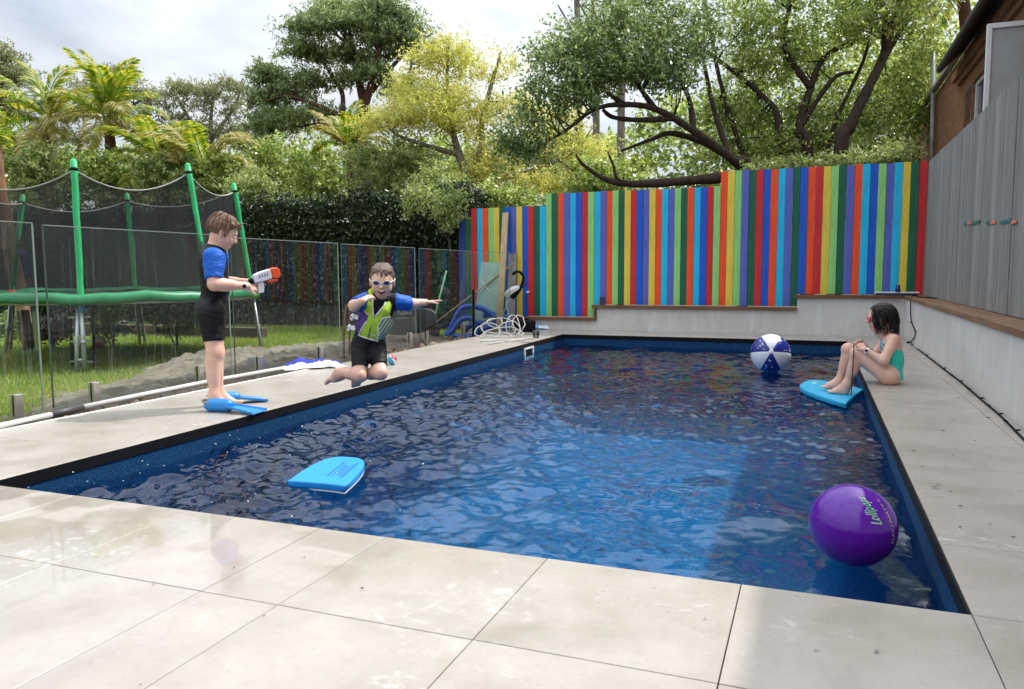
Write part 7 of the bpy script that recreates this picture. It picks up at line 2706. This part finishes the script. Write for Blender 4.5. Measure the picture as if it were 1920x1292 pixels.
# towel, bag and odds on the left deck
def cloth(name, label, cat, cx, cy, w, d, h, rot, mats, seed, z0=0.004):
    root = thing(name, (cx, cy, z0), label, cat, None, rot)
    xs_, ys_ = np.linspace(-w / 2, w / 2, 46), np.linspace(-d / 2, d / 2, 34)

    def zf_(X, Y):
        n = vnoise(X * 1.0 + 30, Y * 1.0 + 30, seed, 4, 7.0, 0.6)
        ed = np.clip(1.15 - ((2 * X / w) ** 4 + (2 * Y / d) ** 4), 0, 1)
        return h * n * ed + 0.004
    v, f = grid_mesh(xs_, ys_, zf_)
    nz_ = vnoise(v[:, 0] + 77, v[:, 1] + 77, seed + 1, 3, 5.0) - 0.5
    v[:, 0] += nz_ * 0.10; v[:, 1] += (vnoise(v[:, 0] + 7, v[:, 1] + 9, seed + 2, 3, 5.0) - 0.5) * 0.12
    return root, v, f


tw, v, f = cloth('towel', 'crumpled blue and white towel lying on the left deck by the pipe end', 'towel', *(-4.403, 6.168, 0.000)[:2], 0.58, 0.30, 0.11, R(48), None, 61)
split = v[f].mean(1)[:, 1] > -0.075
link('blue_half', fast_mesh('blue_half', v, f[split], True), pm('blue_terry', (0.022, 0.030, 0.36), 0.85, 0.2, 30, 0.5, 160), tw)
link('white_half', fast_mesh('white_half', v + np.array((0, 0.003, -0.001)), f[~split], True), pm('white_terry', (0.66, 0.65, 0.66), 0.85, 0.08, 30, 0.5, 160), tw)
wr, v, f = cloth('wrapper', 'shiny light blue and white plastic bag lying against the far wall by the hose', 'bag', *(-3.936, 11.401, 0.000)[:2], 0.34, 0.16, 0.13, R(5), None, 71)


def wrap_mat():
    t = NT('blue_white_wrapper')
    vv = t.coord('Object', (1, 1, 1))
    w_ = t.new('ShaderNodeTexNoise'); w_.inputs['Scale'].default_value = 17
    t.link(vv, w_.inputs['Vector'])
    c = t.ramp(w_.outputs['Fac'], [(0.42, (0.04, 0.22, 0.58)), (0.5, (0.20, 0.42, 0.70)), (0.54, (0.70, 0.76, 0.82))])
    t.principled(c, 0.2, None, 0, 0.5)
    return t.m


link('film', fast_mesh('film', v, f, True), wrap_mat(), wr)
c = (-3.452, 9.844, 0.000)
cu_ = thing('cup', (c[0], c[1], 0.001), 'small clear plastic cup with blue inside standing on the far left corner of the deck', 'cup')
m = MB(); m.lathe([(0.0, 0.0), (0.040, 0.0), (0.050, 0.10), (0.048, 0.10), (0.038, 0.004), (0.0, 0.004)], (0, 0, 0), 20)
m.build('wall', glass_mat('clear_cup_plastic', (0.9, 0.95, 0.95), 0.12), cu_)
m = MB(); m.lathe([(0.0, 0.006), (0.030, 0.006), (0.030, 0.030), (0.0, 0.040)], (0, 0, 0), 12)
m.build('content', pm('dark_blue_tablet', (0.02, 0.10, 0.20), 0.5), cu_)

# heap of blue hose, white hose, poles and planks in the far left corner
M_HOSE = pm('blue_vacuum_hose', (0.010, 0.090, 0.46), 0.35, 0.1)


def ribbed(m, pts, r, n=10, seg=7):
    pts = [(p[0], p[1], max(p[2], r - 0.13)) for p in pts]
    sp_ = spline(pts, seg)
    m.tube(sp_, [r * (1.09 if i % 2 else 0.91) for i in range(len(sp_))], n)


hz = (-4.927, 10.950, -0.113)
hose = thing('vacuum_hose', hz, 'tangled thick blue pool hose heaped by the end of the glass fence', 'hose')
m = MB(hz)
ribbed(m, [(-5.308, 10.910, -0.135), (-5.214, 10.910, 0.033), (-5.130, 10.930, 0.214), (-5.029, 10.950, 0.338), (-4.850, 10.990, 0.355), (-4.680, 11.050, 0.288), (-4.548, 11.070, 0.166), (-4.620, 11.070, 0.050), (-4.780, 11.030, 0.099), (-4.943, 10.990, 0.049), (-5.034, 10.950, -0.066)], 0.042, 10, 14)
ribbed(m, [(-5.261, 10.850, -0.146), (-5.168, 10.850, -0.028), (-5.086, 10.870, 0.104), (-4.959, 10.870, 0.179), (-4.843, 10.890, 0.156), (-4.782, 10.890, 0.043), (-4.784, 10.870, -0.086), (-4.953, 10.850, -0.121), (-5.142, 10.830, -0.149)], 0.040, 10, 14)
ribbed(m, [(-4.810, 10.950, -0.077), (-4.711, 10.970, 0.006), (-4.542, 10.990, 0.057), (-4.383, 11.030, 0.025), (-4.266, 11.110, 0.104), (-4.110, 11.110, 0.025), (-4.167, 11.030, -0.051), (-4.396, 10.950, -0.083), (-4.642, 10.910, -0.102)], 0.040, 10, 14)
ribbed(m, [(-4.760, 11.110, 0.210), (-4.607, 11.150, 0.243), (-4.419, 11.190, 0.186), (-4.342, 11.150, 0.067), (-4.503, 11.110, 0.000)], 0.040, 10, 14)
m.build('hose', M_HOSE, hose)
m = MB(hz)
for (x, y, s) in ((0.55, 0.35, 0.10), (0.78, 0.62, 0.13), (0.30, 0.55, 0.10)):
    pass
wz = (-3.896, 9.706, 0.000)
wh = thing('white_hose', wz, 'loose loops of thin white hose heaped in front of the blue hose', 'hose')
m = MB(wz)
rr = np.random.default_rng(21)
# each loop: centre, half width, half height, start angle, turns
for c, rx, rz, ph0, turns in (
        ((-4.029, 9.940, 0.117), 0.232, 0.129, 2.6, 1.10),
        ((-4.145, 9.837, 0.078), 0.180, 0.096, 1.0, 1.05),
        ((-3.863, 10.060, 0.142), 0.091, 0.143, 0.5, 1.15),
        ((-3.855, 9.897, 0.095), 0.141, 0.115, 4.0, 1.00),
        ((-3.813, 10.137, 0.175), 0.091, 0.104, 2.0, 1.05),
        ((-4.136, 10.067, 0.181), 0.105, 0.059, 3.0, 1.00),
        ((-3.903, 9.821, 0.056), 0.267, 0.070, 0.0, 1.10),
        ((-3.984, 9.732, 0.017), 0.215, 0.051, 2.0, 1.00),
        ):
    pts = []
    for k in range(13):
        a = ph0 + 2 * math.pi * turns * k / 12
        along, out = rx * math.cos(a) + rr.normal() * 0.010, 0.10 * math.cos(a * 1.3)
        pts.append((c[0] + 0.93 * along - 0.36 * out, c[1] + 0.36 * along + 0.93 * out, max(c[2] - rz * math.sin(a) + rr.normal() * 0.008, 0.012)))
    m.tube(spline(pts, 5), 0.0068, 6)
for (a, b2) in (((-3.927, 9.056, 0.012), (-3.431, 9.372, 0.012)), ((-3.690, 8.753, 0.012), (-3.439, 9.702, 0.012)), ((-3.737, 9.038, 0.012), (-3.284, 9.105, 0.012))):
    a, b2 = np.array(a), np.array(b2)
    md_ = (a + b2) / 2 + np.array((0, 0.15, 0))
    m.tube(spline([a, md_, b2], 8), 0.0085, 6)
m.build('hose', pm('pale_hose', (0.44, 0.43, 0.40), 0.5), wh)
c = (-3.975, 10.836, 0.000)
bx_ = thing('pump_box', (c[0], c[1], 0.0), 'small black rounded box half hidden by the white hose loops', 'box')
v, f = outline_solid([(-0.14, -0.09), (0.14, -0.09), (0.16, 0.0), (0.14, 0.09), (-0.14, 0.09), (-0.16, 0)], 0.002, 0.17, 0.03)
MB().add(v, f, True).build('shell', M_BLACK, bx_)
MB().bar((-0.06, 0, 0.185), (0.06, 0, 0.185), 0.02, 0.02).build('handle', M_BLACK, bx_, 0.004)

pk_b, pk_t = (-4.390, 10.850, -0.059), (-4.500, 11.400, 1.796)
plank = thing('plank', pk_b, 'tall pale new timber plank leaning against the striped fence', 'plank')
M_PINE = wood_mat('new_pine', (0.40, 0.26, 0.13), (0.60, 0.42, 0.24), 0.65, 'Z')
MB(pk_b).bar((pk_b[0], 10.85, 0.0), (pk_t[0], 11.425, pk_t[2]), 0.098, 0.030, (0, -1, 0.2)).build('board', M_PINE, plank, 0.003)
gk_b, gk_t = (-4.344, 11.200, 0.096), (-4.387, 11.420, 1.162)
gpl = thing('plank', (gk_b[0], 11.2, 0), 'shorter weathered grey board leaning behind the pale plank', 'plank')
MB((gk_b[0], 11.2, 0)).bar((gk_b[0], 11.20, 0.0), (gk_t[0], 11.43, gk_t[2]), 0.13, 0.022, (0, -1, 0.2)).build('board', wood_mat('grey_board', (0.15, 0.14, 0.13), (0.33, 0.31, 0.29), 0.8, 'Z'), gpl, 0.002)
q = [np.array(p) for p in ((-4.916, 11.050, -0.004), (-4.488, 11.050, 0.005), (-4.561, 11.360, 1.023), (-4.895, 11.360, 1.042))]
gs = thing('glass_sheet', tuple(q[0]), 'milky spare glass sheet with a white cross mark leaning beside the plank', 'glass sheet')


def milky():
    t = NT('milky_glass')
    tr = t.new('ShaderNodeBsdfTransparent'); tr.inputs['Color'].default_value = (0.75, 0.92, 0.86, 1)
    df = t.new('ShaderNodeBsdfDiffuse'); df.inputs['Color'].default_value = (0.45, 0.60, 0.57, 1)
    v = t.coord('Object')
    f = t.ramp(t.noise(v, 3.0, 4), [(0.3, (0.42, 0.42, 0.42)), (0.7, (0.68, 0.68, 0.68))])
    mx = t.new('ShaderNodeMixShader')
    t.link(f, mx.inputs['Fac']); t.link(tr.outputs['BSDF'], mx.inputs[1]); t.link(df.outputs['BSDF'], mx.inputs[2])
    t.link(mx.outputs['Shader'], t.out.inputs['Surface'])
    return t.m


nq = np.cross(q[1] - q[0], q[3] - q[0]); nq /= np.linalg.norm(nq)
m = MB(tuple(q[0]))
m.add([p for p in q] + [p - nq * 0.010 for p in q], [(0, 1, 2, 3), (7, 6, 5, 4), (0, 4, 5, 1), (1, 5, 6, 2), (2, 6, 7, 3), (3, 7, 4, 0)])
m.build('sheet', milky(), gs)
cc = q[0] * 0.28 + q[1] * 0.22 + q[2] * 0.25 + q[3] * 0.25 + (q[3] - q[0]) * 0.14 - (q[1] - q[0]) * 0.12
ex_, ey_ = (q[1] - q[0]) / np.linalg.norm(q[1] - q[0]), (q[3] - q[0]) / np.linalg.norm(q[3] - q[0])
m = MB(tuple(q[0]))
for s in (-1, 1):
    m.bar(cc + (ex_ * 0.075 + s * ey_ * 0.075) + nq * (0.004 + 0.001 * s), cc - (ex_ * 0.075 + s * ey_ * 0.075) + nq * (0.004 + 0.001 * s), 0.012, 0.002, nq)
m.build('cross_mark', M_WHB, gs)
pp0, pp1 = (-5.636, 10.812, -0.036), (-4.317, 11.420, 1.054)
pol = thing('pole', pp0, 'long thin tan pole lying slanted across the corner from grass to fence', 'pole')
MB(pp0).tube([pp0, tuple(0.5 * (a + c) for a, c in zip(pp0, pp1)), pp1], 0.013, 8).build('shaft', pm('bamboo_tan', (0.36, 0.26, 0.15), 0.6, 0.25, 12), pol)
br0, br1 = (-5.102, 10.001, 0.021), (-5.030, 10.387, 0.903)
brm = thing('broom', br0, 'broom with a light green handle standing in a dark tub behind the glass', 'broom')
d = np.array(br1) - np.array(br0)
MB(br0).tube([br0, br1], 0.014, 8).build('handle', pm('light_green_handle', (0.20, 0.55, 0.26), 0.45), brm)
m = MB(br0)
m.bar(np.array(br0) + np.array((-0.10, 0.03, -0.02)), np.array(br0) + np.array((0.10, -0.03, -0.02)), 0.06, 0.05)
m.build('head', pm('dark_blue_plastic', (0.02, 0.06, 0.12), 0.5), brm, 0.006)
c = (-5.094, 10.001, -0.009)
tub = thing('tub', (c[0], c[1], -0.13), 'dark plastic tub on the soil behind the glass near the hose', 'tub')
tz = 0.26
MB().lathe([(0.0, 0.0), (0.10, 0.0), (0.13, tz * 0.85), (0.14, tz), (0.125, tz), (0.10, 0.03), (0.0, 0.03)], (0, 0, 0), 24).build('shell', pm('dark_grey_plastic', (0.035, 0.04, 0.042), 0.5), tub)
c = (-5.108, 9.046, 0.179)
sheet_o = (c[0], c[1], 0.06)
bag = thing('body_board_bag', sheet_o, 'flopped black bag with a white scrawled mark lying on the soil behind the jumping boy', 'bag')
ax_b = np.array(rt) * 1.0
pts = []
for k in range(28):
    a = 2 * math.pi * k / 28
    pts.append((0.52 * np.sign(math.cos(a)) * abs(math.cos(a)) ** 0.55, 0.175 * np.sign(math.sin(a)) * abs(math.sin(a)) ** 0.7 * (1 + 0.1 * math.sin(3 * a))))
v, f = outline_solid(pts, -0.045, 0.045, 0.03)
MX = np.stack([np.array(rt), np.array((0.0, 0.25, 0.97)), np.cross(np.array(rt), np.array((0.0, 0.25, 0.97)))], 1)
v = [MX @ np.array((p[0], p[1], p[2] + 0.02 * math.sin(p[0] * 9) * math.cos(p[1] * 7))) + np.array((0, 0, 0.20)) for p in v]
mb_ = MB(); mb_.add(v, f, True)
mb_.build('cover', pm('black_nylon', (0.014, 0.015, 0.016), 0.6, 0.2, 6, 0.5, 12), bag)
m = MB()
scr = [(0.00, 0.02), (0.02, 0.10), (0.03, 0.03), (0.05, 0.06), (0.07, 0.02), (0.09, 0.06), (0.10, 0.11), (0.11, 0.03), (0.13, 0.06), (0.15, 0.03), (0.17, 0.07), (0.19, 0.02)]
m.tube([MX @ np.array((x, y + 0.03, 0.052 + 0.02 * math.sin(x * 9) * math.cos(y * 7))) + np.array((0, 0, 0.20)) for x, y in [tuple(p) for p in spline(scr, 4)]], 0.0055, 5)
m.tube([MX @ np.array((x, 0.015 - 0.12 * (x - 0.08) ** 2, 0.054 + 0.02 * math.sin(x * 9))) + np.array((0, 0, 0.20)) for x in np.linspace(-0.02, 0.2, 8)], 0.005, 5)
m.build('scrawl', pm('faded_white_print', (0.30, 0.36, 0.36), 0.6), bag)
a0, a1, a2, a3 = (-5.030, 7.662, 0.041), (-5.024, 7.706, 0.457), (-5.007, 7.769, 0.478), (-5.028, 7.771, 0.043)
hoop = thing('hoop', (a0[0], a0[1], -0.13), 'thin rusty wire hoop stuck in the soil behind the jumping boy', 'hoop')
MB((a0[0], a0[1], -0.13)).tube(spline([(a0[0], a0[1], -0.13), a0, a1, ((a1[0] + a2[0]) / 2, (a1[1] + a2[1]) / 2, a1[2] + 0.05), a2, a3, (a3[0], a3[1], -0.13)], 5), 0.012, 6).build('wire', pm('rusty_wire', (0.26, 0.10, 0.045), 0.7, 0.3), hoop)

# hand held vacuum with a hooked handle propped on a stick against the fence
vo = (-4.211, 10.886, 0.581)
vac = thing('pool_vacuum', vo, 'black and white pool vacuum with hooked handle propped before the striped fence', 'pool vacuum')
vx = np.array((0.82, 0.10, 0.56)); vx /= np.linalg.norm(vx)
VM = frame(vx, (-0.4, -0.4, 1))
sdf_object('body', [prim_ell(np.array(vo), (0.12, 0.066, 0.064), VM, 0.02), prim_cap(np.array(vo) + vx * 0.06, np.array(vo) + vx * 0.12, 0.05, 0.035, 0.02)], M_WHB, vac, vo, 0.008, 0, 1)
sdf_object('belly', [prim_ell(np.array(vo) - VM[:, 2] * 0.035 + vx * 0.012, (0.112, 0.066, 0.050), VM, 0.02)], M_BLACK, vac, vo, 0.008, 0, 1)
m = MB(vo)
m.tube(spline([(-4.193, 10.883, 0.486), (-4.107, 10.926, 0.581), (-4.052, 10.961, 0.723), (-4.054, 10.992, 0.818), (-4.108, 10.977, 0.881), (-4.174, 10.951, 0.874), (-4.196, 10.939, 0.834)], 6), 0.021, 8)
m.build('handle', M_BLACK, vac)
m = MB(vo)
m.tube(spline([(-4.093, 10.936, 0.628), (-4.035, 10.963, 0.675), (-3.985, 10.987, 0.722)], 5), [0.016] * 10 + [0.010], 8)
m.tube(spline([(-4.044, 11.054, 0.545), (-4.038, 11.048, 0.465), (-4.035, 11.039, 0.362)], 4), 0.008, 6)
m.build('side_arm', pm('navy_plastic', (0.012, 0.018, 0.11), 0.4), vac)
m = MB(vo)
m.tube(spline([(-4.239, 10.847, 0.519), (-4.258, 10.807, 0.409), (-4.217, 10.787, 0.268), ((-4.176, 10.746, 0.129)[0], (-4.176, 10.746, 0.129)[1], 0.0)], 5), 0.014, 8)
m.tube(spline([(-4.209, 10.858, 0.519), (-4.257, 10.803, 0.370), (-4.297, 10.751, 0.213), ((-4.294, 10.700, 0.129)[0], (-4.294, 10.700, 0.129)[1], 0.0)], 5), 0.009, 8)
m.build('stand_legs', pm('pale_blue_tube', (0.42, 0.50, 0.56), 0.4), vac)
m = MB(vo)
m.tube(spline([(-4.164, 11.430, 0.583), (-4.137, 11.430, 0.558), (-4.111, 11.430, 0.591)], 5), [0.004, 0.009, 0.012, 0.014, 0.015, 0.014, 0.013, 0.012, 0.010, 0.007, 0.004], 6)
m.build('white_hook', M_WHB, vac)

# pool brush lying on the coping in the corner
bo = (1.016, 11.250, 0.581)
bo = (bo[0], bo[1], 0.553)
bh = thing('pool_brush', bo, 'wide white pool brush head with a navy socket resting on the coping in the corner', 'pool brush')
MB().box(-0.27, 0.25, -0.030, 0.010, 0.030, 0.048).build('bar', M_WHB, bh, 0.004)
MB().box(-0.255, 0.235, -0.028, 0.008, 0.001, 0.029).build('bristles', pm('navy_bristles', (0.012, 0.016, 0.06), 0.7), bh)
m = MB(); m.lathe([(0.0, 0.048), (0.035, 0.048), (0.030, 0.085), (0.024, 0.135), (0.0, 0.140)], (0.0, -0.01, 0), 14)
m.build('socket', pm('navy_socket', (0.012, 0.018, 0.13), 0.4), bh)

# string of little lights dropped along the right hand wall
cb0 = (1.187, 8.400, 0.008)
cab = thing('light_string', cb0, 'dark cable with tiny bulbs running along the foot of the right wall', 'cable')
m = MB(cb0)
pts = [(1.326, 10.2, 0.558), (1.20, 10.55, 0.557), (1.112, 10.60, 0.553), (1.112, 10.481, 0.293), (1.108, 10.003, 0.159), (1.193, 10.368, 0.006), (1.180, 9.342, 0.006), (1.189, 8.419, 0.006), (1.146, 7.540, 0.006), (1.128, 6.897, 0.006), (1.092, 6.176, 0.006), (1.086, 5.644, 0.006), (1.073, 5.197, 0.006), (1.051, 4.744, 0.006), (1.026, 3.954, 0.006), (0.970, 3.067, 0.006)]
pts = [(min(p[0], 1.104) if k > 2 else p[0], p[1], p[2]) for k, p in enumerate(pts)]
sp_ = [np.array((min(p[0], 1.112) if k > 18 else p[0], p[1], p[2])) for k, p in enumerate(spline(pts, 8))]
m.tube(sp_, 0.0065, 6)
sp2 = spline([(1.108, 11.537, 0.006), (1.203, 11.480, 0.020), (1.228, 11.228, 0.006), (1.067, 10.473, 0.006), (1.199, 10.739, 0.006), (1.187, 10.023, 0.006)], 8)
m.tube(sp2, 0.006, 6)
m.build('cable', M_BLACK, cab)
for i in range(26, len(sp_) - 8, 5):
    p = np.array(sp_[i]); q = np.array(sp_[i + 1])
    d = (q - p) / (np.linalg.norm(q - p) + 1e-9)
    sd = np.array((-d[1], d[0], 0)) * (1 if i % 2 else -1)
    MB(cb0).tube([p + np.array((0, 0, 0.006)), p + sd * 0.022 + np.array((0, 0, 0.010))], [0.007, 0.004], 6).build('bulb', M_BLACK, cab)

# fallen leaves and bits on the right deck and coping
nl_ = 260
lp = []
for _ in range(nl_):
    if rng.random() < 0.72:
        lp.append((rng.uniform(0.46, 1.10), rng.uniform(1.3, 10.4), 0.004))
    elif rng.random() < 0.75:
        lp.append((rng.uniform(1.22, 1.32), rng.uniform(4.5, 11.0), 0.556))
    else:
        lp.append((rng.uniform(-3.0, 1.0), rng.uniform(1.0, 2.2), 0.004))
lp = np.array(lp)
a = rng.uniform(0, 6.283, nl_)
L_ = rng.gamma(2.0, 0.0022, nl_) + 0.0025
d = np.stack([np.cos(a), np.sin(a), np.zeros(nl_)], -1)
e = np.stack([-np.sin(a), np.cos(a), np.zeros(nl_)], -1)
zz = np.array((0, 0, 1.0))
v = np.stack([lp - d * L_[:, None], lp + e * L_[:, None] * 0.38 + zz * L_[:, None] * 0.30, lp + d * L_[:, None] + zz * 0.002, lp - e * L_[:, None] * 0.38], 1).reshape(-1, 3)
tag(link('fallen_leaves', fast_mesh('fallen_leaves', v, np.arange(nl_ * 4).reshape(-1, 4)), leaf_mat('dead_leaf', [(0.03, 0.02, 0.012), (0.07, 0.045, 0.028), (0.14, 0.10, 0.06)], 0.1, 0.7)), kind='stuff')

# things at the back of the lawn, seen under the trampoline
M_SLEEP = wood_mat('old_sleeper', (0.05, 0.035, 0.025), (0.14, 0.10, 0.07), 0.85, 'X')
sl0 = (-10.797, 7.264, -0.130)
slp = thing('garden_edging', (-10.5, 9.6, -0.13), 'old brown timber sleepers edging the garden bed behind the trampoline', 'garden edging')
for k, x in enumerate((-15.2, -12.7, -10.2)):
    MB((-10.5, 9.6, -0.13)).box(x, x + 2.46, 9.55 + 0.02 * k, 9.69 + 0.02 * k, -0.14, 0.06).build('sleeper', M_SLEEP, slp, 0.01)
L_GREYL = leaf_mat('lavender_leaf', [(0.05, 0.055, 0.05), (0.12, 0.12, 0.12), (0.22, 0.20, 0.24)], 0.3)
for i, (c, lab, mt) in enumerate((((-9.611, 7.630, 0.162), 'grey leaved garden plant behind the sleepers under the trampoline', L_GREYL), ((-8.869, 7.918, 0.180), 'dark green garden plant behind the cream and red ball', L_MID),
                                       ((-10.152, 7.424, 0.187), 'dark leafy garden plant at the far left behind the sleepers', L_DARK), ((-8.060, 8.235, 0.225), 'dark green plant below the trampoline edge, left of the standing boy', L_DARK))):
    base = (c[0], c[1], -0.14)
    tree('shrub', lab, base, [([base, (c[0], c[1], 0.1), tuple(c)], 0.02, 0.006), ([base, (c[0] - 0.15, c[1], 0.1), (c[0] - 0.3, c[1], c[2] + 0.05)], 0.015, 0.005)],
         [(tuple(c), (36, 26), 10.6, 34, 45, 0.07)], mt, B_GREY, (0.055, 0.022), 0.0, 0.4, 0.005, 0.5, None, 'plant', 'foliage', 0.1)
pz = (-9.512, 7.251, 0.296)
pst = thing('timber_post', (pz[0], pz[1], -0.13), 'short brown timber post in the garden bed at the left', 'post')
MB((pz[0], pz[1], -0.13)).bar((pz[0] - 0.08, pz[1], -0.13), (pz[0] - 0.16, pz[1], 0.42), 0.11, 0.11).build('upright', M_SLEEP, pst, 0.006)
pz = (-9.266, 7.124, 0.226)
lbd = thing('lime_board', (pz[0], pz[1], 0.0), 'small lime green board standing under the left edge of the trampoline', 'board')
MB((pz[0], pz[1], 0.0)).bar((pz[0], pz[1], -0.13), (pz[0], pz[1], 0.42), 0.09, 0.03, (0, -1, 0)).build('panel', pm('lime_paint', (0.26, 0.38, 0.05), 0.6), lbd, 0.003)
lt_b, lt_t = (-12.083, 8.877, 1.691), (-12.294, 8.924, 2.967)
lt_b = (lt_b[0] + 0.3, lt_b[1], -0.14)
tree('old_palm', 'thick brown leaning trunk at the left edge behind the trampoline net', lt_b, [([lt_b, (-12.174, 8.885, 2.116), lt_t], 0.13, 0.09)],
     [((-12.380, 8.913, 3.179), (40, 26), 12.5, 12, 40, 0.2)], L_FROND, bark_mat('red_brown_bark', (0.11, 0.055, 0.03), (0.30, 0.165, 0.10)), (0.2, 0.04), 0.5, 0.2, 0.01)
